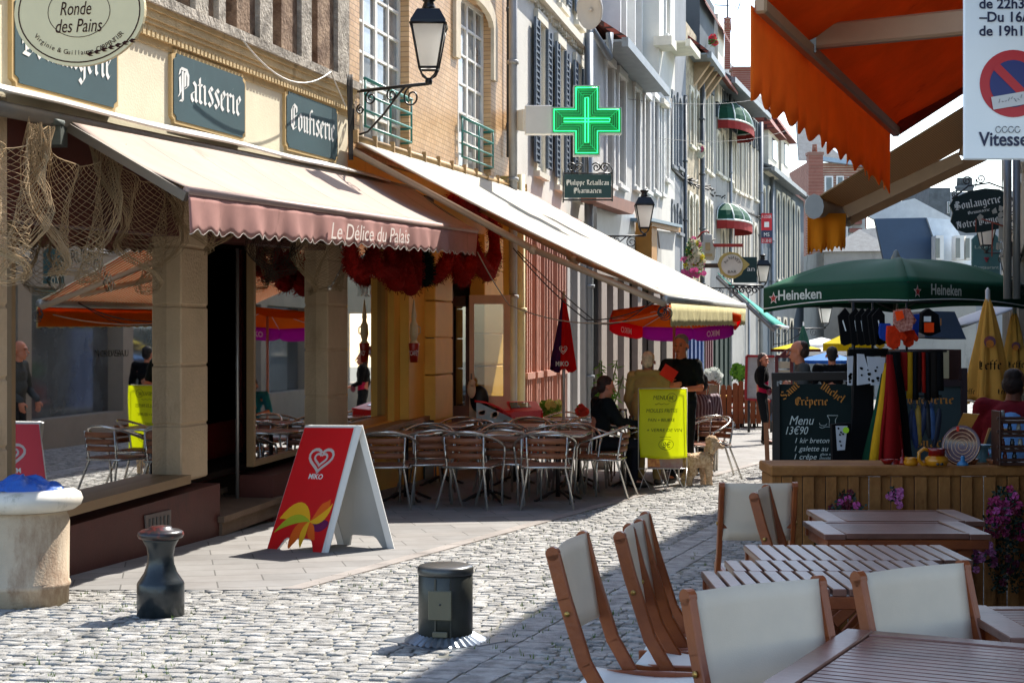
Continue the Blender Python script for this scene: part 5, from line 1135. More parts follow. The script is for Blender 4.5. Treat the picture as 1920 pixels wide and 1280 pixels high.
# ================================================================= PHARMACY CROSS AND SIGNS
zc = 21; k = zc/F; pc = thing('pharmacy_cross', 'lit green neon pharmacy cross on a white bracket box', 'sign', W(1100, 225, zc))
def crossp(e): 
    a, b = (66-e)*k, (25-e)*k; o = W(1100, 226, zc)
    return [o+Vector((x, 0, z)) for x, z in ((-b, a), (b, a), (b, b), (a, b), (a, -b), (b, -b), (b, -a), (-b, -a), (-b, -b), (-a, -b), (-a, b), (-b, b))]
m = MB(); m.prism(crossp(0), (0, 1, 0), .16); m.build('case', mat('cross_case', '#b9c0bc', .4, .2), pc)
m = MB(); m.prism([p-Vector((0, .004, 0)) for p in crossp(2)], (0, 1, 0), .004); m.build('face', mat('cross_face', '#036a2c', .25, var=.25, scale=9, emit=.12), pc)
NE = mat('neon_green', (.03, .95, .28), .3, var=0, emit=1.0); ND = mat('neon_dim', (.01, .42, .12), .3, var=0, emit=.35)
for e, mt, r in ((5, NE, .009), (10, ND, .005), (14, ND, .005), (18, ND, .005)):
    m = MB(); q = [p-Vector((0, .02, 0)) for p in crossp(e)]; m.tube(q+[q[0]], r, 5); m.build('neon_tube', mt, pc)
o = W(1100, 226, zc)-Vector((0, .03, 0)); m = MB()
for A_, B_ in (((3, 42), (-3, -42)), ((43, 3), (-43, -3))):
    x0, y0_ = A_[0]*k, A_[1]*k; x1, y1 = B_[0]*k, B_[1]*k; q = [o+Vector((x, 0, z)) for x, z in ((x0, y0_), (x1, y0_), (x1, y1), (x0, y1))]; m.tube(q+[q[0]], .009, 5)
    m.build('neon_tube', NE, pc); m = MB()
for sx in (-1, 1):
    for sy in (-1, 1):
        for a, b in (((22, 62), (8, 46)), ((62, 22), (46, 8))): m.tube([o+Vector((a[0]*sx*k, .01, a[1]*sy*k)), o+Vector((b[0]*sx*k, .01, b[1]*sy*k))], .004, 4)
m.build('corner_tube', ND, pc)
m = MB(); m.bbox(W(1009, 226, zc+.08), (50*k, .16, 54*k), .01); m.beam(W(984, 226, zc+.08), WA.I(968, 226, .05), .05, .3); m.build('bracket_box', mat('box_white', '#c9cac6', .4, var=.05), pc)
ph = thing('pharmacist_sign', 'dark green hanging sign lettered Philippe Retailleau Pharmacien under the cross', 'sign', W(1102, 350, 22)); zc = 22; k = zc/F
m = MB(); m.bbox(W(1102, 349, zc), (88*k, .03, 44*k), .004); m.build('panel', mat('sign_green', '#14383a', .45, var=.1), ph)
m = MB()
for y, t_, w_ in ((347, 'Philippe Retailleau', 80), (362, 'Pharmacien', 52)): put_text(m, t_, W(1102, y, zc-.02), (1, 0, 0), (0, 0, 1), 9.5*k, w_*k, style='bl')
m.build('lettering', LET, ph)
m = MB()
for y in (325, 375): m.tube([W(1056, y, zc), W(1148, y, zc)], .012, 5)
m.tube([W(1148, 378, zc), W(1148, 318, zc), W(1142, 308, zc), W(1130, 306, zc)], .012, 5); m.tube([W(1056, 380, zc), W(1056, 320, zc)], .012, 5)
for x, s_ in ((1085, 1), (1118, -1), (1072, -1), (1134, 1)): m.tube(spiral(W(x, 314, zc), Vector((s_, 0, 0)), Vector((0, 0, 1)), 9*k, 1.5, .5), .011, 5)
m.tube([W(1102, 325, zc), W(1102, 292, zc)], .015, 5); m.build('iron_frame', IRON, ph)
# satellite dish
sd = W(1108, 18, 26); m = MB(); Mr = Matrix.Rotation(R(80), 3, 'Y') @ Matrix.Rotation(R(0), 3, 'X')
m.lathe([(.001, .06), (.16, .045), (.30, .0), (.33, -.04), (.335, -.04), (.30, .015), (.16, .06), (.001, .075)], sd, 28, M=Matrix.Rotation(R(35), 3, 'Z') @ Mr, sx=1.0)
m.tube([sd, W(1085, 30, 27.2)], .03, 6); solo(m, 'satellite_dish', mat('dish_cream', '#cfc9bd', .5, var=.05), 'cream satellite dish at the top of the shuttered house', 'satellite dish')
# to-let board
tl = thing('letting_board', 'red and navy letting board A LOUER on the far facade', 'sign', W(1437, 425, 60)); zc = 60; k = zc/F
for y0_, y1, cc in ((400, 432, '#c01f2b'), (432, 446, '#2b3550'), (446, 456, '#a8202c')):
    m = MB(); m.box(W(1437.5, (y0_+y1)/2, zc), (20*k, .05, (y1-y0_)*k)); m.build('panel', mat('board'+cc, cc, .5, var=.05), tl)
m = MB(); put_text(m, 'A LOUER', W(1437.5, 409, zc-.04), (1, 0, 0), (0, 0, 1), 6*k, 18*k); m.box(W(1437.5, 421, zc-.04), (9*k, .01, 10*k)); put_text(m, 'MS', W(1437.5, 443, zc-.04), (1, 0, 0), (0, 0, 1), 7*k, 10*k); put_text(m, '21 30 03', W(1437.5, 454, zc-.04), (1, 0, 0), (0, 0, 1), 6*k, 17*k); m.build('lettering', LET, tl)
# beer mug sign, cheese sign, dark green sign
zc = 34; k = zc/F
bm_ = thing('mug_sign', 'cut-out grey beer mug sign with a lamp above it', 'sign', W(1327, 465, zc)); MG = mat('mug_grey', '#b6b4ab', .5, var=.15, scale=3)
m = MB(); m.lathe([(.001, -22*k), (12*k, -22*k), (14*k, -10*k), (15*k, 2*k), (12*k, 10*k), (8.5*k, 14*k), (9*k, 26*k), (.001, 27*k)], W(1327, 466, zc), 16, sy=.25); m.tube(spiral(W(1339, 456, zc), Vector((1, 0, 0)), Vector((0, 0, 1)), 7*k, .6, 1.3), .02, 5); m.build('mug', MG, bm_)
m = MB(); m.box(W(1327, 462, zc-.05), (9*k, .05, 14*k)); m.box(W(1327, 478, zc-.06), (16*k, .05, 5*k)); m.build('emblem', mat('mug_gold', '#a6916b', .5), bm_)
m = MB(); m.tube([W(1308, 446, zc), W(1316, 436, zc), W(1326, 433, zc), W(1329, 437, zc)], .02, 5); m.box(W(1361, 460, zc), (64*k, .05, 6*k)); m.build('bracket', mat('red_bar', '#9a2f2a', .5), bm_)
cs = thing('cheese_sign', 'round cream sign with lettered ring on a yellow leaf shape', 'sign', W(1374, 497, zc-1)); zq = zc-1; kq = zq/F; o = W(1372, 497, zq)
m = MB(); m.prism([o+Vector((x*kq, 0, y*kq)) for x, y in ((-26, 2), (-22, 14), (-14, 22), (-2, 25), (12, 22), (22, 12), (34, 1), (22, -10), (18, -18), (6, -25), (-8, -24), (-20, -15))], (0, 1, 0), .06); m.build('panel', mat('cheese_yellow', '#c2ab62', .6, var=.1), cs)
m = MB(); m.lathe([(.001, 0), (20*kq, 0), (20*kq, .02), (.001, .02)], o-Vector((0, .02, 0)), 28, False, M=Matrix.Rotation(R(90), 3, 'X')); m.build('disc', mat('cheese_cream', '#d8d0c0', .6), cs)
m = MB(); put_text(m, 'Au NAVET', o+Vector((0, -.06, 11*kq)), (1, 0, 0), (0, 0, 1), 6*kq, 30*kq, arc=11*kq); put_text(m, 'BAR', o+Vector((0, -.06, -15*kq)), (1, 0, 0), (0, 0, 1), 5*kq, 16*kq); m.build('lettering', mat('brown_letter', '#3e342a', .7), cs)
m = MB(); m.box(W(1332, 498, zq+.1), (38*kq, .08, 8*kq)); m.build('beam', mat('brown_beam', '#4f443a', .7), cs)
gs = thing('green_sign', 'dark green square sign ending in an, behind the round cream sign', 'sign', W(1395, 505, zc+1.5)); zq = zc+1.5; kq = zq/F
m = MB(); m.box(W(1397, 506, zq), (44*kq, .05, 48*kq)); m.build('panel', MC['sign_green'], gs); m = MB(); put_text(m, 'an', W(1408, 508, zq-.03), (1, 0, 0), (0, 0, 1), 9*kq, 14*kq); m.build('lettering', LET, gs)
m = MB(); m.tube([W(1366, 535, 33), W(1430, 535, 33)], .02, 5)
for x in (1380, 1392, 1404, 1416): m.tube(spiral(W(x, 544, 33), Vector((1, 0, 0)), Vector((0, 0, 1)), 7*kq, 1.3), .018, 5)
solo(m, 'iron_scroll', IRON, 'iron scrollwork bracket beneath the dark green sign', 'bracket')
# parking sign top right
zc = 4.5; k = zc/F; ps = thing('parking_sign', 'large white no-parking sign cut by the right edge, with blue and red roundel', 'sign', W(1905, 300, zc))
m = MB(); m.bbox(W(1905, 80, zc), (198*k, .012, 440*k), .004); m.build('panel', mat('sign_white', '#eceef0', .4, var=.04, dirt=('#cfd1d3', 4, .66)), ps)
NAV = mat('sign_navy', '#161c40', .5, var=0)
m = MB(); f_ = lambda x, y: W(x, y, zc-.009)
for t_, x, y in (('de 22h30 à 7h', 1836, 16), ('–Du 16/9 au 14/6', 1836, 41), ('de 19h15 à 7h', 1836, 67)): put_text(m, t_, f_(x, y), (1, 0, 0), (0, 0, 1), 19*k, align='l', style='bold')
put_text(m, 'Vitesse', f_(1835, 273), (1, 0, 0), (0, 0, 1), 26*k, 92*k, align='l', style='bold'); m.build('lettering', NAV, ps)
def disc(mb, c, r, n=48, a0=0, a1=6.2832): mb.add([Vector(c)]+[Vector(c)+Vector((r*math.cos(a0+(a1-a0)*i/n), 0, r*math.sin(a0+(a1-a0)*i/n))) for i in range(n+1)], [(0, i+1, i+2) for i in range(n)])
m = MB(); disc(m, W(1900, 157, zc-.008), 63*k); m.build('red_ring', mat('sign_red', '#b8202c', .45, var=.03), ps)
m = MB(); disc(m, W(1900, 157, zc-.0095), 44*k); m.build('blue_disc', mat('sign_blue', '#1b2a6b', .45, var=.05), ps)
m = MB(); c_ = W(1900, 157, zc-.011); u_ = Vector((.7071, 0, -.7071)); v_ = Vector((.7071, 0, .7071)); m.add([c_-u_*47*k-v_*8*k, c_+u_*47*k-v_*8*k, c_+u_*47*k+v_*8*k, c_-u_*47*k+v_*8*k], [(0, 1, 2, 3)]); m.build('red_bar', MC['sign_red'], ps)
m = MB(); c_ = W(1896, 188, zc-.0125); u_ = Vector((.985, 0, .17)); v_ = Vector((-.17, 0, .985)); m.add([c_-u_*36*k-v_*12*k, c_+u_*36*k-v_*12*k, c_+u_*36*k+v_*12*k, c_-u_*36*k+v_*12*k], [(0, 1, 2, 3)]); m.build('sticker', mat('sticker_white', '#c9c6c6', .6, var=.08), ps)
m = MB()
for i in range(9): m.tube([c_+u_*(-24+i*6)*k+v_*rnd.uniform(-5, 5)*k-Vector((0, .002, 0)), c_+u_*(-21+i*6)*k+v_*rnd.uniform(-7, 7)*k-Vector((0, .002, 0))], .0008, 3)
for i, x in enumerate((1872, 1884, 1896, 1908)): m.tube([W(x+5*math.cos(a*.7), 243+6*math.sin(a*.7), zc-.01) for a in range(9)], .0012, 3)
m.build('scribble', mat('marker', '#55585f', .6), ps)
m = MB(); m.tube([W(1960, -200, zc+.05), GX(1.55, zc+.05)], .03, 10); m.build('post', GREYM, ps)
# hanging iron-framed boulangerie sign
zc = 13.5; k = zc/F; hb_ = thing('hanging_bakery_sign', 'dark green hanging sign lettered Boulangerie Notre Dame in a scrolled iron frame', 'sign', W(1835, 395, zc)); o = W(1835, 393, zc)
m = MB(); pts = []
for x, y in ((-54, 8), (-46, 22), (-20, 34), (12, 40), (40, 38), (56, 26), (60, 6), (52, -22), (38, -36), (8, -42), (-22, -44), (-40, -38), (-52, -22), (-48, -6)): pts.append(o+Vector((x*k, 0, y*k)))
m.prism(pts, (0, 1, 0), .025); m.build('panel', mat('bottle_green', '#10282a', .5, var=.12), hb_)
m = MB(); ux = Vector((.985, 0, .17)); uz = Vector((-.17, 0, .985))
put_text(m, 'Boulangerie', o+Vector((-1*k, -.01, 6*k)), ux, uz, 15*k, 88*k, style='bl'); put_text(m, 'Viennoiserie', o+Vector((0, -.01, -6*k)), ux, uz, 6*k, 42*k, style='bl'); put_text(m, 'Notre Dame', o+Vector((-2*k, -.01, -30*k)), ux, uz, 14*k, 80*k, style='bl'); m.build('lettering', LET, hb_)
m = MB()
for x, y, r, a in ((-22, 54, 9, 0), (4, 58, 9, 3.14), (-44, 28, 7, 1), (58, 14, 12, 2), (62, -14, 10, 1), (60, -40, 9, 0)): m.tube(spiral(o+Vector((x*k, 0, y*k)), Vector((1, 0, 0)), Vector((0, 0, 1)), r*k, 1.6, a), .006, 5)
m.tube([o+Vector((x*k, 0, y*k)) for x, y in ((-50, 20), (-20, 44), (20, 50), (52, 38), (68, 10), (66, -50))], .008, 5); m.tube([o+Vector((-5*k, 0, 40*k)), o+Vector((-5*k, 0, 58*k))], .006, 5); m.build('iron_frame', IRON, hb_)
# flat tin miller with a mill
ml = thing('miller_figure', 'flat white tin miller figure with a small windmill holding red rods', 'sign', W(1875, 410, 13.2)); k = 13.2/F; o = W(1876, 425, 13.2)
m = MB()
for poly in (((-4, 24), (0, 28), (4, 27), (5, 20), (1, 17), (-4, 18)), ((-8, 17), (8, 16), (10, 4), (8, -14), (7, -28), (2, -28), (1, -12), (0, -28), (-4, -28), (-3, -8), (-2, 6)), ((-16, 30), (-9, 36), (-6, 26), (-14, 24)), ((-3, 30), (-2, 40), (8, 36), (2, 28)), ((10, 26), (16, 30), (15, 22)), ((-44, 18), (-38, 24), (-32, 20), (-33, 12), (-40, 10)), ((-1, -30), (3, -30), (4, -44), (-2, -42)), ((-7, -30), (-3, -30), (-4, -44), (-8, -42))):
    m.prism([o+Vector((x*k, 0, y*k)) for x, y in poly], (0, 1, 0), .008)
m.build('figure', mat('tin_white', '#b7b3a8', .5, var=.08), ml); m = MB(); m.tube([o+Vector((-36*k, -.01, 14*k)), o+Vector((14*k, -.01, -2*k))], .007, 5); m.tube([o+Vector((-16*k, -.01, 8*k)), o+Vector((-17*k, -.01, -56*k))], .006, 5); m.tube([o+Vector((-47*k, -.01, 14*k)), o+Vector((-47*k, -.01, -10*k))], .005, 5); m.build('rod', mat('rod_red', '#9a4a38', .5), ml)
rs = thing('restaurant_sign', 'arched blue-green sign lettered Restaurant with a painted grape bunch', 'sign', W(1849, 475, 22)); k = 22/F; o = W(1849, 478, 22)
m = MB(); m.prism([o+Vector((x*k, 0, y*k)) for x, y in ((-26, -38), (26, -38), (26, 30), (18, 38), (0, 44), (-18, 38), (-26, 30))], (0, 1, 0), .05); m.build('panel', mat('sign_teal', '#3f6b70', .5, var=.1), rs)
m = MB(); put_text(m, 'La Pat', o+Vector((-4*k, -.02, 12*k)), (1, 0, 0), (0, 0, 1), 6*k, 36*k); put_text(m, 'Restaurant', o+Vector((0, -.02, -26*k)), (1, 0, 0), (0, 0, 1), 6.5*k, 46*k); m.build('lettering', mat('pale_teal_letter', '#b7c4bd', .6), rs)
m = MB()
for x, y in ((-3, -6), (0, -6), (3, -6), (-1.5, -9), (1.5, -9), (0, -12)): m.ell(o+Vector((x*k, -.02, y*k)), 1.8*k, 6, 5)
m.build('grapes', mat('grape_red', '#8c2a3c', .5), rs)
m = MB(); m.tube([W(1889, 560, 12.5), W(1889, 220, 12.5)], .032, 10); m.tube([W(1906, 560, 12.5), W(1906, 300, 12.5)], .03, 10); solo(m, 'sign_posts', GREYM, 'twin grey sign posts at the right edge behind the green parasol', 'post')
# ================================================================= WHITE AWNING
wa = thing('white_awning', 'large white awning with pale yellow fringe sheltering the bistro chairs', 'awning', WA.I(820, 700, 1.5))
near_w = WA.I(662, 262, .1); far_w = WA.I(982, 357, .1)
o1 = W(1252, 556, 15.96); o2 = W(1394, 570, 22.6)
WHC = mat('white_canvas', '#eae6da', .85, var=.03, scale=1, trans=.5, bump=.5, bscale=3, dirt=('#d6d0c0', 1.2, .6, 1))
m = MB(); m.sheet(lambda u, v: near_w.lerp(far_w, u).lerp(o1.lerp(o2, u), v)-Vector((0, 0, .10*math.sin(math.pi*v)*(0.4+.6*math.sin(math.pi*u)))), 24, 14, .004); m.build('canvas', WHC, wa)
m = MB(); m.tube([o1-Vector((.02, .02, .03)), o2-Vector((0, 0, .03))], .045, 12); m.build('front_bar', mat('bar_silver', '#a9a8a2', .35, .4), wa)
m = MB(); a_, b_ = o1-Vector((0, 0, .07)), o2-Vector((0, 0, .07)); dn = WA.n
m.sheet(lambda u, v: a_.lerp(b_, u)+dn*(.006*v*math.sin(u*61)+.004*v*math.sin(u*143)+.03)-Vector((0, 0, v*(.235+.008*math.sin(u*160)))), 160, 3, .003); m.build('valance', mat('fringe_cream', '#d9cf9c', .9, var=.15, scale=9, trans=.2), wa)
ORS2 = stripemat('orange_white_stripes', '#e0761c', '#efe6d6', 11, axis=1, trans=.72)
m = MB(); m.sheet(lambda u, v: near_w.lerp(far_w, u).lerp(o1.lerp(o2, u), v)-Vector((0, 0, .012+.10*math.sin(math.pi*v)*(0.4+.6*math.sin(math.pi*u)))), 24, 14, .003); m.build('striped_lining', ORS2, wa)
m = MB(); m.sheet(lambda u, v: a_.lerp(b_, u)+dn*(.006*v*math.sin(u*61)+.004*v*math.sin(u*143)+.012)-Vector((0, 0, v*.225)), 160, 3, .003); m.build('orange_lining', mat('lining_orange', '#e8781a', .85, var=.06, trans=.4), wa)
# fold-out arms
ARMB = mat('beige_enamel', '#b39b82', .45, .1, var=.08)
m = MB()
def arm(a, e_, b): m.tube([a, e_], .038, 8); m.tube([e_, b], .034, 8); m.ell(e_, .055, 8, 6)
na = near_w-Vector((0, 0, .12)); e1 = W(985, 478, 17.2); tip = o1-Vector((.02, 0, .08)); arm(na, W(1000, 468, 16.6), tip)
m.build('arm', ARMB, wa); m = MB(); na2 = WA.I(885, 385, .1); m.tube([na2, W(1075, 482, 18.5)], .04, 8); m.tube([W(1075, 482, 18.5), W(1232, 545, 16.6)], .034, 8); m.tube([W(1070, 480, 18.5), W(1084, 487, 18.4)], .06, 10); m.build('arm', ARMB, wa)
m = MB(); m.tube([near_w+Vector((0, 0, .02)), far_w+Vector((0, 0, .02))], .05, 8)
for i in range(14): p = near_w.lerp(far_w, i/13); m.box(p+Vector((.03, 0, .03)), (.05, .12, .13))
m.build('wall_rail', mat('rail_ochre', '#a8895c', .6, .1, var=.25, scale=4), wa)
def wire(nm, lab, pts, r, mt): m = MB(); m.tube(pts, r, 5); return solo(m, nm, mt, lab, 'cable')
CB = mat('black_cable', '#2a2623', .6); CW = mat('beige_cable', '#9f8d78', .6)
wire('cable', 'dark cable looping from the awning arm down to the open umbrella', sag(W(962, 465, 17), W(1100, 600, 17), .05)+sag(W(1100, 600, 17), W(1238, 562, 16.6), .06)[1:], .007, CB)
wire('cable', 'second dark cable crossing the first below the awning arm', sag(W(970, 470, 17.2), W(1120, 606, 17.2), .02)+sag(W(1120, 606, 17.2), W(1225, 560, 16.5), .10)[1:], .006, CB)
wire('cable', 'long beige cord running from the pink valance corner to the white awning', sag(W(895, 472, 17.5), W(955, 572, 17.5), .03)+sag(W(955, 572, 17.5), W(1250, 585, 16.2), .16)[1:], .007, CW)
m = MB(); 
for i in range(5): m.tube(spiral(W(1241+i*2, 585, 15.9), Vector((1, 0, 0)), Vector((0, 0, 1)), .05+.01*i, .9, i), .005, 4)
solo(m, 'cable_coil', CB, 'tangle of dark cable hanging from the awning corner', 'cable')
m = MB(); m.tube(sag(WA.I(455, 75, .25), WA.I(620, 135, .2), .22), .008, 5); m.tube(sag(WA.I(620, 135, .2), WA.I(648, 200, .1), .0), .008, 5); solo(m, 'cable', mat('white_cable', '#c9c6be', .5), 'white cable drooping across the cream shop band', 'cable')
m = MB()
for i in range(4): m.tube(sag(WA.I(651+i*3, 140, .12), WA.I(655+i*2, 300, .15), -.02), .008, 4)
solo(m, 'cable', CB, 'bundle of dark cables running down the bakery corner', 'cable')
for (a, b, z1, z2, lab) in ((995, 1500, 30, 66, 'thin wire stretched high along the far facades'), (1010, 1490, 33, 64, 'lower thin wire along the far facades')):
    y = 152 if z1 == 30 else 210; m = MB(); m.tube(sag(W(a, y, z1), W(b, y+ (10 if z1 == 30 else 30), z2), .6, 16), .007, 3); solo(m, 'wire', CB, lab, 'wire')
m = MB(); pts = [W(1257, 185, 45), W(1256, 315, 45), W(1280, 335, 47), W(1300, 345, 50), W(1320, 352, 53), W(1345, 372, 56), W(1380, 390, 60), W(1425, 408, 66)]
m.tube(pts, .05, 4)
for q in range(90):
    i = rnd.randrange(2, 7); p = pts[i].lerp(pts[i+1] if i < 7 else pts[i], rnd.random()); m.tube([p, p+Vector((rnd.uniform(-.2, .3), rnd.uniform(-.3, .3), rnd.uniform(-.25, .2)))], .03, 3)
solo(m, 'cable', CB, 'messy black facade cable sagging along the grey and stone houses', 'cable')

# ================================================================= BISTRO CHAIRS AND TABLES
ALU = mat('aluminium', '#d0ccc4', .25, .75, var=.08); SLT = mat('brown_slats', '#8a5538', .5, var=.2, scale=6); TTOP = mat('table_brown', '#9a6a52', .35, var=.15, scale=5)
def bistro(label, group):
    t = thing('bistro_chair', label, 'chair', (0, 0, 0), 0, group)
    m = MB()
    for i in range(7): y = -.19+.063*i; m.bbox((0, y, .445), (.47, .052, .014), .004)
    m.build('seat', SLT, t, world=False)
    m = MB(); m.tube([(-.25, .22, .43), (-.25, -.2, .43), (-.21, -.235, .43), (.21, -.235, .43), (.25, -.2, .43), (.25, .22, .43), (-.25, .22, .43)], .012, 6); m.build('seat_frame', ALU, t, world=False)
    for s in (-1, 1):
        m = MB(); m.tube([(s*.27, .24, 0), (s*.275, .22, .3), (s*.305, .205, .55), (s*.315, .17, .62)], .013, 6); m.build('leg', ALU, t, world=False)
        m = MB(); m.tube([(s*.27, -.36, 0), (s*.19, -.215, .42), (s*.192, -.225, .47), (s*.205, -.27, .735)], .013, 6); m.build('leg', ALU, t, world=False)
    m = MB(); pts = []
    for i in range(19):
        a = math.pi*i/18; pts.append((.318*math.cos(a), .17-.475*math.sin(a)**.8, .62+.17*math.sin(a)**.9))
    m.tube(pts, .014, 8); m.build('arm_hoop', ALU, t, world=False)
    for k in range(3):
        m = MB(); z = .52+.075*k; m.sheet(lambda u, v: Vector((-.195+.39*u, -.235-(z-.45)*.2-.035*math.sin(math.pi*u), z+.056*v)), 8, 1, .012); m.build('back_slat', SLT, t, world=False)
    return t
def btable(label):
    t = thing('bistro_table', label, 'table', (0, 0, 0), 0, 'square bistro tables under the white awning')
    m = MB(); 
    for i in range(8): m.bbox((0, -.2625+.075*i, .725), (.60, .068, .018), .003)
    m.build('tabletop', TTOP, t, world=False)
    m = MB()
    for a, b in (((-.31, -.31), (.31, -.31)), ((.31, -.31), (.31, .31)), ((.31, .31), (-.31, .31)), ((-.31, .31), (-.31, -.31))): m.tube([(a[0], a[1], .722), (b[0], b[1], .722)], .016, 6)
    m.build('edge_rim', ALU, t, world=False)
    m = MB(); m.tube([(0, 0, .05), (0, 0, .71)], .025, 8)
    for a in range(4): c, s = math.cos(a*1.5708+.78), math.sin(a*1.5708+.78); m.tube([(0, 0, .12), (.12*c, .12*s, .09), (.26*c, .26*s, .03), (.30*c, .30*s, .015)], .016, 6)
    m.build('pedestal', mat('dark_pedestal', '#2a2220', .4, .3), t, world=False); return t
GC = 'bistro chairs with slatted brown backs'
ch0 = bistro('x', GC); tb0 = btable('x'); used = [False, False]
yaw = -math.atan(.2207)
def put(proto, i, x, z, rz, label):
    p = GX(x, z)
    if not used[i]: used[i] = True; proto.location = p; proto.rotation_euler = (0, 0, rz); proto['label'] = label; ORG[proto.name] = Matrix.Translation(p) @ Matrix.Rotation(rz, 4, 'Z'); return proto
    return dup(proto, p, rz, label)
rows = [(15.75, [(-1.30, 'directly behind the ice cream board'), (-.44, 'second from the ice cream board'), (.32, 'third from the ice cream board')]),
        (17.9, [(-1.02, 'next to the café window sill'), (-.15, 'one place right of the window sill'), (.62, 'below the awning middle')]),
        (20.0, [(.30, 'before the red drinks chest'), (1.0, 'beside the seated woman table'), (1.72, 'next to the yellow poster')])]
nm = ['front', 'second', 'third']; k = 0
for r_, (z, xs) in enumerate(rows):
    for x, wh in xs:
        k += 1
        put(ch0, 0, x+.02, z, yaw+rnd.uniform(-.15, .15)+(.12 if r_ == 0 else 0), f'bistro chair, back to us, {nm[r_]} row, {wh}')
        if not (r_ == 2 and x > .9): put(tb0, 1, x+.17, z+.78, yaw, f'brown square bistro table in the {nm[r_]} row, {wh}')
        if r_ < 2 or x < .5: put(ch0, 0, x+.36, z+1.5, yaw+math.pi+rnd.uniform(-.2, .2), f'bistro chair facing us, {nm[r_]} row, {wh}')
for x, z, rz, lb in ((-1.75, 16.9, -1.4, 'bistro chair turned sideways against the bakery corner pilaster'), (.98, 17.0, 1.3, 'bistro chair seen side-on at the right end of the front tables'), (1.62, 18.75, 1.2, 'bistro chair seen side-on just left of the yellow poster'), (-1.55, 18.3, -1.2, 'bistro chair half hidden under the café window sill'), (-.86, 16.15, .25, 'bistro chair squeezed between the first two front tables'), (-.02, 16.25, -.3, 'bistro chair squeezed between the middle and right front tables'), (.35, 17.55, .5, 'bistro chair turned askew in the middle of the second row'), (1.0, 18.6, -.4, 'bistro chair askew behind the side-on right chair'), (-.5, 19.2, .2, 'bistro chair with only its hoop visible before the red chest')):
    put(ch0, 0, x, z, rz, lb)
# seated woman's table, jug and glasses
put(tb0, 1, 1.44, 18.55, yaw, 'bistro table with glasses in front of the seated woman')
m = MB(); p = GX(1.32, 18.4)+Vector((0, 0, .735)); m.lathe([(.001, 0), (.045, 0), (.06, .08), (.045, .16), (.05, .2), (.047, .2), (.042, .16), (.056, .08), (.04, .01), (.001, .01)], p, 14); solo(m, 'water_jug', glass('clear_glass', (.93, .93, .93), .1), 'clear glass jug on the table by the seated woman', 'jug')
m = MB(); p = GX(1.42, 18.35)+Vector((0, 0, .735)); m.lathe([(.001, 0), (.03, 0), (.035, .12), (.032, .12), (.028, .01), (.001, .01)], p, 12); solo(m, 'glass', MC['clear_glass'], 'small tumbler beside the glass jug', 'glass')
# silver chair by the dog + board seen edge-on
put(ch0, 0, 2.48, 19.7, 2.2, 'silver-armed bistro chair standing in the sun behind the dog')
eb = thing('edge_board', 'grey folding display board seen almost edge-on behind the dog', 'A-board', G(1332, 880)); z = G(1332, 880).y; m = MB()
X0 = W(1322, 728, z).x; X1 = W(1346, 725, z).x; q = gz(z)
m.prism([Vector((X0, z, q)), Vector((X1-.06, z-.3, q)), Vector((X1, z-.1, q+1.17)), Vector((X1-.14, z+.2, q+1.17))], (.2, 0, 0), .1); m.build('panel', mat('board_blue_grey', '#a4aab2', .4, .1, var=.1), eb)
m = MB(); m.tube([(X1-.06, z-.32, q), (X1, z-.12, q+1.18), (X1-.14, z+.2, q+1.18)], .018, 6); m.tube([(X0-.05, z, q), (X0+.05, z, q+1.17)], .015, 6); m.build('frame', ALU, eb)
# drinks chest
fz = thing('drinks_chest', 'red ice chest with clouds and cow painted side, lettered for take-away', 'freezer', GX(.02, 21.2)); zc = 20.9; k = zc/F
FR = mat('chest_red', '#e0242a', .35, var=.06)
m = MB(); m.bbox(W(972, 812, zc+.3), (92*k, .6, 90*k), .03); m.build('body', FR, fz)
m = MB(); m.prism([W(893, 752, zc), W(893, 850, zc), W(963, 850, zc), W(963, 785, zc)], (0, 1, 0), .5); m.build('painted_side', mat('side_blue', '#b0c8d0', .5, var=.05), fz)
m = MB()
for x, y, r in ((903, 775, 7), (928, 778, 8), (948, 792, 9), (897, 795, 8), (935, 800, 6)):
    for q in range(4): disc(m, W(x+rnd.uniform(-5, 5), y+rnd.uniform(-3, 3), zc-.006), r*.62*k, 12)
m.build('cloud', mat('cloud_peach', '#f4d8c6', .6, var=0), fz)
m = MB()
for pts in (((900, 790), (909, 786), (912, 800), (904, 800)), ((911, 786), (918, 789), (915, 800)), ((903, 784), (908, 792), (900, 790))): m.add([W(x, y, zc-.012) for x, y in pts], [tuple(range(len(pts)))])
m.build('cow', IRON, fz)
m = MB(); m.sheet(lambda u, v: W(890+70*u, 750+30*u-8*math.sin(u*3), zc-.02+.6*v), 10, 4, .03); m.build('side_cover', FR, fz)
m = MB(); m.prism([W(950, 752, zc+.5), W(1004, 752, zc+.5), W(1017, 768, zc), W(962, 772, zc)][::-1], (0, 0, -1), .03); m.build('lid', FR, fz)
m = MB(); m.prism([W(955, 756, zc+.42)+Vector((0, 0, .01)), W(990, 756, zc+.42)+Vector((0, 0, .01)), W(996, 765, zc+.15)+Vector((0, 0, .01)), W(958, 766, zc+.15)+Vector((0, 0, .01))][::-1], (0, 0, 1), .008); m.build('lid_glass', DPANE, fz)
m = MB(); m.box(W(940, 760, zc+.3), (.02, .02, .02)); put_text(m, 'CREUR A EMPORTER', W(990, 789, zc-.02), (1, 0, 0), (0, 0, 1), 8*k, 48*k); m.build('lettering', mat('peach_letter', '#e0b09a', .5), fz)
m = MB(); p = W(899, 748, 21.3); m.ell(p, (.13, .1, .19), 14, 10); solo(m, 'black_bag', mat('black_leather', '#0f0f11', .5, bump=.2), 'black rounded bag standing behind the painted chest side', 'bag')
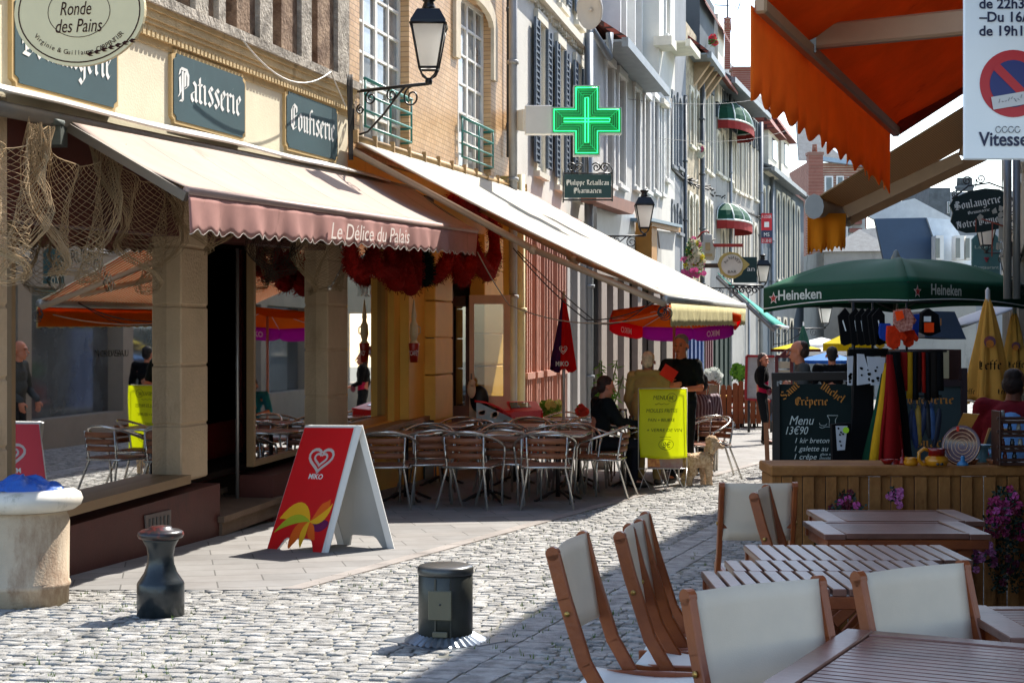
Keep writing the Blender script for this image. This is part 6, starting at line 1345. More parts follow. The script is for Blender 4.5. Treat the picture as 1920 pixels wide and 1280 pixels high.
m = MB(); m.ell(W(884, 730, 21), (.06, .04, .12), 12, 8); m.ell(W(885, 718, 20.95), (.05, .03, .05), 10, 8); solo(m, 'cow_ornament', mat('cow_cream', '#d8c8a8', .5, var=.1), 'cream cow head ornament on the open door edge', 'ornament')
# yellow poster stand
st = thing('poster_stand', 'fluorescent yellow hand-written menu poster hung on a wire stand', 'menu board', G(1245, 912)); zc = 18.1; k = zc/F
YF = mat('fluo_yellow', (.90, .95, .01), .55, var=.04, scale=1, trans=.5)
def yP(u, v): p = W(1198+88*u+2*v, 729+ (128+3*math.sin(u*3.1))*v, zc); p.y += .02*math.sin(u*5+v*2)-.03*(u > .82)*(u-.82)*5; p.x += .006*math.sin(v*7); return p
m = MB(); m.sheet(yP, 20, 20, .002); m.build('poster', YF, st)
m = MB(); INK = mat('felt_ink', '#3f5a22', .7, var=0)
for t_, x, y, h, w_ in (('MENU', 1238, 749, 8, 26), ('8€', 1259, 749, 7, 9), ('MOULES FRITES', 1241, 773, 7, 58), ('PAIN + BEURRE', 1240, 790, 6, 50), ('+ VERRE DE VIN', 1246, 809, 6, 66), ('8€', 1250, 839, 11, 15)): put_text(m, t_, W(x, y, zc-.035), (1, 0, 0), (0, 0, 1), h*k, w_*k, shear=.15)
for cx_, cy_, a, b in ((1260, 745, 9, 8), (1249, 833, 14, 10)): m.tube([W(cx_+a*math.cos(t*.42), cy_+b*math.sin(t*.42), zc-.035) for t in range(16)], .0025, 3)
m.tube([W(1228+i*2.5, 757+1.2*math.sin(i*1.6), zc-.035) for i in range(12)], .0025, 3); m.tube([W(1237, 819, zc-.035), W(1258, 819, zc-.035)], .0025, 3); m.build('handwriting', INK, st)
m = MB(); m.box(W(1247, 867, zc+.05), (66*k, .02, 22*k)); m.build('lower_board', mat('mauve_board', '#b59a95', .5, var=.35, scale=14, col2='#8c5a56'), st); m = MB(); m.add([W(x, y, zc+.03) for x, y in ((1214, 860), (1236, 860), (1238, 875), (1214, 875))], [(0, 1, 2, 3)]); m.build('food_print', mat('orange_print', '#c8501c', .5, var=.4, scale=20, col2='#e0a050'), st)
m = MB(); WR_ = [((1197, 728, .03), (1288, 728, .03)), ((1197, 728, .03), (1197, 880, .03)), ((1288, 728, .03), (1288, 880, .03)), ((1197, 878, .0), (1288, 878, .0))]
for a, b in WR_: m.tube([W(a[0], a[1], zc+a[2]), W(b[0], b[1], zc+b[2])], .006, 4)
for x0, x1 in ((1212, 1197), (1197, 1218), (1232, 1246), (1258, 1246), (1262, 1282), (1288, 1282)): m.tube([W(x0, 878, zc), Vector((W(x1, 878, zc).x, zc-.12, gz(zc)))], .006, 4)
m.build('wire_frame', mat('wire_white', '#c9c6bf', .35, .4), st)

# ================================================================= UMBRELLAS
def rag(c): return mat('u'+c, c, .75, var=.04, trans=.75)
mu = thing('striped_umbrella', 'open umbrella of orange, red and magenta panels tilted beside the white awning', 'umbrella', GX(2.25, 21.5)); c0 = W(1264, 597, 21.5); Rr = .95; tilt = Matrix.Rotation(R(-9), 3, 'X') @ Matrix.Rotation(R(2), 3, 'Y')
cols = ['#e07c1c', '#e08a1c', '#e07c1c', '#e0a030', '#e07c1c', '#e0902c', '#e0b040', '#e07c1c']
Q = lambda a, r, h: c0+tilt @ Vector((r*math.cos(a), r*math.sin(a), h))
vcol = ['#c040b8', '#c040b8', '#e8304c', '#e8503c', '#e87c1c', '#e87c1c', '#e8701c', '#e8303c']
for i in range(8):
    a0, a1 = 6.2832*(i+.5)/8, 6.2832*(i+1.5)/8
    m = MB(); m.sheet(lambda u, v: Q(a0+(a1-a0)*u, 1, 0)*0+Q(a0, Rr*v, .02+.15*(1-v)).lerp(Q(a1, Rr*v, .02+.15*(1-v)), u), 4, 6, .003); pn = m.build('panel', rag(cols[i]), mu)
    m = MB(); m.sheet(lambda u, v: Q(a0, Rr, .02).lerp(Q(a1, Rr, .02), u)-Vector((0, 0, v*((.2 if i < 3 else .12)-.05*(abs(2*u-1)**5)))), 10, 3, .003); m.build('flap', rag(vcol[i]), pn)
for i in (2, 0):   # the far flaps carry the name, read from behind
    a0, a1 = 6.2832*(i+.5)/8, 6.2832*(i+1.5)/8; mid = Q((a0+a1)/2, Rr*math.cos(math.pi/8), 0); p0, p1 = Q(a0, Rr, 0), Q(a1, Rr, 0); ux = (p0-p1).normalized()
    m = MB(); put_text(m, 'MIKO', mid+Vector((0, 0, -.125))-Vector((ux.y, -ux.x, 0))*-.0+Vector((0, -.012, 0)), ux, (0, 0, 1), .085, .23, mirror=True, style='bold'); m.build('lettering', mat('letter_white_t', '#efe6ea', .6, var=0, trans=.3), mu)
m = MB(); m.tube([c0+Vector((0, 0, .15)), GX(2.25, 21.5)], .02, 8); m.build('pole', mat('salmon_pole', '#c98a72', .4), mu)
m = MB()
for i in range(8): a = 6.2832*(i+.5)/8; m.tube([Q(a, 0, .15), Q(a, Rr, .01)], .006, 4)
m.build('rib', mat('rib_white2', '#cfc8bf', .4), mu)
def closed(name, label, px, ytip, ybot, z, wpx, mts, pole_y, folds=8, group=None, seed=0, flare=1.0, fr_=.16):
    rn = random.Random(seed); k = z/F; base = GX((px-CX)/F*z, z); t = thing(name, label, 'umbrella', base, 0, group); top = W(px, ytip, z); L = (ybot-ytip)*k; Rb = wpx*k/2
    for s_ in range(len(mts)):
        m = MB()
        def CP(u, v, s_=s_):
            a = 6.2832*(s_+u)/len(mts)-1.57-.4; r = (.02+(Rb-.02)*(v**flare))*(1-fr_+fr_*math.cos(a*folds+seed)+.05*math.sin(v*6+a*3))
            if v > .93: r *= .97
            return top+Vector((r*math.cos(a), r*math.sin(a)*.8, -L*v+.03*math.sin(a*folds/2+seed)*v*v))
        m.sheet(CP, 14*8//len(mts), 18, .003); m.build('canopy', mts[s_], t)
    m = MB(); m.tube([top+Vector((0, 0, .08)), base], .022, 8); m.build('pole', mat('grey_pole', '#bdbcb8', .35, .3), t)
    m = MB(); m.ell(top+Vector((0, 0, .05)), (.02, .02, .05), 8, 6); m.build('finial', mat('finial', '#d9d6cf', .4), t); return t, top, L, Rb
t, top, L, Rb = closed('closed_umbrella', 'closed red and purple umbrella before the salmon shopfront', 1057, 558, 694, 20.5, 52, [mat('um_red', '#ee2024', .7, var=.06, trans=.6), mat('um_red2', '#ee2024', .7, var=.06, trans=.6), mat('um_wine', '#ea1e28', .7, var=.06, trans=.6), mat('um_purple', '#4a1c4e', .7, var=.06, trans=.2)], 0, 8, seed=1)
m = MB(); k = 20.5/F; put_text(m, 'MIKO', W(1054, 686, 20.5-.25), (1, 0, 0), (0, 0, 1), 9*k, 24*k, style='bold'); m.build('lettering', LET, t)
m = MB()
for sc in (1, .55): m.tube([W(1056, 655, 20.5-.22)+Vector((.05*sc*16*math.sin(a)**3/16, 0, .05*sc*(13*math.cos(a)-5*math.cos(2*a)-2*math.cos(3*a))/13)) for a in [i*.27 for i in range(2, 22)]], .004, 4)
m.build('heart_logo', LET, t)
LF = mat('leffe_yellow', '#dda850', .8, var=.07, scale=4, trans=.25)
OG = mat('old_gold_ink', '#1c1a16', .7); 
for (px, yt, yb, z, w, sd, lb) in ((1852, 560, 752, 13.6, 92, 2, 'closed golden yellow parasol with black lettering, the larger one in front'), (1902, 586, 735, 16.5, 66, 5, 'closed golden yellow parasol behind, at the right edge')):
    t, top, L, Rb = closed('closed_parasol', lb, px, yt, yb, z, w, [LF]*4, 0, 7, 'closed yellow beer parasols', sd, .8); k = z/F; s_ = w/92
    m = MB(); put_text(m, 'Leffe', W(px+4*s_, yt+(yb-yt)*.69, z-Rb*.80), (1, 0, 0), (0, 0, 1), 17*k*s_, 44*k*s_, style='bl')
    for dx in (-36, 30): put_text(m, 'Leffe', W(px+dx*s_, yt+(yb-yt)*.93, z-Rb*.86), (1, 0, 0), (0, 0, 1), 10*k*s_, 24*k*s_, style='bl')
    m.build('lettering', OG, t); m = MB(); disc(m, W(px+4*s_, yt+(yb-yt)*.42, z-Rb*.62), 11*k*s_, 20); m.build('badge', mat('badge_blue', '#3f5a86', .5, var=.3, scale=30, col2='#b04a2a'), t)
    m = MB(); disc(m, W(px+4*s_, yt+(yb-yt)*.44, z-Rb*.66), 7.5*k*s_, 16); m.build('badge_centre', mat('badge_orange', '#c8782c', .5, var=.3, scale=30), t)
    m = MB(); m.sheet(lambda u, v: top+Vector((Rb*.97*math.cos(u*6.2832), Rb*.78*math.sin(u*6.2832), -L-.01-.02*v+.03*math.sin((u*6.2832-1.97)*3.5+sd))), 40, 1, .004); m.build('hem', mat('hem_cream', '#cdbfa8', .8), t)
# green parasol
gp = thing('green_parasol', 'large dark green parasol with white lettering and red stars over the market stall', 'parasol', GX(4.04, 16.3)); GN = mat('parasol_green', '#0e5038', .7, var=.08, scale=2, trans=.12); GN2 = mat('parasol_valance', '#0a3f2c', .7, var=.06, trans=.08)
tp = W(1680, 486, 16.3); cn = [W(1432, 541, 16.3), W(1703, 527, 14.85), W(1936, 540, 16.4), W(1672, 553, 17.8)]
for i in range(4):
    a, b = cn[i], cn[(i+1) % 4]
    m = MB(); m.sheet(lambda u, v: tp.lerp(a.lerp(b, u), v)+Vector((0, 0, .10*math.sin(math.pi*v)*(1-.35*math.sin(math.pi*u)))), 10, 10, .004); pn = m.build('panel', GN, gp)
    dz = (.235, .20, .22, .2); d0, d1 = dz[i], dz[(i+1) % 4]
    def vp(u, v): return a.lerp(b, u)-Vector((0, 0, v*(d0+(d1-d0)*u-.05*math.sin(math.pi*u)+(.02 if i in (0, 1) else 0))))-Vector((0, 0, -.0))
    m = MB(); m.sheet(vp, 14, 3, .004); va = m.build('valance', GN2, pn)
    if i < 2:
        nrm = Vector(((b-a).y, -(b-a).x, 0)).normalized()
        if nrm.y > 0: nrm = -nrm
        q = MB(); q.tube([vp(u/12, .84)+nrm*.008 for u in range(13)], .006, 4); q.build('piping', LET, va)
        ux = (b-a).normalized(); uz = Vector((0, 0, 1)) if True else 0
        f0 = .27 if i == 0 else .28; c_ = vp(f0, .62)+nrm*.01; q = MB(); put_text(q, 'Heineken', c_, ux, (ux.cross(nrm) if (ux.cross(nrm)).z > 0 else nrm.cross(ux)), .105, .58 if i == 0 else .54, style='bold'); q.build('lettering', mat('lettering_pale', '#c9d3cf', .6), va)
        c_ = vp(.08 if i == 0 else .06, .45)+nrm*.012; q = MB()
        for rr, off_ in ((.068, 0), (.05, .003)):
            q.k = 0 if rr > .06 else 1; cc = c_+nrm*off_; q.add([cc]+[cc+(ux*math.sin(j*.6283)+Vector((0, 0, 1))*math.cos(j*.6283))*(rr if j % 2 == 0 else rr*.42) for j in range(10)], [(0, j+1, (j+1) % 10+1) for j in range(10)])
        q.build('star', [LET, mat('star_red', '#b3262c', .5)], va)
m = MB(); m.lathe([(.05, 0), (.055, .02), (.03, .07), (.02, .1), (.001, .11)], tp-Vector((0, 0, .01)), 14); m.build('finial', mat('finial_grey', '#77807e', .5), gp)
m = MB(); m.tube([tp, GX(4.04, 16.3)], .03, 8)
for c_ in cn: m.tube([tp-Vector((0, 0, .02)), c_-Vector((0, 0, .01))], .012, 4); m.tube([Vector((tp.x, tp.y, tp.z-.55)), tp.lerp(c_, .55)-Vector((0, 0, .02))], .01, 4)
m.build('pole', mat('pole_dark', '#3a3530', .5), gp)
# far parasols and tents
def parasol(label, px, py, z, rpx, hpx, c1, c2=None, drop=6, panels=8, pole=True):
    k = z/F; b = GX((px-CX)/F*z, z); t = thing('far_parasol', label, 'parasol', b, 0, 'parasols further up the street'); o = W(px, py, z); m = MB(); Rb = rpx*k; H = hpx*k
    vs = [o]; n = panels
    for i in range(n): a = 6.2832*i/n+.2; vs.append(o+Vector((Rb*math.cos(a), Rb*math.sin(a), -H)))
    for i in range(n): a = 6.2832*i/n+.2; vs.append(o+Vector((Rb*math.cos(a), Rb*math.sin(a), -H-drop*k)))
    m.add(vs, [(0, i+1, (i+1) % n+1) for i in range(n)]); m.build('canopy', c1, t); m2 = MB(); m2.add(vs, [(i+1, n+i+1, n+(i+1) % n+1, (i+1) % n+1) for i in range(n)]); m2.build('valance', c2 or c1, t)
    if pole: q = MB(); q.tube([o, b], .03, 6); q.build('pole', GREYM, t)
YP = mat('canvas_yellow', '#dcc81c', .8, var=.05, trans=.35); BP = mat('canvas_blue', '#5f8fd0', .8, var=.05, trans=.35); WP = mat('canvas_white', '#e4e6ea', .8, var=.03, trans=.3); BV = mat('valance_blue', '#2a5aa8', .8, var=.1, trans=.3)
parasol('bright yellow parasol beyond the two men at the stall', 1590, 622, 36, 50, 22, YP, mat('val_yel', '#b59c10', .8, trans=.3), 14)
parasol('light blue parasol low behind the heads of the two men', 1552, 660, 38, 62, 15, BP, BV, 6); parasol('white parasol partly behind the yellow one', 1540, 632, 46, 60, 14, WP, WP, 8); parasol('second white parasol behind the blue one', 1575, 642, 44, 62, 16, WP, WP, 8)
parasol('small yellow parasol by the red-framed menu case', 1492, 642, 42, 50, 12, YP, mat('val_maroon', '#5a2426', .8), 5)
t, top, L, Rb = closed('closed_green_parasol', 'closed dull green parasol standing beyond the balding man', 1506, 610, 652, 40, 30, [mat('dull_green', '#3f6b56', .8, var=.1)]*2, 0, 6, seed=3)
aw3 = thing('teal_awning', 'turquoise awning on the left side of the street beyond the white one', 'awning', WE.P(3, 1)); n1, n2 = W(1345, 512, 40), W(1400, 560, 52); o3, o4 = W(1452, 612, 38), W(1477, 614, 50)
TQ = mat('turquoise', '#58b3a4', .8, var=.05, trans=.3); m = MB(); m.sheet(lambda u, v: n1.lerp(n2, u).lerp(o3.lerp(o4, u), v), 4, 4, .02); m.build('canvas', TQ, aw3); m = MB(); m.tube([n1-Vector((0, 0, .1)), o3-Vector((0, 0, .1))], .05, 6); m.tube([o3, o4], .06, 6); m.build('frame', GREYM, aw3)
# white terrace tent at right
m = MB(); m.sheet(lambda u, v: W(1790+140*u, 600-50*u+20*v, 18-1.5*v+2*u), 6, 4, .01); solo(m, 'white_canopy', WP, 'white tent canopy behind the yellow parasols on the right', 'tent')
# ================================================================= TERRACE CHAIRS AND TABLES (right foreground)
TK = mat('oiled_teak', '#7e3819', .4, var=.25, scale=4, bump=.08, bscale=60, col2='#974e20'); TT = mat('teak_top', '#643f32', .33, var=.22, scale=5, col2='#83594a', bump=.05)
SLG = mat('cream_sling', '#e6d8c4', .85, var=.04, scale=6, trans=.3, bump=.1, bscale=300); BRS = mat('brass_bolt', '#b08a4a', .3, .8)
def folding(label, p0, p1, hgt=.88, group='wooden folding chairs with cream slings'):
    """p0,p1 = tops of the two back posts (x,z); the chair looks to the left-hand normal of p0->p1... front = +n"""
    (x0, z0), (x1, z1) = p0, p1; w = Vector((x1-x0, z1-z0, 0)); L = w.length; u = w.normalized(); f = Vector((-u.y, u.x, 0))
    return u, f, L
def fchair(label, p0, p1, flip=1, rail=False):
    (x0, z0), (x1, z1) = p0, p1; w = Vector((x1-x0, z1-z0, 0)); L = w.length; u = w.normalized(); f = Vector((-u.y, u.x, 0))*flip
    m0 = Vector(((x0+x1)/2, (z0+z1)/2, 0)); g0 = gz(m0.y); m0.z = g0; c = m0+f*.22
    t = thing('folding_chair', label, 'chair', c, 0, 'wooden folding chairs with cream slings'); Q = lambda a, b, h: m0+u*a+f*b+Vector((0, 0, h))
    for s in (-1, 1):
        a = s*(L/2); path = [Q(a, .0, .88), Q(a, .035, .75), Q(a, .10, .55), Q(a, .20, .38), Q(a, .40, .0)]
        m = MB()
        for p, q in zip(path, path[1:]): m.beam(p, q+(q-p).normalized()*.012, .024, .043, u.cross((q-p).normalized()), .004)
        m.tube([path[0]-u*.012, path[0]+u*.012], .0213, 14, True, False); m.build('back_post', TK, t)
        m = MB(); a2 = s*(L/2-.035); m.beam(Q(a2, .44, .44), Q(a2, -.02, .0), .022, .05, bev=.004); m.build('leg', TK, t)
        m = MB(); m.beam(Q(a2, .03, .43), Q(a2, .46, .44), .022, .045, bev=.004); m.build('seat_rail', TK, t)
        m = MB()
        for hh, bb in ((.70, .048), (.40, .185)): p = Q(s*(L/2+.013), bb, hh); m.tube([p-u*.0, p+u*s*.006], .009, 8)
        m.build('bolt', BRS, t)
    m = MB(); m.sheet(lambda a, v: Q((a-.5)*(L-.02), .012+.045*v+.02*math.sin(math.pi*a)*(-1)+0, .895-.275*v), 10, 6, .003); m.build('back_sling', SLG, t)
    m = MB(); m.sheet(lambda a, v: Q((a-.5)*(L-.05), .05+.40*v, .455-.018*math.sin(math.pi*v)), 6, 6, .004); m.build('seat_sling', mat('seat_cream', '#e2ded4', .8, var=.04), t)
    m = MB()
    if rail: m.beam(Q(-L/2, .05, .70), Q(L/2, .05, .70), .02, .05, bev=.004)
    m.beam(Q(-L/2+.03, .15, .16), Q(L/2-.03, .15, .16), .02, .04); m.build('cross_rail', TK, t)
    return t
fchair('folding chair seen from the side at the left end of the terrace, alone in front', (.125, 4.72), (.235, 5.12), -1)
fchair('folding chair just behind the leftmost one, its back half turned', (.36, 5.16), (.455, 5.52), -1)
fchair('folding chair pushed tight behind the second one, only its upper back showing', (.41, 5.42), (.50, 5.80), -1)
fchair('large cream-backed folding chair in front of the slatted tables, nearest to us', (.435, 3.82), (.80, 4.04), -1)
fchair('cream-backed folding chair seen from behind at the right, beside the near table', (.93, 4.15), (1.27, 4.36), -1)
fchair('folding chair turned edge-on beside the wooden counter', (1.055, 6.74), (1.17, 7.12), -1)
fchair('folding chair with a wooden rail across its cream back, left of the counter', (.99, 7.30), (1.335, 7.30), 1, True)
fchair('folding chair at the right edge with its cream seat by the flowers', (2.62, 7.75), (2.62, 7.38), 1)
fchair('folding chair lower at the right edge in front of the other one', (2.5, 7.05), (2.5, 6.68), 1)
def wtable(label, cx, z0, z1, x0, x1, slats='depth', n=14, frame=.05, h=.735, rz=0, grp='slatted wooden terrace tables'):
    cz = (z0+z1)/2; o = GX(cx, cz); t = thing('terrace_table', label, 'table', o, rz, grp); W_ = x1-x0; D = z1-z0; th = .024
    L = lambda x, y, z: Vector((x, y, z-(SL*y)))
    m = MB()
    if slats == 'depth':
        w = W_/n
        for i in range(n): m.bbox(L(-W_/2+w*(i+.5), 0, h), (w-.009, D-.012, th), .003)
    else:
        w = (D-2*frame)/n
        m.bbox(L(-W_/2+.045, 0, h), (.09, D, th), .003); m.bbox(L(W_/2-.045, 0, h), (.09, D, th), .003); m.bbox(L(0, -D/2+frame/2, h), (W_-.184, frame, th), .003); m.bbox(L(0, D/2-frame/2, h), (W_-.184, frame, th), .003)
        for i in range(n): m.bbox(L(0, -D/2+frame+w*(i+.5), h-.002), (W_-.19, w-.006, th-.004), .002)
    m.build('tabletop', TT, t, world=False)
    m = MB()
    for s in (-1, 1): m.bbox((0, s*(D/2-.012), h-.032), (W_-.02, .022, .04), .003)
    for s in (-1, 1): m.bbox((s*(W_/2-.03), 0, h-.04), (.02, D-.05, .05), .003)
    m.build('apron', TK, t, world=False)
    for s in (-1, 1):
        m = MB(); y = s*(D/2-.05); m.beam((-W_/2+.05, y, 0), (W_/2-.08, y, h-.05), .025, .05, bev=.003); m.beam((W_/2-.05, y+.026, 0), (-W_/2+.08, y+.026, h-.05), .025, .05, bev=.003); m.build('leg_pair', TK, t, world=False)
    return t
wtable('grey-brown slatted table nearest the cream chair backs, first of three', 1.01, 4.88, 5.28, .66, 1.40)
wtable('middle one of the three slatted tables, narrow strip', 1.14, 5.31, 5.58, .80, 1.56)
wtable('slatted table furthest of the three, before the flowered counter', 1.29, 5.61, 6.05, .92, 1.70)
wtable('framed wooden table with fine lengthwise slats, front one by the counter', 1.66, 6.48, 6.97, 1.32, 2.02, 'wide', 16, .03)
wtable('framed wooden table with fine slats directly against the counter', 1.79, 7.02, 7.52, 1.44, 2.16, 'wide', 16, .03)
# big near table turned diagonally
o = GX(1.22, 3.48); t = thing('terrace_table', 'large near wooden table with diagonal slats, bottom right corner', 'table', o, R(-27), 'slatted wooden terrace tables'); m = MB(); W_, D = 1.15, .78
m.bbox((-W_/2+.035, 0, .735), (.07, D, .024), .003); m.bbox((W_/2-.035, 0, .735), (.07, D, .024), .003); m.bbox((0, -D/2+.03, .735), (W_-.144, .06, .024), .003); m.bbox((0, D/2-.03, .735), (W_-.144, .06, .024), .003)
for i in range(17): m.bbox((0, -D/2+.06+(D-.12)*(i+.5)/17, .733), (W_-.15, (D-.12)/17-.006, .02), .002)
m.build('tabletop', TT, t, world=False); m = MB(); m.bbox((0, -D/2+.02, .70), (W_-.04, .022, .045), .003); m.bbox((-W_/2+.02, 0, .70), (.022, D-.08, .045), .003); m.bbox((0, D/2-.02, .70), (W_-.04, .022, .045), .003); m.build('apron', TK, t, world=False)
for s in (-1, 1): m = MB(); m.beam((-W_/2+.08, s*.3, 0), (W_/2-.1, s*.3, .7), .025, .05); m.beam((W_/2-.08, s*.27, 0), (-W_/2+.1, s*.27, .7), .025, .05); m.build('leg_pair', TK, t, world=False)
wtable('corner of a wooden table at the right edge behind the near one', 1.72, 4.02, 4.52, 1.30, 2.15, 'wide', 14, .05)

# ================================================================= COUNTER
ZC = 8.3; k = ZC/F; cb = GX(2.1, ZC+.05); ct = thing('stall_counter', 'long board-fenced wooden counter of the stall with thick top rail', 'counter', cb)
PLK = mat('treated_pine', '#86562f', .75, var=.22, scale=3, bump=.35, bscale=40, col2='#a2703f', dirt=('#5a3a1c', 3, .6, .3)); xl = W(1447, 0, ZC).x; xr = 2.86; top = W(0, 872, ZC).z
m = MB(); m.bbox(((xl+xr)/2, ZC+.17, top-.028), (xr-xl+.02, .40, .056), .008); m.build('top', PLK, ct)
m = MB(); x = xl; i = 0
while x < xr:
    w = .055+.012*rnd.random(); f_ = -.012 if i % 2 else .012
    m.bbox((x+w/2, ZC+f_, (top-.06+gz(ZC)+.02)/2), (w-.003, .018, top-.06-gz(ZC)-.02), .002); x += w-(.0 if i % 2 else .002); i += 1
m.build('boarding', PLK, ct)
m = MB(); m.bbox((xl+.012, ZC+.17, (top-.06+gz(ZC))/2), (.022, .34, top-.06-gz(ZC)), .003); m.build('end_panel', PLK, ct)
# flower boxes
def flowers(label, cx, cy, z, rx, ry, n, cols, trail=.0, seed=0, leafc='#274a25', pot=None, cat='plant', name='flowering_plant', leaf=.022):
    rn = random.Random(seed); t = thing(name, label, cat, W(cx, cy, z)+Vector((0, 0, -ry*z/F))); k = z/F; m = MB(); o = W(cx, cy, z)
    def rp():
        while 1:
            p = Vector((rn.uniform(-1, 1), rn.uniform(-1, 1), rn.uniform(-1, 1)))
            if p.length < 1 and noise.noise(p*2.2+Vector((seed, 0, 0))) > -.18: return Vector((p.x*rx*k, p.y*min(rx*k, .16), p.z*ry*k-trail*abs(p.x)*.1))
    for i in range(n):
        p = o+rp(); a = Vector((rn.uniform(-1, 1), rn.uniform(-1, 1), rn.uniform(-.6, 1))).normalized()*leaf*rn.uniform(.6, 1.3); b = a.orthogonal().normalized()*a.length*.45
        m.add([p, p+a*.5+b, p+a, p+a*.5-b], [(0, 1, 2, 3)])
    m.build('foliage', mat('leaf'+leafc, leafc, .6, var=.35, scale=9, trans=.3), t)
    for c, q in cols:
        m = MB()
        for i in range(q):
            p = o+rp()*1.02; p.y -= .03
            for j in range(5): a = j*1.2566+rn.random(); r = leaf*.9; m.add([p, p+Vector((math.cos(a)*r, -.006, math.sin(a)*r)), p+Vector((math.cos(a+.7)*r*1.1, .004, math.sin(a+.7)*r*1.1)), p+Vector((math.cos(a+1.25)*r, -.006, math.sin(a+1.25)*r))], [(0, 1, 2, 3)])
        m.build('blossom', mat('bl'+c, c, .6, var=.15, scale=20, trans=.25), t)
    if pot: q = MB(); q.lathe([(.001, 0), (pot*.7, 0), (pot, pot*1.3), (pot*.9, pot*1.3), (.001, pot*1.2)], o-Vector((0, 0, ry*k+pot*.9)), 16); q.build('pot', mat('terracotta', '#8a4a30', .8), t)
    return t
flowers('mauve and dark red flowers trailing over the left end of the counter', 1590, 950, 8.15, 48, 34, 420, [('#c95aa0', 7), ('#5c1626', 16)], 1, 1, '#23382a')
flowers('small clump of pale mauve flowers in the middle of the counter front', 1678, 930, 8.15, 14, 16, 60, [('#c56fa8', 10)], 0, 2, '#23382a')
flowers('green trailing plant low on the counter boards beside the edge-on chair', 1560, 1010, 8.12, 40, 30, 300, [('#b0509a', 3)], 1, 3, '#22402c')
flowers('big mass of magenta and crimson flowers at the right end of the counter', 1885, 950, 8.1, 42, 46, 480, [('#a8346a', 20), ('#6c1230', 26), ('#c95aa0', 9)], 1, 4, '#1e3424')
flowers('pale mauve flowers hanging lower right beside the counter boards', 1842, 1025, 8.08, 30, 26, 160, [('#bd74a2', 9), ('#7a2f5c', 5)], 1, 5, '#1e3424')
flowers('dark green trailing foliage under the magenta flowers', 1890, 1045, 8.12, 34, 60, 420, [('#5c1630', 5)], 1, 6, '#1c3022')
# ================================================================= STALL GOODS
def pottery(name, label, px, ybase, z, prof, mt, cat, handle=None, extra=None):
    k = z/F; o = W(px, ybase, z); t = thing(name, label, cat, o); m = MB(); m.lathe([(r*k, h*k) for r, h in prof], o, 24); m.build('body', mt, t)
    if handle: m = MB(); m.tube([o+Vector((x*k, 0, y*k)) for x, y in handle[0]], handle[1]*k, 8); m.build('handle', handle[2], t)
    return t, o, k
RG = mat('red_pot_glaze', '#7c1310', .18, var=.2, scale=9); YG = mat('ochre_glaze', '#b97812', .2, var=.2, scale=8); BG_ = mat('blue_glaze', '#5f8fa0', .25, var=.15, scale=8)
t, o, k = pottery('face_mug', 'big round ochre mug with red rim and thick yellow handle on the counter', 1756, 872, 8.25, [(.1, 0), (19, 0), (22, 8), (21, 14), (15, 18), (15, 28), (17, 31), (15, 31), (12, 20), (.1, 18)], [YG], 'mug', (((-14, 28), (-24, 31), (-33, 24), (-33, 10), (-26, 2), (-18, 2)), 3.6, YG))
m = MB(); m.lathe([(15.4*k, 18*k), (15.4*k, 27*k), (17.6*k, 31.5*k), (16*k, 32*k)], o, 24); m.build('rim', RG, t); m = MB(); m.ell(o+Vector((-3*k, -20*k, 4*k)), (3.5*k, 2*k, 3*k), 8, 6); m.ell(o+Vector((4*k, -20*k, 4*k)), (3.5*k, 2*k, 3*k), 8, 6); m.build('bow_tie', IRON, t)
pottery('honey_pot', 'small ochre pot with red collar left of the big mug', 1708, 872, 8.3, [(.1, 0), (11, 0), (14, 6), (11, 12), (13, 15), (10, 14), (.1, 10)], YG, 'pot')
pottery('lidded_pot', 'small dark red lidded pot with a stick handle', 1692, 872, 8.35, [(.1, 0), (6, 0), (7, 6), (4, 10), (5, 14), (1, 17), (1, 30), (.1, 30)], RG, 'pot')
pottery('dish_stack', 'stack of dark red glazed dishes at the left of the crockery', 1675, 872, 8.4, [(.1, 0), (12, 0), (13, 3), (12, 4), (13, 7), (12, 8), (13, 11), (10, 12), (.1, 11)], RG, 'dish')
pottery('blue_jug', 'pale blue glazed pitcher with handle behind the brown plate', 1842, 866, 8.45, [(.1, 0), (10, 0), (12, 6), (10, 18), (11, 26), (17, 33), (15, 33), (9, 26), (.1, 20)], BG_, 'jug', (((12, 26), (19, 26), (20, 18), (12, 10)), 2, BG_))
pottery('blue_cruet', 'small blue glazed cruet in front of the brown plate', 1805, 872, 8.2, [(.1, 0), (12, 0), (9, 5), (4, 9), (4, 16), (2, 18), (.1, 18)], mat('deep_blue_glaze', '#2f6a96', .2, var=.1), 'cruet')
for px, lb, mt in ((1664, 'red bowl at the back of the counter crockery', RG), (1822, 'tan slipware bowl beside the pitcher foot', mat('tan_glaze', '#a86c4c', .3, var=.2)), (1862, 'round tan loaf-like pot by the spice rack', mat('tan_glaze', '#a86c4c', .3, var=.2))):
    pottery('bowl', lb, px, 870, 8.38, [(.1, 0), (7, 0), (12, 7), (13, 10), (11, 9), (5, 2), (.1, 2)], mt, 'bowl')
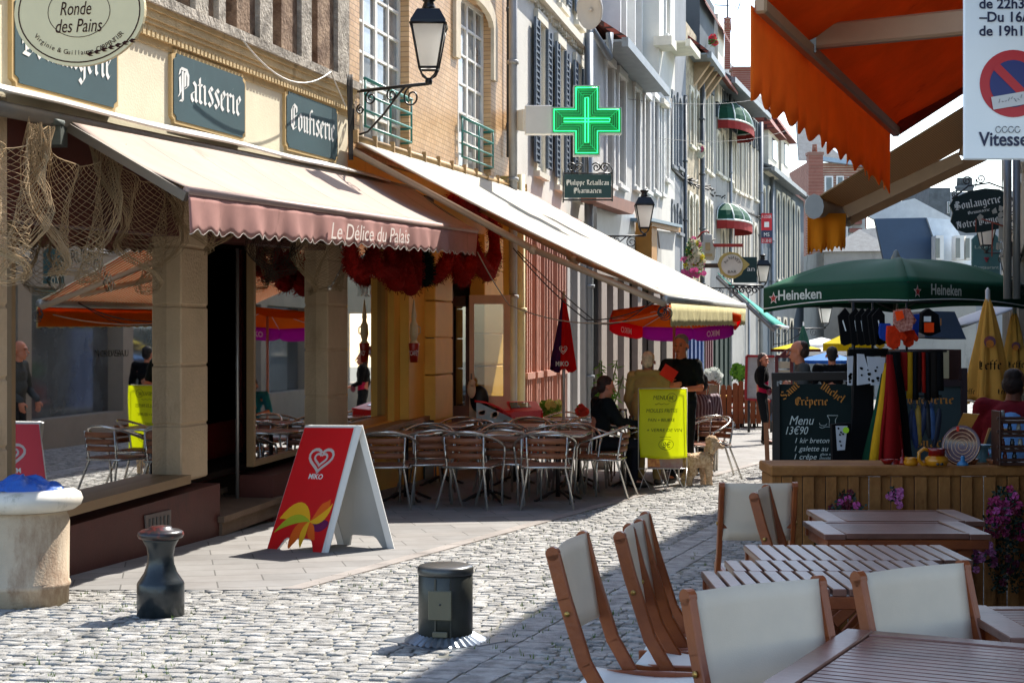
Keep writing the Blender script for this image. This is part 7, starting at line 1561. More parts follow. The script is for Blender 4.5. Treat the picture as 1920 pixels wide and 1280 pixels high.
# brown spiral plate standing
z = 8.35; k = z/F; o = W(1803, 835, z); t = thing('spiral_plate', 'brown glazed plate with cream spiral standing against the board', 'plate', o-Vector((0, 0, 36*k))); Mx = Matrix.Rotation(R(62), 3, 'Z') @ Matrix.Rotation(R(78), 3, 'Y'); Mx = Matrix.Rotation(R(-38), 3, 'Z') @ Matrix.Rotation(R(90-10), 3, 'X')
m = MB(); m.lathe([(.001, -4*k), (20*k, -3*k), (30*k, 2*k), (37*k, 4*k), (38*k, 3*k), (31*k, -1*k), (20*k, -6*k), (.001, -7*k)], o, 40, M=Mx); m.build('plate', mat('brown_glaze', '#4a1a10', .15, var=.15), t)
m = MB(); m.tube([o+Mx @ Vector((r*k*math.cos(a), r*k*math.sin(a), (-3.2 if r < 20 else -3+5*(r-20)/10)*k)) for r, a in [(4+33*i/120, 5*6.2832*i/120) for i in range(121)]], .0022, 4)
m2 = Mx @ Vector((0, 0, 1)); m.build('spiral_line', mat('slip_cream', '#c99f7c', .4), t)
m = MB(); m.bbox(o+Vector((-10*k, -.03, 32*k)), (5*k, .004, 9*k), .001); m.build('price_tag', mat('tag_red', '#e03a1c', .6, emit=0), t)
# leaning pine board
m = MB(); z = 8.48; m.prism([W(1762, 872, z), W(1782, 872, z), W(1836, 776, z+.12), W(1806, 774, z+.12)], (.3, .9, 0), .03)
t = thing('engraved_board', 'leaning varnished pine board with burnt drawing on the counter', 'board', W(1775, 872, z)); m.build('board', mat('pine_varnish', '#a8702c', .4, var=.2, scale=6, bump=.1), t)
m = MB(); 
for i in range(26): a = rnd.uniform(0, 1); b = rnd.uniform(.3, .75); p = W(1772+30*b+14*a, 872-96*b, z-.02+.1*b); m.tube([p, p+Vector((rnd.uniform(-.02, .02), 0, rnd.uniform(-.012, .02)))], .0012, 3)
m.build('burnt_drawing', mat('burnt', '#4a2c14', .8), t)
# slate in pine frame
t = thing('framed_slate', 'small slate in a pine frame leaning by the blue pitcher', 'board', W(1858, 835, 8.6)); z = 8.6; m = MB(); P4 = [W(1843, 838, z), W(1870, 842, z), W(1890, 803, z+.06), W(1855, 802, z+.06)]; m.prism(P4, (0, 1, 0), .015); m.build('frame', mat('pine_frame', '#a5733a', .6), t)
c_ = sum(P4, Vector())/4; m = MB(); m.prism([c_+(p-c_)*.78-Vector((0, .004, 0)) for p in P4], (0, 1, 0), .003); m.build('slate', mat('slate_face', '#2c3634', .6, var=.2), t)
# spice rack
z = 8.25; k = z/F; t = thing('spice_rack', 'dark wooden rack with little shelves and jars at the right end of the counter', 'rack', W(1895, 870, z)); DW = mat('dark_rack_wood', '#3b1d12', .5, var=.2); m = MB()
m.bbox(W(1868, 820, z+.06), (4*k, .14, 102*k), .002); m.build('side', DW, t); m = MB(); m.bbox(W(1935, 820, z+.06), (4*k, .14, 102*k), .002); m.build('side', DW, t)
for y in (790, 815, 843, 868): m = MB(); m.bbox(W(1902, y, z+.06), (66*k, .13, 6*k), .002); m.bbox(W(1902, y-6, z), (66*k, .01, 6*k), .002); m.build('shelf', DW, t)
for i, (x, y) in enumerate(((1880, 787), (1878, 812), (1893, 812), (1910, 812), (1880, 840), (1898, 840), (1913, 840), (1884, 865), (1902, 865))): m = MB(); m.lathe([(.001, 0), (4.5*k, 0), (4.5*k, 12*k), (3*k, 15*k), (3.6*k, 18*k), (.001, 18*k)], W(x, y, z+.05), 10); m.build('jar', [mat('jar%d' % (i % 3), ('#a8a49a', '#8a4030', '#2a2a2c')[i % 3], .2, var=.1)][0], t)
# ---- crêperie blackboard
z = 10.0; k = z/F; t = thing('chalkboard', 'tall black chalkboard lettered Saint Michel Crêperie with the 13 euro 90 menu', 'menu board', GX(1.95, z)); BB = mat('chalkboard', '#14201f', .7, var=.12, scale=3); BF = mat('board_frame', '#241c18', .5, var=.1)
m = MB(); g0 = gz(z)
m.prism([W(1462, 722, z), W(1596, 720, z), W(1600, 720, z)*1, Vector((W(1600, 0, z).x, z-.12, g0+.12)), Vector((W(1458, 0, z).x, z-.12, g0+.12))][::1], (0, 1, 0), .01)
m = MB(); pw = lambda x, y, o_=0: (lambda p: Vector((p.x, p.y-.12*(y-705)/400-o_, p.z)))(W(x, y, z))
m.prism([pw(1460, 720), pw(1600, 720), pw(1602, 1080), pw(1456, 1080)], (0, 1, 0), .012); m.build('slate', BB, t)
m = MB()
for a, b, w in (((1447, 706), (1603, 704), 15), ((1454, 712), (1450, 1100), 13), ((1600, 712), (1604, 1100), 10), ((1452, 1085), (1604, 1085), 12)): m.beam(pw(*a, .005), pw(*b, .005), .03, w*k, (1, 0, 0) if a[0] == b[0] or abs(a[0]-b[0]) < 9 else (0, 0, 1))
m.build('frame', BF, t)
m = MB(); m.bbox(pw(1461, 716, .02), (10*k, .004, 3*k), .001); m.bbox(pw(1457, 719, .02), (3*k, .004, 9*k), .001); m.bbox(pw(1586, 714, .02), (12*k, .004, 3*k), .001); m.build('corner_plate', GREYM, t)
CG = mat('chalk_gold', '#b87a3a', .9, var=.1); CWh = mat('chalk_white', '#bfc6c0', .9, var=.1)
m = MB(); gd = (1, 0, 0); gu = Vector((0, .29*.1, 1)).normalized()
put_text(m, 'Saint', pw(1484, 737, .015), Vector((.76, 0, .65)), Vector((-.65, 0, .76)), 15*k, 40*k, style='bl'); put_text(m, 'Michel', pw(1556, 741, .015), Vector((.82, 0, -.57)), Vector((.57, 0, .82)), 15*k, 50*k, style='bl'); put_text(m, 'Crêperie', pw(1520, 759, .015), gd, gu, 15*k, 62*k, style='bl'); m.build('gold_lettering', CG, t)
m = MB()
for t_, x, y, h, w_ in (('Menu', 1501, 795, 17, 46), ('13€90', 1492, 813, 15, 42), ('1 kir breton', 1520, 829, 10, 64), ('1 galette au choix', 1536, 844, 10, 98), ('1 crêpe', 1507, 859, 10, 42), ('glace vanille', 1551, 852, 5, 34), ('chocolat chaud', 1552, 859, 5, 38), ('1 espresso', 1520, 875, 9, 60)): put_text(m, t_, pw(x, y, .015), gd, gu, h*k, w_*k, shear=.3)
m.tube([pw(1534+i*2.6, 799+2.4*math.sin(i*.8)*(i < 4), .015) for i in range(12)], .0015, 4)
for cx_, cy_, a_, b_ in ((1541, 793, 7, 4),): m.tube([pw(cx_+a_*math.cos(j*.5), cy_+b_*math.sin(j*.5), .015) for j in range(8)], .0015, 4)
m.tube([pw(1549, 778, .015), pw(1553, 786, .015), pw(1552, 796, .015), pw(1564, 796, .015), pw(1564, 786, .015), pw(1569, 778, .015), pw(1549, 778, .015)], .0015, 4); m.build('chalk_writing', CWh, t)
m = MB(); m.beam(W(1436, 792, 10.15), Vector((W(1444, 0, 10.1).x, 10.0, g0)), .015, .028, (1, 0, 0)); solo(m, 'plank', mat('orange_plank', '#9a5c34', .6, var=.15), 'orange-brown plank leaning against the left side of the chalkboard', 'plank')
# ---- hanging goods
HB = mat('black_cotton', '#09090b', .9, var=.3, scale=6); IR = mat('rack_black', '#0c0c0d', .5)
m = MB(); z = 9.6; k = z/F
rk = thing('garment_rack', 'black iron rack holding hanging aprons, mitts and scarves at the stall', 'rack', GX(2.45, z))
for a, b in (((1592, 565), (1765, 567)), ((1592, 653), (1665, 655)), ((1662, 660), (1775, 658)), ((1690, 742), (1765, 742)), ((1636, 566), (1636, 873)), ((1700, 566), (1700, 660))): m.tube([W(*a, z+.08), W(*b, z+.08)], .008, 6)
m.tube([W(1600, 566, z+.08), W(1600, 640, z+.08), W(1600, 873, z+.08)], .012, 6); m.build('frame', IR, rk)
def cloth(name, label, outline, z, mt, cat, th=.03, group=None, wob=.0):
    m = MB(); m.prism([W(x, y, z) for x, y in outline], (0, 1, 0), th); t = thing(name, label, cat, W(sum(p[0] for p in outline)/len(outline), max(p[1] for p in outline), z), 0, group); m.build('cloth', mt, t); return t
for i, x in enumerate((1586, 1606, 1618, 1630, 1641, 1650)):
    t = cloth('folded_apron', ('leftmost black folded apron with white stripe at the stall', 'second black folded apron from the left', 'third black folded apron', 'fourth black folded apron', 'fifth black folded apron', 'rightmost black folded apron, beside the orange mitts')[i],
              [(x-14, 592), (x-1, 577), (x+9, 590), (x+10, 644), (x-2, 648), (x-8, 644)], 9.7-.05*i, HB, 'apron', .03, 'black folded aprons')
    m = MB(); zz = 9.7-.05*i-.004; m.add([W(x-4+(i == 0)*(-3), 601, zz), W(x-2+(i == 0)*(-3), 600, zz), W(x+1, 620, zz), W(x-1, 621, zz)], [(0, 1, 2, 3)]); m.build('white_stripe', LET, t)
def mitt(name, label, cx, cy, s, z, mt, rot=0):
    pts = [(-9, 16), (-10, -2), (-8, -12), (0, -17), (8, -12), (9, -2), (15, -6), (18, 0), (12, 9), (9, 16)]; c, sn = math.cos(rot), math.sin(rot)
    return cloth(name, label, [(cx+s*(x*c-y*sn), cy-s*(x*sn+y*c)*1.0) for x, y in pts], z, mt, 'oven mitt', .04, 'oven mitts')
OM = mat('orange_quilt', '#c2300e', .9, var=.25, scale=30, bump=.5); mitt('oven_mitt', 'large orange-red quilted oven mitt hanging lowest', 1677, 632, 1.35, 9.3, OM); mitt('oven_mitt', 'patterned orange oven mitt upper right', 1695, 600, 1.3, 9.25, mat('orange_pattern', '#c84a20', .9, var=.5, scale=40, col2='#d8907c')); mitt('oven_mitt', 'blue oven mitt peeping out left of the orange ones', 1660, 622, 1.0, 9.4, mat('blue_quilt', '#1b3c92', .9, bump=.3)); mitt('oven_mitt', 'yellow oven mitt edge at the far left', 1652, 640, .8, 9.45, mat('yellow_quilt', '#b58a24', .9)); mitt('oven_mitt', 'second orange oven mitt tucked right', 1705, 634, 1.0, 9.35, OM)
cloth('pot_holder', 'red and white spotted square pot holder among the mitts', [(1676, 582), (1702, 578), (1714, 596), (1710, 618), (1688, 622), (1676, 606)], 9.2, mat('spotted', '#b8321c', .9, var=.6, scale=60, col2='#d8a090'), 'pot holder', .02); cloth('price_card', 'fluorescent orange price card on the mitts', [(1678, 584), (1692, 582), (1696, 596), (1682, 602)], 9.17, mat('fluo_orange', '#ff4a12', .7, var=0), 'price card', .004)
cloth('tea_towel', 'blue folded cloth right of the mitts', [(1712, 590), (1724, 588), (1722, 632), (1712, 634)], 9.4, MC['blue_quilt'], 'cloth'); t = cloth('black_hat', 'black cap with white tag and orange price card', [(1730, 586), (1742, 578), (1760, 590), (1764, 622), (1745, 630), (1728, 622)], 9.4, HB, 'cap', .08)
m = MB(); m.box(W(1739, 598, 9.37), (13*.00324, .004, 10*.00324)); m.build('tag', LET, t); m = MB(); m.box(W(1742, 614, 9.37), (18*.00324, .004, 18*.00324)); m.build('price_card', MC['fluo_orange'], t)
# cow print aprons
CP = mat('cow_print', '#b4b6bc', .8, var=0)
for i, (P4, lb) in enumerate((([(1590, 668), (1600, 667), (1598, 722), (1590, 722)], 'narrow strip of a white cow-print apron, leftmost'), ([(1608, 663), (1620, 664), (1636, 718), (1608, 722)], 'white cow-print apron half turned, middle'), ([(1626, 668), (1660, 670), (1658, 722), (1634, 722)], 'white cow-print apron facing us, right one'))):
    t = cloth('cow_apron', lb, P4, 9.5-.02*i, CP, 'apron', .02, 'cow-print aprons'); m = MB(); rn = random.Random(i+3)
    for j in range(7):
        x = rn.uniform(min(p[0] for p in P4)+3, max(p[0] for p in P4)-4); y = rn.uniform(688, 716); r = rn.uniform(1.5, 4); zz = 9.5-.02*i-.004
        m.add([W(x+r*math.cos(a), y+r*.9*math.sin(a), zz) for a in (0, 1.1, 2.0, 3.3, 4.2, 5.4)], [tuple(range(6))])
    m.build('cow_spot', HB, t)
cloth('black_apron', 'long black apron column hanging between the chalkboard and the coloured cloths', [(1592, 655), (1665, 655), (1664, 668), (1634, 668), (1637, 760), (1632, 874), (1592, 874), (1600, 760), (1604, 668), (1592, 668)], 9.58, HB, 'apron', .05)
cloth('black_bag', 'black cloth bag with a cow picture at the foot of the stall', [(1560, 795), (1596, 793), (1598, 873), (1562, 873)], 9.3, HB, 'bag', .06); t = cloth('cow_picture', 'small white cow picture on the black cloth bag', [(1567, 798), (1589, 798), (1584, 843), (1570, 844)], 9.25, CP, 'picture', .004); m = MB(); disc(m, W(1586, 806, 9.24), 6*.0032, 12); m.build('price_dot', mat('lime_dot', '#a8d820', .6), t); m = MB()
for j in range(6): x = rnd.uniform(1570, 1582); y = rnd.uniform(802, 838); m.add([W(x+2.5*math.cos(a), y+2.5*math.sin(a), 9.243) for a in (0, 1.5, 3, 4.4)], [(0, 1, 2, 3)])
m.build('cow_spot', HB, t)
def drape(name, lab, tops, bots, z, mt, th=.02): 
    (xa, ya), (xb, yb) = tops; (xc, yc), (xd, yd) = bots; m = MB(); m.sheet(lambda u, v: W((xa+(xb-xa)*u)*(1-v)+(xc+(xd-xc)*u)*v+2*math.sin(v*5), (ya+(yb-ya)*u)*(1-v)+(yc+(yd-yc)*u)*v, z+.03*math.sin(u*9)*v), 12, 10, th); return solo(m, name, mt, lab, 'cloth', group='long coloured cloths hanging at the stall')
drape('hanging_cloth', 'dark green cloth hanging beside the yellow one', ((1652, 700), (1660, 700)), ((1616, 870), (1642, 873)), 9.35, mat('flag_green', '#0c3a26', .85, trans=.1)); drape('hanging_cloth', 'yellow cloth hanging between green and red', ((1658, 680), (1664, 680)), ((1630, 873), (1650, 873)), 9.3, mat('flag_yellow', '#c99418', .85, trans=.15)); drape('hanging_cloth', 'wide red cloth flaring at the foot of the stall', ((1662, 665), (1672, 665)), ((1646, 873), (1700, 868)), 9.27, mat('flag_red', '#7e0d0e', .85, trans=.15)); drape('hanging_cloth', 'black cloth falling right of the red one', ((1668, 660), (1685, 660)), ((1690, 873), (1712, 860)), 9.4, HB)
tc_ = ['#16120f', '#7a1512', '#16120f', '#8c1a14', '#c0921c', '#1a1a20', '#2a0e10', '#9a1c12', '#101014', '#1a1512', '#0e0e10']
for i, c in enumerate(tc_):
    x = 1668+i*9.2; m = MB(); m.sheet(lambda u, v: W(x+(-3+6*u)*(.8+.5*v), 660+(v*(82+10*math.sin(i*1.7))), 9.45+.02*math.sin(u*3+i)), 3, 5, .02); solo(m, 'scarf', mat('sc'+c, c, .85, var=.15), ('narrow hanging scarf, number %d from the left in the row of scarves' % (i+1)) if 0 else {0: 'black narrow scarf at the left end of the scarf row', 1: 'dark red narrow scarf near the left end of the row', 2: 'black scarf between the two dark red ones', 3: 'brighter red scarf left of the yellow one', 4: 'only yellow scarf in the hanging row', 5: 'blue-black scarf right of the yellow one', 6: 'wine-black scarf before the bright red one', 7: 'bright red scarf right of the middle', 8: 'black scarf just right of the bright red one', 9: 'brownish black scarf, second from the right end', 10: 'black scarf at the right end of the row'}[i], 'scarf', group='narrow scarves hung in a row')
bc_ = ['#131a2c', '#1a2a4a', '#22386a', '#a08030', '#1a2a4a', '#14161c', '#2a4a78', '#101a30']
for i, c in enumerate(bc_):
    x = 1697+i*8.5; m = MB(); m.ell(W(x, 795+10*math.sin(i), 9.45), (.024, .02, .125), 10, 8, M=Matrix.Rotation(.15*math.sin(i*2), 3, 'Y')); m.tube([W(x-4, 765, 9.43), W(x, 745, 9.43), W(x+4, 765, 9.43)], .002, 4)
    solo(m, 'slipper_bag', mat('bg'+c, c, .6, var=.3, scale=12), {0: 'near-black pouch at the left of the pouch row', 1: 'navy pouch, second in the row', 2: 'blue pouch left of the tan one', 3: 'tan pouch in the middle of the pouch row', 4: 'navy pouch just right of the tan one', 5: 'black pouch between two blue ones', 6: 'light blue pouch near the right end', 7: 'dark navy pouch at the right end of the row'}[i], 'pouch', group='oval pouches hung on strings')
# ---- kiosk with menu board
z = 11.6; k = z/F; kb_ = thing('kiosk', 'dark wooden snack kiosk with blue roof behind the hanging goods', 'kiosk', GX(3.15, z+.4)); KW = mat('kiosk_wood', '#3c1a12', .6, var=.2, scale=3)
m = MB(); a = W(1690, 655, z); b = W(1806, 655, z); m.box(((a.x+b.x)/2, z+.35, (a.z+gz(z))/2), (b.x-a.x, .6, a.z-gz(z))); m.build('wall', KW, kb_)
m = MB(); m.prism([W(1738, 583, z), W(1790, 584, z), W(1812, 636, z-.1), W(1734, 632, z-.1)], (0, 1, 0), .7); m.build('roof', mat('kiosk_blue', '#2d3c52', .6, var=.1), kb_)
m = MB(); put_text(m, '1', W(1764, 610, z-.12), (1, 0, 0), (0, 0, 1), 14*k); m.build('lettering', CG, kb_)
m = MB(); m.box(W(1806, 780, z-.05), (10*k, .08, 180*k)); m.box(W(1750, 718, z-.05), (115*k, .05, 12*k)); m.build('post', mat('kiosk_post', '#2c1c20', .5), kb_)
m = MB(); m.box(W(1750, 795, z-.04), (106*k, .02, 150*k)); bd = m.build('menu_board', mat('slate_green', '#2b3a3c', .6, var=.1), kb_)
m = MB(); put_text(m, 'Crêperie', W(1745, 757, z-.055), (1, 0, 0), (0, 0, 1), 16*k, 88*k, style='bl'); put_text(m, '&', W(1752, 798, z-.055), (1, 0, 0), (0, 0, 1), 14*k, 20*k, style='bl'); put_text(m, 'Snack', W(1746, 838, z-.055), (1, 0, 0), (0, 0, 1), 18*k, 62*k, style='bl'); m.build('lettering', CG, bd)
m = MB(); m.box(W(1768, 683, z-.06), (22*k, .01, 52*k)); m.build('notice', mat('notice_cream', '#a89a7c', .7), kb_)
# ================================================================= FAR TERRACE: FENCE, MENU CASE, PLANTS
z = 35.4; k = z/F; g0 = gz(z); FW = mat('brown_fence', '#83492e', .7, var=.15, scale=2)
fe = thing('picket_fence', 'brown wooden picket fence panels round the far terrace', 'fence', GX(5.2, z)); xa, xb = W(1318, 0, z).x, W(1450, 0, z).x; n = 12
for i in range(n):
    x = xa+(xb-xa)*(i+.5)/n; m = MB(); hh = 1.02+.05*math.sin(i*1.3); m.prism([Vector((x-.055, z, g0+.12)), Vector((x+.055, z, g0+.12)), Vector((x+.055, z, g0+hh)), Vector((x, z, g0+hh+.03)), Vector((x-.055, z, g0+hh))], (0, 1, 0), .025); m.build('picket', FW, fe)
for h in (.28, .85): m = MB(); m.box(((xa+xb)/2, z+.045, g0+h), (xb-xa, .03, .1)); m.build('rail', FW, fe)
for x in (xa+.1, (xa+xb)/2, xb-.1): m = MB(); m.box((x, z+.1, g0+.5), (.08, .08, 1.0)); m.build('post', FW, fe)
for i, (px, lb) in enumerate(((1352, 'dark chair legs and red seat behind the fence at the left'), (1376, 'red-seated chair behind the middle of the fence'), (1402, 'third red-seated chair behind the fence'), (1426, 'red-seated chair behind the fence beside the walking woman'))):
    t = thing('fence_chair', lb, 'chair', GX(W(px, 0, z+1).x, z+1), 0, 'red-seated chairs behind the picket fence'); p = GX(W(px, 0, z+1).x, z+1); m = MB(); m.bbox(p+Vector((0, 0, .46)), (.44, .42, .05), .01); m.build('seat', mat('seat_red', '#8c1c1c', .6), t); m = MB(); m.bbox(p+Vector((0, -.2, .72)), (.42, .03, .3), .01); m.build('backrest', MC['seat_red'], t)
    for sx in (-1, 1):
        for sy in (-1, 1): m = MB(); m.tube([p+Vector((sx*.2, sy*.18, 0)), p+Vector((sx*.19, sy*.17, .45))], .02, 6); m.build('leg', IRON, t)
for i, (px, c, lb) in enumerate(((1362, '#c9a02c', 'yellow place mats on the table behind the fence'), (1390, '#c9c2b4', 'white tableware on the middle table behind the fence'), (1415, '#c05a3c', 'table with orange cloth behind the fence right end'))):
    t = thing('fence_table', lb, 'table', GX(W(px, 0, z+.6).x, z+.6), 0, 'tables behind the picket fence'); p = GX(W(px, 0, z+.6).x, z+.6); m = MB(); m.bbox(p+Vector((0, 0, .74)), (.6, .5, .04), .01); m.build('tabletop', mat('tt'+c, c, .6), t); m = MB(); m.tube([p, p+Vector((0, 0, .72))], .03, 8); m.tube([p+Vector((-.2, 0, .02)), p+Vector((.2, 0, .02))], .02, 6); m.build('pedestal', IRON, t)
mc = thing('menu_case', 'red-framed glazed menu case above the picket fence', 'menu board', GX(5.1, 33.6)); z = 33.4; k = z/F; m = MB(); RF = mat('case_red', '#9c1c24', .5)
for a, b in (((1400, 667), (1452, 668)), ((1398, 748), (1452, 752)), ((1400, 667), (1398, 748)), ((1426, 668), (1426, 668))):
    if a != b: m.beam(W(*a, z), W(*b, z), .05, .05, (0, 1, 0))
m.build('frame', RF, mc); m = MB(); m.box(W(1426, 709, z+.03), (50*k, .02, 80*k)); m.build('panel', mat('case_pale', '#a9a8a8', .4, var=.2, scale=3), mc); m = MB(); m.tube([W(1404, 748, z), GX(W(1404, 0, z).x, z)], .03, 6); m.tube([W(1446, 748, z), GX(W(1446, 0, z).x, z)], .03, 6); m.build('leg', IRON, mc)
bs = thing('maroon_stand', 'maroon stand with cream panels and arched name board behind the woman', 'stand', GX(5.6, 30.5)); z = 30.5; k = z/F
m = MB(); m.beam(W(1456, 668, z), GX(W(1456, 0, z).x, z), .08, .06, (1, 0, 0)); m.beam(W(1484, 668, z), GX(W(1484, 0, z).x, z), .06, .06, (1, 0, 0)); m.beam(W(1454, 668, z), W(1500, 668, z), .06, .06); m.prism([W(1462, 666, z), W(1516, 668, z), W(1512, 652, z), W(1494, 647, z), (W(1474, 655, z))], (0, 1, 0), .05); m.build('frame', mat('maroon_wood', '#5c2226', .5), bs)
m = MB(); 
for y in (684, 700): m.box(W(1470, y, z+.02), (24*k, .02, 13*k))
m.build('panel', mat('cream_panel', '#bdb49c', .6), bs); m = MB(); put_text(m, 'La Belle', W(1492, 664, z-.02), (1, 0, 0), (0, 0, 1), 7*k, 34*k); m.build('lettering', LET, bs)
flowers('round white-flowering bush by the picket fence', 1335, 705, 33.5, 17, 13, 260, [('#dfe3dc', 90)], 0, 11, '#3c5a3a', .18, leaf=.07)
flowers('bright green shrub glimpsed in the dark shop doorway', 1384, 700, 38, 12, 16, 160, [('#6fae2c', 20)], 0, 12, '#3f7a22', leaf=.1)
flowers('hanging basket of green and white flowers under the mug sign', 1300, 480, 33, 19, 34, 700, [('#dcd8b8', 60), ('#d8c83c', 24), ('#d8709c', 16)], 1, 13, '#4a7a38', leaf=.07)
flowers('pink trailing flowers at the bottom of the hanging basket', 1300, 512, 32.6, 20, 10, 120, [('#c8508a', 26)], 0, 14, '#4a7a38', leaf=.06)
flowers('window box with white and pink flowers high on the rubble stone house', 1306, 284, 50.5, 13, 10, 240, [('#d9d4c0', 60), ('#c04a70', 12)], 0, 15, '#5f7a4c', leaf=.12)
flowers('red geranium in a pot beside the roof dormer', 1337, 78, 52, 5, 10, 110, [('#c8283c', 8)], 0, 16, '#6f9a44', leaf=.12)
flowers('yellow-green spiky plant against the salmon shopfront', 1032, 770, 22, 22, 18, 260, [('#d8d070', 12)], 0, 17, '#6f9a30', .12, leaf=.08)
flowers('low yellow flowering plant right of the red chest', 1035, 798, 20.6, 24, 9, 220, [('#d8c850', 24)], 0, 18, '#5f8a30', leaf=.05)
flowers('small red flowers beside the seated woman', 1090, 770, 21.5, 8, 8, 60, [('#c8301c', 14)], 0, 19, '#4f7a30', leaf=.06)
# bamboo-like potted tree behind the woman
t = thing('potted_bamboo', 'bright green potted bamboo behind the seated woman', 'plant', GX(1.28, 21.6)); rn = random.Random(5); m = MB(); base = GX(1.28, 21.6)
stems = []
for i in range(7):
    a = rn.uniform(-.1, .1); tip = base+Vector((rn.uniform(-.12, .3), rn.uniform(-.1, .1), rn.uniform(1.1, 1.55))); mid = base.lerp(tip, .6)+Vector((-.03, 0, .08)); stems.append([base, mid, tip]); m.tube([base, mid, tip], .008, 4)
m.build('stem', mat('bamboo_stem', '#5f7a2c', .6), t); m = MB()
for s_ in stems:
    for j in range(42):
        f_ = rn.uniform(.45, 1); p = s_[0].lerp(s_[1], f_/.6) if f_ < .6 else s_[1].lerp(s_[2], (f_-.6)/.4); d_ = Vector((rn.uniform(-1, 1), rn.uniform(-1, 1), rn.uniform(-.8, .2))).normalized()*rn.uniform(.08, .17); b = d_.orthogonal().normalized()*.012; m.add([p, p+d_*.4+b, p+d_, p+d_*.4-b], [(0, 1, 2, 3)])
m.build('foliage', mat('bamboo_leaf', '#5f9a1c', .5, var=.3, trans=.4), t); m = MB(); m.lathe([(.001, 0), (.12, 0), (.16, .3), (.14, .3), (.001, .26)], base, 18); m.build('pot', mat('white_pot', '#cfcac0', .6), t)
# ================================================================= PEOPLE AND DOG
def blob(prims, vox, smooth=4, disp=None):
    """one continuous skin over tapered limbs and rounded masses"""
    b = MB()
    for p in prims:
        if p[0] == 'c':
            a, c, r1, r2 = Vector(p[1]), Vector(p[2]), p[3], p[4]; d = c-a; n = 4
            b.tube([a.lerp(c, i/n) for i in range(n+1)], [r1+(r2-r1)*i/n for i in range(n+1)], 12); b.ell(a, r1, 12, 8); b.ell(c, r2, 12, 8)
        else: b.ell(p[1], p[2], 16, 12, p[3] if len(p) > 3 else None)
    me = bpy.data.meshes.new('tmp'); me.from_pydata([tuple(v) for v in b.v], [], b.f); o = bpy.data.objects.new('tmp', me); COL.objects.link(o)
    r = o.modifiers.new('r', 'REMESH'); r.mode = 'VOXEL'; r.voxel_size = vox
    s = o.modifiers.new('s', 'SMOOTH'); s.factor = .5; s.iterations = smooth
    dg = bpy.context.evaluated_depsgraph_get(); dg.update(); m2 = bpy.data.meshes.new_from_object(o.evaluated_get(dg))
    vs = [v.co.copy() for v in m2.vertices]; fs = [tuple(p.vertices) for p in m2.polygons]
    if disp: vs = [v+m2.vertices[i].normal*disp(v) for i, v in enumerate(vs)]
    bpy.data.objects.remove(o); bpy.data.meshes.remove(me); bpy.data.meshes.remove(m2); return vs, fs
SKIN = mat('skin', '#c07c60', .55, var=.06, scale=12); EYE = mat('eye_dark', '#1a1412', .2, var=0); LIP = mat('lips', '#8a4038', .5, var=0)
def hand(w, fdir, palm, side, curl=.5, s=1.):
    """palm + five bent fingers; fdir finger direction, palm = palm normal, side = thumb side"""
    w, f, n, t = Vector(w), Vector(fdir).normalized(), Vector(palm).normalized(), Vector(side).normalized(); P = []
    P.append(('e', w+f*.05*s, (.042*s, .05*s, .018*s), Matrix((t, f, n)).transposed())); P.append(('c', w-f*.01, w+f*.03*s, .024*s, .026*s))
    for i, (o, l) in enumerate(((.030, .068), (.010, .078), (-.010, .072), (-.029, .056))):
        a = w+f*.085*s+t*o*s; d1 = (f+n*curl*.6).normalized(); b_ = a+d1*l*.5*s; d2 = (f*.8+n*curl*1.6).normalized(); P += [('c', a-f*.02*s, b_, .0095*s, .0088*s), ('c', b_, b_+d2*l*.5*s, .0088*s, .0075*s)]
    a = w+f*.03*s+t*.034*s; b_ = a+(f*.6+t*.8+n*.3).normalized()*.04*s; P += [('c', a, b_, .012*s, .0105*s), ('c', b_, b_+(f+n*.4).normalized()*.03*s, .0105*s, .009*s)]
    return P
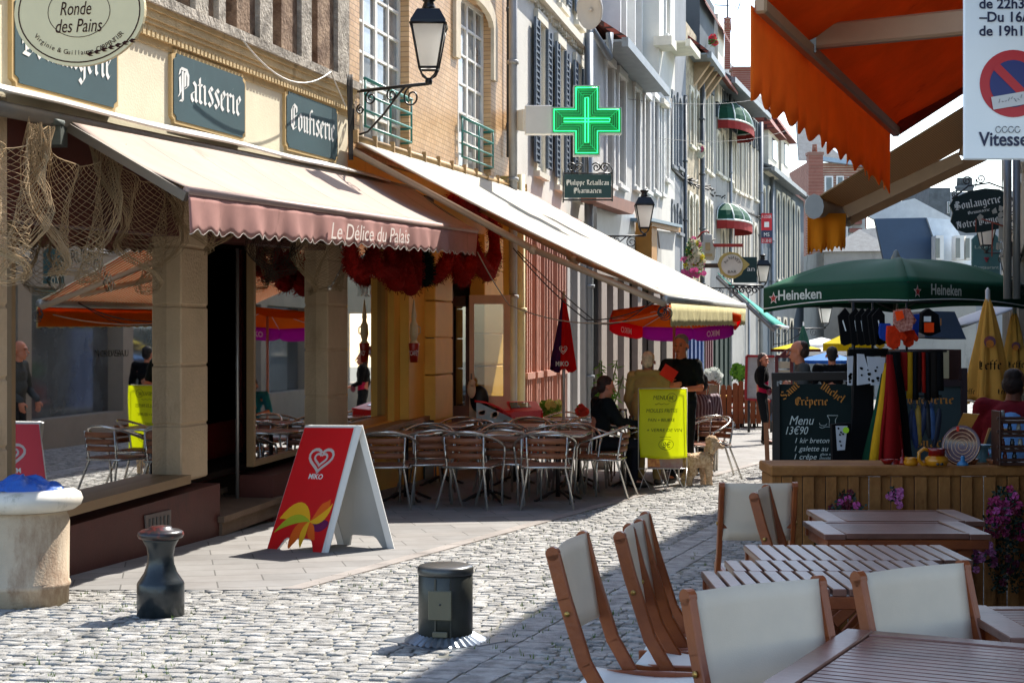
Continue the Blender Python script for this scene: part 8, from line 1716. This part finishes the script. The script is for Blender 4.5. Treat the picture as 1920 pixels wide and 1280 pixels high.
def person(label, loc, rz, H, J, top, bottom, hairc, hair='short', skin=None, shoes='#171310', sleeve=1.0, bulk=1.0, vox=.0085, headyaw=0., headtilt=0., topname='shirt', low=None, extra=None, collar=None):
    """J joints in metres, local frame (x right, y forward, z up): hip, chest, neck, head, arms [(shoulder, elbow, wrist, fdir, palm, side)], legs [(hip, knee, ankle, toe)]"""
    t = thing('person', label, 'person', loc, rz); k = H/1.75; V = lambda p: Vector(p)
    M0 = Matrix.Translation(Vector(loc)) @ Matrix.Rotation(rz, 4, 'Z'); hip, ch, nk, hd = map(V, (J['hip'], J['chest'], J['neck'], J['head']))
    Hm = Matrix.Rotation(headyaw, 3, 'Z') @ Matrix.Rotation(headtilt, 3, 'X'); k0 = k; h = lambda x, y, z: hd-Vector((0, 0, .018))+Hm @ Vector((x, y, z))*k*1.1
    B = [('e', h(0, -.012, .035), (.078*k, .096*k, .088*k), Hm), ('e', h(0, .018, -.04), (.06*k, .07*k, .072*k), Hm), ('e', h(0, .05, -.09), (.03*k, .026*k, .022*k), Hm), ('c', h(0, .088, .012), h(0, .112, -.026), .009*k, .0145*k), ('e', h(0, .078, .03), (.05*k, .014*k, .012*k), Hm),
         ('e', h(-.08, -.012, -.008), (.011*k, .02*k, .032*k), Hm), ('e', h(.08, -.012, -.008), (.011*k, .02*k, .032*k), Hm), ('c', nk-Vector((0, 0, .05)), hd-Vector((0, .01, .05)), .058*k*bulk**.5, .052*k), ('e', h(0, .085, -.055), (.026*k, .012*k, .012*k), Hm),
         ('c', hip, ch, .105*k, .11*k), ('c', ch+Vector((-.13*k, 0, .06)), ch+Vector((.13*k, 0, .06)), .06*k, .06*k)]
    S = [('e', hip.lerp(ch, .2)+Vector((0, .01, 0)), (.155*k*bulk, .115*k*bulk, .15*k)), ('e', hip.lerp(ch, .6)+Vector((0, .015*bulk, 0)), (.162*k*bulk, .12*k*bulk, .19*k)), ('e', ch+Vector((0, 0, .02)), (.185*k*bulk**.7, .12*k*bulk, .17*k)), ('c', nk-Vector((0, 0, .075)), nk-Vector((0, 0, .045)), .072*k, .066*k)]
    for sh, el, wr, fd, pl, sd in J['arms']:
        sh, el, wr = V(sh), V(el), V(wr); B += [('c', sh, el, .048*k, .038*k), ('c', el, wr, .038*k, .025*k)]+hand(wr, fd, pl, sd, s=k*1.05); e_ = min(1, sleeve*2)
        S += [('c', ch.lerp(sh, .5)+Vector((0, 0, .06)), sh, .075*k, .068*k*bulk**.5), ('c', sh, sh.lerp(el, e_), .07*k*bulk**.5, .062*k)]
        if sleeve > .5: S.append(('c', el, el.lerp(wr, (sleeve-.5)*2), .054*k, .042*k))
    Tt = [('e', hip, (.165*k*bulk**.8, .125*k*bulk**.8, .13*k))]; Sh = []
    for hp, kn, an, to in J.get('legs', []):
        hp, kn, an, to = map(V, (hp, kn, an, to)); B += [('c', hp, kn, .075*k, .052*k), ('c', kn, an, .052*k, .036*k), ('c', an, to, .036*k, .028*k)]; Tt += [('c', hp, kn, .092*k, .07*k), ('c', kn, an+(kn-an)*.06, .066*k, .056*k)]
        Sh += [('c', an-Vector((0, 0, .03)), to, .045*k, .036*k), ('c', an+(an-to).normalized()*.03-Vector((0, 0, .035)), an-Vector((0, 0, .04)), .038*k, .04*k)]
    def mk(nm_, pr, mt, v=.014, sm=4, par=None, disp=None):
        vs, fs = blob(pr, v, sm, disp); m = MB(); m.add(vs, fs, True); return m.build(nm_, mt, par or t, world=False)
    body = mk('body', B, skin or SKIN, vox, 3)
    wr_ = lambda v: .006*noise.noise(v*9)+.004*noise.noise(v*22+Vector((3, 1, 2)))
    TM = top if not isinstance(top, str) else mat('top'+top, top, .85, var=.12, scale=5, bump=.3, bscale=80)
    mk(topname, S+(extra or []), TM, .013, 5, disp=wr_)
    if J.get('legs'): mk('trousers', Tt, mat('bot'+bottom, bottom, .85, var=.12, scale=5), .014, 5, disp=wr_); mk('shoe', Sh, mat('shoe'+shoes, shoes, .4), .012, 3)
    HM = mat('hair'+hairc, hairc, .6, var=.35, scale=30, bump=.6, bscale=120); hp_ = [('e', h(0, -.028, .052), (.086*k, .098*k, .088*k), Hm), ('e', h(0, -.06, -.005), (.076*k, .058*k, .075*k), Hm)]
    if hair == 'balding': hp_ = [('e', h(0, -.062, .0), (.083*k, .062*k, .075*k), Hm), ('e', h(0, -.05, .06), (.07*k, .065*k, .06*k), Hm)]
    if hair == 'long': hp_ += [('c', h(0, -.07, 0), h(0, -.075, -.14), .07*k, .055*k), ('c', h(-.07, -.03, .02), h(-.075, -.02, -.12), .03*k, .022*k), ('c', h(.07, -.03, .02), h(.075, -.02, -.12), .03*k, .022*k)]
    if hair == 'tail': hp_ += [('e', h(0, -.13, -.05), (.045*k, .045*k, .05*k)), ('c', h(0, -.14, -.06), h(0, -.15, -.13), .035*k, .02*k)]
    mk('hair', hp_, HM, .009, 2, disp=lambda v: .004*noise.noise(v*45))
    m = MB()
    for s_ in (-1, 1): m.ell(h(s_*.031, .084, .012), (.013*k, .008*k, .007*k), 8, 6, Hm)
    m.build('eyes', EYE, t, world=False); m = MB(); m.ell(h(0, .096, -.054), (.024*k, .005*k, .006*k), 8, 5, Hm); m.build('lips', LIP, t, world=False)
    for s_ in (-1, 1): m = MB(); m.tube([h(s_*.016, .092, .030), h(s_*.032, .092, .036), h(s_*.048, .082, .030)], .0035*k, 5); m.build('eyebrow', HM, t, world=False)
    if low: low(t, h)
    return t, h
def stand(H, lean=0): k = H/1.75; return {'hip': (0, 0, .95*k), 'chest': (0, lean*.5, 1.28*k), 'neck': (0, lean, 1.50*k), 'head': (0, lean+.03, 1.63*k), 'legs': [((-.09*k, 0, .9*k), (-.10*k, .03, .49*k), (-.10*k, -.02, .08), (-.11*k, .14, .035)), ((.09*k, 0, .9*k), (.11*k, .02, .49*k), (.12*k, -.03, .08), (.14*k, .12, .035))]}
DN = (0, .1, -1)
# tall waiter facing us, holding a red menu
J = stand(1.83); J['arms'] = [((-.19, 0, 1.46), (-.28, .08, 1.18), (-.06, .27, 1.16), (1, .3, .2), (0, -1, 0), (0, 0, 1)), ((.19, 0, 1.46), (.29, .10, 1.20), (.05, .29, 1.20), (-1, .2, .15), (0, -1, 0), (0, 0, 1))]
rw = R(180-28)
def wmenu(t, h):
    m = MB(); c = Vector((.10, .33, 1.27)); Mx = Matrix.Rotation(R(-35), 3, 'Y') @ Matrix.Rotation(R(-20), 3, 'X'); m.bbox(c, (.20, .012, .27), .003, M=Mx); mm = solo_menu = m
wt, _ = person('tall grey-haired man in a black T-shirt standing behind the yellow poster', GX((1278-CX)/F*18.95, 18.95), rw, 1.83, J, '#151816', '#16181c', '#7d7a76', 'short', mat('tan_skin', '#c9744c', .55, var=.06, scale=12), sleeve=.36, bulk=1.22, headyaw=R(4), headtilt=R(-4))
m = MB(); mp = W(1254, 699, 18.6); m.bbox(mp, (.20, .012, .15), .003, M=Matrix.Rotation(R(32), 3, 'Y') @ Matrix.Rotation(R(20), 3, 'Z')); solo(m, 'menu_card', mat('menu_red', '#d8260e', .4, var=.05, emit=0), 'bright red folded menu in the hands of the tall man', 'menu')
# customer in a beige coat, back to us
J = stand(1.62, .02); J['arms'] = [((-.19, 0, 1.32), (-.25, .04, 1.04), (-.20, .16, .84), (0, .5, -1), (1, 0, 0), (0, 1, 0)), ((.19, 0, 1.32), (.25, .05, 1.04), (.18, .2, .90), (0, .6, -1), (-1, 0, 0), (0, 1, 0))]
ex = [('e', (0, -.01, .95), (.21, .15, .25)), ('e', (0, -.01, .72), (.22, .16, .22)), ('c', (-.12, -.06, 1.37), (.12, -.06, 1.37), .035, .035)]
person('white-haired customer in a beige raincoat with back to us', GX((1215-CX)/F*18.75, 18.75), R(-12), 1.62, J, '#a58a55', '#8a7452', '#d8c8ae', 'short', mat('pink_skin', '#b87a62', .55, var=.06, scale=12), '#2a2420', sleeve=1.0, bulk=1.12, topname='raincoat', extra=ex)
# seated woman
def seated(H, lean=.05): k = H/1.75; return {'hip': (0, 0, .53), 'chest': (0, lean*.6, .86), 'neck': (0, lean, 1.07), 'head': (0, lean+.05, 1.21), 'legs': [((-.09, .02, .54), (-.11, .45, .52), (-.11, .42, .09), (-.11, .57, .04)), ((.09, .02, .54), (.12, .44, .52), (.13, .38, .09), (.14, .53, .04))]}
J = seated(1.7, .05); J['arms'] = [((-.18, .04, 1.02), (-.2, .16, .80), (-.12, .40, .77), (.3, 1, 0), (0, 0, -1), (1, 0, 0)), ((.18, .04, 1.02), (.2, .18, .80), (.14, .42, .77), (-.3, 1, 0), (0, 0, -1), (-1, 0, 0))]
person('seated woman in a black jacket with dark hair tied back, in profile', GX((1122-CX)/F*18.2, 18.2), R(-72), 1.7, J, '#14181a', '#1a1c22', '#2a1410', 'tail', sleeve=1.0, bulk=.95, topname='jacket', headtilt=R(-8), extra=[('e', (s_*.18, .06, .96), (.085, .09, .12)) for s_ in (-1, 1)]+[('c', (s_*.19, .05, 1.0), (s_*.2, .18, .8), .078, .065) for s_ in (-1, 1)])
put(ch0, 0, 1.017, 18.2, R(-72), 'bistro chair on which the woman in black sits')
# seated man in plaid, back to us
PLD = stripemat('plaid', '#5a3a44', '#9a8890', 22, axis=0, trans=0, ramp=.55); J = seated(1.75, .10); J['arms'] = [((-.2, .06, 1.0), (-.27, .12, .74), (-.18, .34, .74), (.2, 1, 0), (0, 0, -1), (1, 0, 0)), ((.2, .06, 1.0), (.27, .12, .74), (.18, .34, .74), (-.2, 1, 0), (0, 0, -1), (-1, 0, 0))]
person('seated man in a plaid shirt with back to us, partly behind the poster', GX((1320-CX)/F*20.7, 20.7), R(18), 1.78, J, PLD, '#20222a', '#1c1412', 'short', sleeve=.9, bulk=1.1, headyaw=R(25))
put(ch0, 0, (1320-CX)/F*20.7, 20.7, R(18), 'bistro chair under the man in the plaid shirt')
J = seated(1.6, .06); J['arms'] = [((-.18, .04, 1.0), (-.24, .10, .76), (-.14, .3, .74), (.2, 1, 0), (0, 0, -1), (1, 0, 0)), ((.18, .04, 1.0), (.24, .10, .76), (.14, .3, .74), (-.2, 1, 0), (0, 0, -1), (-1, 0, 0))]
person('seated person in turquoise just visible right of the yellow poster', GX((1290-CX)/F*21.4, 21.4), R(150), 1.5, {**J, 'head': (0, .09, 1.14)}, '#2a8ca0', '#2a5a70', '#3a2418', 'short', sleeve=.5, bulk=.9)
# woman walking
J = stand(1.68, .0); J['arms'] = [((-.17, 0, 1.36), (-.24, -.06, 1.10), (-.24, .02, .86), DN, (1, 0, 0), (0, 1, 0)), ((.17, 0, 1.36), (.22, .02, 1.10), (.14, .20, 1.02), (-.8, .4, 0), (0, 0, -1), (0, 1, 0))]
J['legs'] = [((-.08, 0, .86), (-.08, .05, .48), (-.07, .02, .08), (-.07, .18, .035)), ((.08, 0, .86), (.09, .06, .48), (.08, .10, .08), (.10, .25, .035))]
def wl(t, h): m = MB(); m.ell((.15, .16, .98), (.09, .05, .07), 10, 8); m.build('handbag', mat('bag_wine', '#5a0c24', .5), t, world=False)
person('woman in black cardigan, pink top and dark trousers standing in the sun', GX((1429-CX)/F*28.3, 28.3), R(-110), 1.68, J, '#b01848', '#14181c', '#3a2018', 'long', sleeve=.1, bulk=.86, headyaw=R(-30), low=wl, topname='pink_top')
cg = [('e', (0, -.01, 1.25), (.19, .135, .19)), ('c', (-.1, 0, 1.38), (.1, 0, 1.38), .075, .075), ('c', (-.15, 0, 1.36), (-.24, -.06, 1.10), .085, .058), ('c', (-.24, -.06, 1.10), (-.24, .01, .90), .050, .04), ('c', (.15, 0, 1.36), (.22, .02, 1.10), .085, .058), ('c', (.22, .02, 1.10), (.16, .17, 1.03), .05, .04)]
vs, fs = blob(cg, .013, 4); m = MB(); m.add(vs, fs, True); m.build('cardigan', HB, [o for o in bpy.data.objects if o.name.startswith('person') and 'pink top' in o.get('label', '')][0], world=False)
# balding man in profile behind the chalkboard, man in black, child
J = stand(1.74, .04); J['arms'] = [((-.2, 0, 1.42), (-.28, .02, 1.12), (-.2, .2, .98), DN, (1, 0, 0), (0, 1, 0)), ((.2, 0, 1.42), (.28, .02, 1.12), (.2, .2, .98), DN, (-1, 0, 0), (0, 1, 0))]
person('balding man in profile with a grey jacket, behind the chalkboard', GX((1508-CX)/F*17.4, 17.4), R(78), 1.72, J, '#4a4c4c', '#26282c', '#3a2418', 'balding', mat('ruddy_skin', '#c87e60', .55, var=.06, scale=12), sleeve=1.0, topname='jacket')
J = stand(1.72, .0); J['arms'] = [((-.2, 0, 1.42), (-.27, .02, 1.12), (-.22, .15, .92), DN, (1, 0, 0), (0, 1, 0)), ((.2, 0, 1.42), (.27, .02, 1.12), (.22, .15, .92), DN, (-1, 0, 0), (0, 1, 0))]
person('man with short black hair and a black shirt seen from behind', GX((1560-CX)/F*21.5, 21.5), R(-10), 1.63, J, '#0c0d10', '#1a1c20', '#120e0c', 'short', sleeve=.9)
J = stand(1.15); J['arms'] = [((-.12, 0, .92), (-.17, .02, .74), (-.14, .1, .6), DN, (1, 0, 0), (0, 1, 0)), ((.12, 0, .92), (.17, .02, .74), (.14, .1, .6), DN, (-1, 0, 0), (0, 1, 0))]
person('small child with short hair seen between the woman and the balding man', GX((1474-CX)/F*20.5, 20.5), R(170), 1.28, {**stand(1.28), 'arms': J['arms']}, '#6a7a8c', '#2c3444', '#6a4a30', 'short', sleeve=.5, vox=.007)
# man in a red shirt at the right, child in light blue
J = seated(1.8, .16); J['arms'] = [((-.22, .08, 1.0), (-.28, .16, .74), (-.16, .36, .76), (.3, 1, 0), (0, 0, -1), (1, 0, 0)), ((.22, .08, 1.0), (.28, .16, .74), (.16, .36, .76), (-.3, 1, 0), (0, 0, -1), (-1, 0, 0))]
person('big man in a dark red shirt leaning forward at the right edge', GX((1888-CX)/F*12.6, 12.6)+Vector((0, 0, .10)), R(-35), 1.85, J, '#7e1c28', '#20202a', '#2a1c16', 'balding', mat('brown_skin', '#8e5a44', .55, var=.06, scale=12), sleeve=.5, bulk=1.35)
m = MB(); m.ell(W(1895, 800, 10.4), (.10, .07, .10), 14, 10); m.ell(W(1895, 830, 10.4), (.16, .1, .18), 14, 10); solo(m, 'blue_cloth', mat('light_blue_cloth', '#6f9bd0', .8, var=.1, bump=.4), 'rumpled light blue cloth behind the spice rack', 'cloth')
# ---- poodle
dg_ = GX((1308-CX)/F*18.7, 18.7); dz = R(-58); t = thing('dog', 'small apricot poodle standing by the poster and looking right', 'dog', dg_, dz); k = 1.0
P_ = [('c', (0, -.13, .30), (0, .12, .31), .088, .098), ('e', (0, .12, .30), (.09, .09, .11)), ('e', (0, -.14, .30), (.085, .08, .095)), ('c', (0, .15, .35), (.02, .20, .44), .062, .055), ('e', (.03, .22, .49), (.078, .08, .074)), ('e', (.02, .20, .54), (.078, .076, .06)), ('c', (.05, .25, .475), (.085, .325, .455), .038, .022),
      ('c', (.085, .16, .50), (.095, .15, .42), .03, .04), ('c', (-.045, .21, .50), (-.06, .20, .42), .03, .04), ('c', (0, -.2, .35), (0, -.24, .44), .022, .018), ('e', (0, -.245, .46), (.035, .035, .04))]
for s_ in (-1, 1):
    P_ += [('c', (s_*.05, .13, .26), (s_*.055, .13, .14), .052, .042), ('c', (s_*.055, .13, .14), (s_*.055, .135, .02), .042, .036), ('c', (s_*.055, .135, .018), (s_*.055, .165, .015), .022, .02),
           ('c', (s_*.05, -.14, .26), (s_*.055, -.10, .17), .058, .038), ('c', (s_*.055, -.10, .17), (s_*.055, -.175, .10), .044, .035), ('c', (s_*.055, -.175, .10), (s_*.055, -.165, .02), .036, .034), ('c', (s_*.055, -.165, .018), (s_*.055, -.135, .015), .022, .02)]
vs, fs = blob(P_, .007, 2, lambda v: .009*noise.noise(v*45)+.008*noise.noise(v*95)); m = MB(); m.add(vs, fs, True); m.build('body', mat('apricot_fur', '#cfa27a', .9, var=.15, scale=30, bump=.8, bscale=160, col2='#f0d8b8'), t, world=False)
m = MB(); m.ell((.096, .345, .458), (.013, .013, .011), 8, 6); m.build('nose', EYE, t, world=False); m = MB(); m.ell((.088, .262, .505), .009, 8, 6); m.ell((.02, .285, .508), .009, 8, 6); m.build('eyes', EYE, t, world=False)
m = MB(); m.lathe([(.06, -.012), (.064, 0), (.06, .012), (.001, .012)], (.008, .17, .385), 16); m.build('collar', mat('collar_brown', '#4a2a1a', .6), t, world=False)
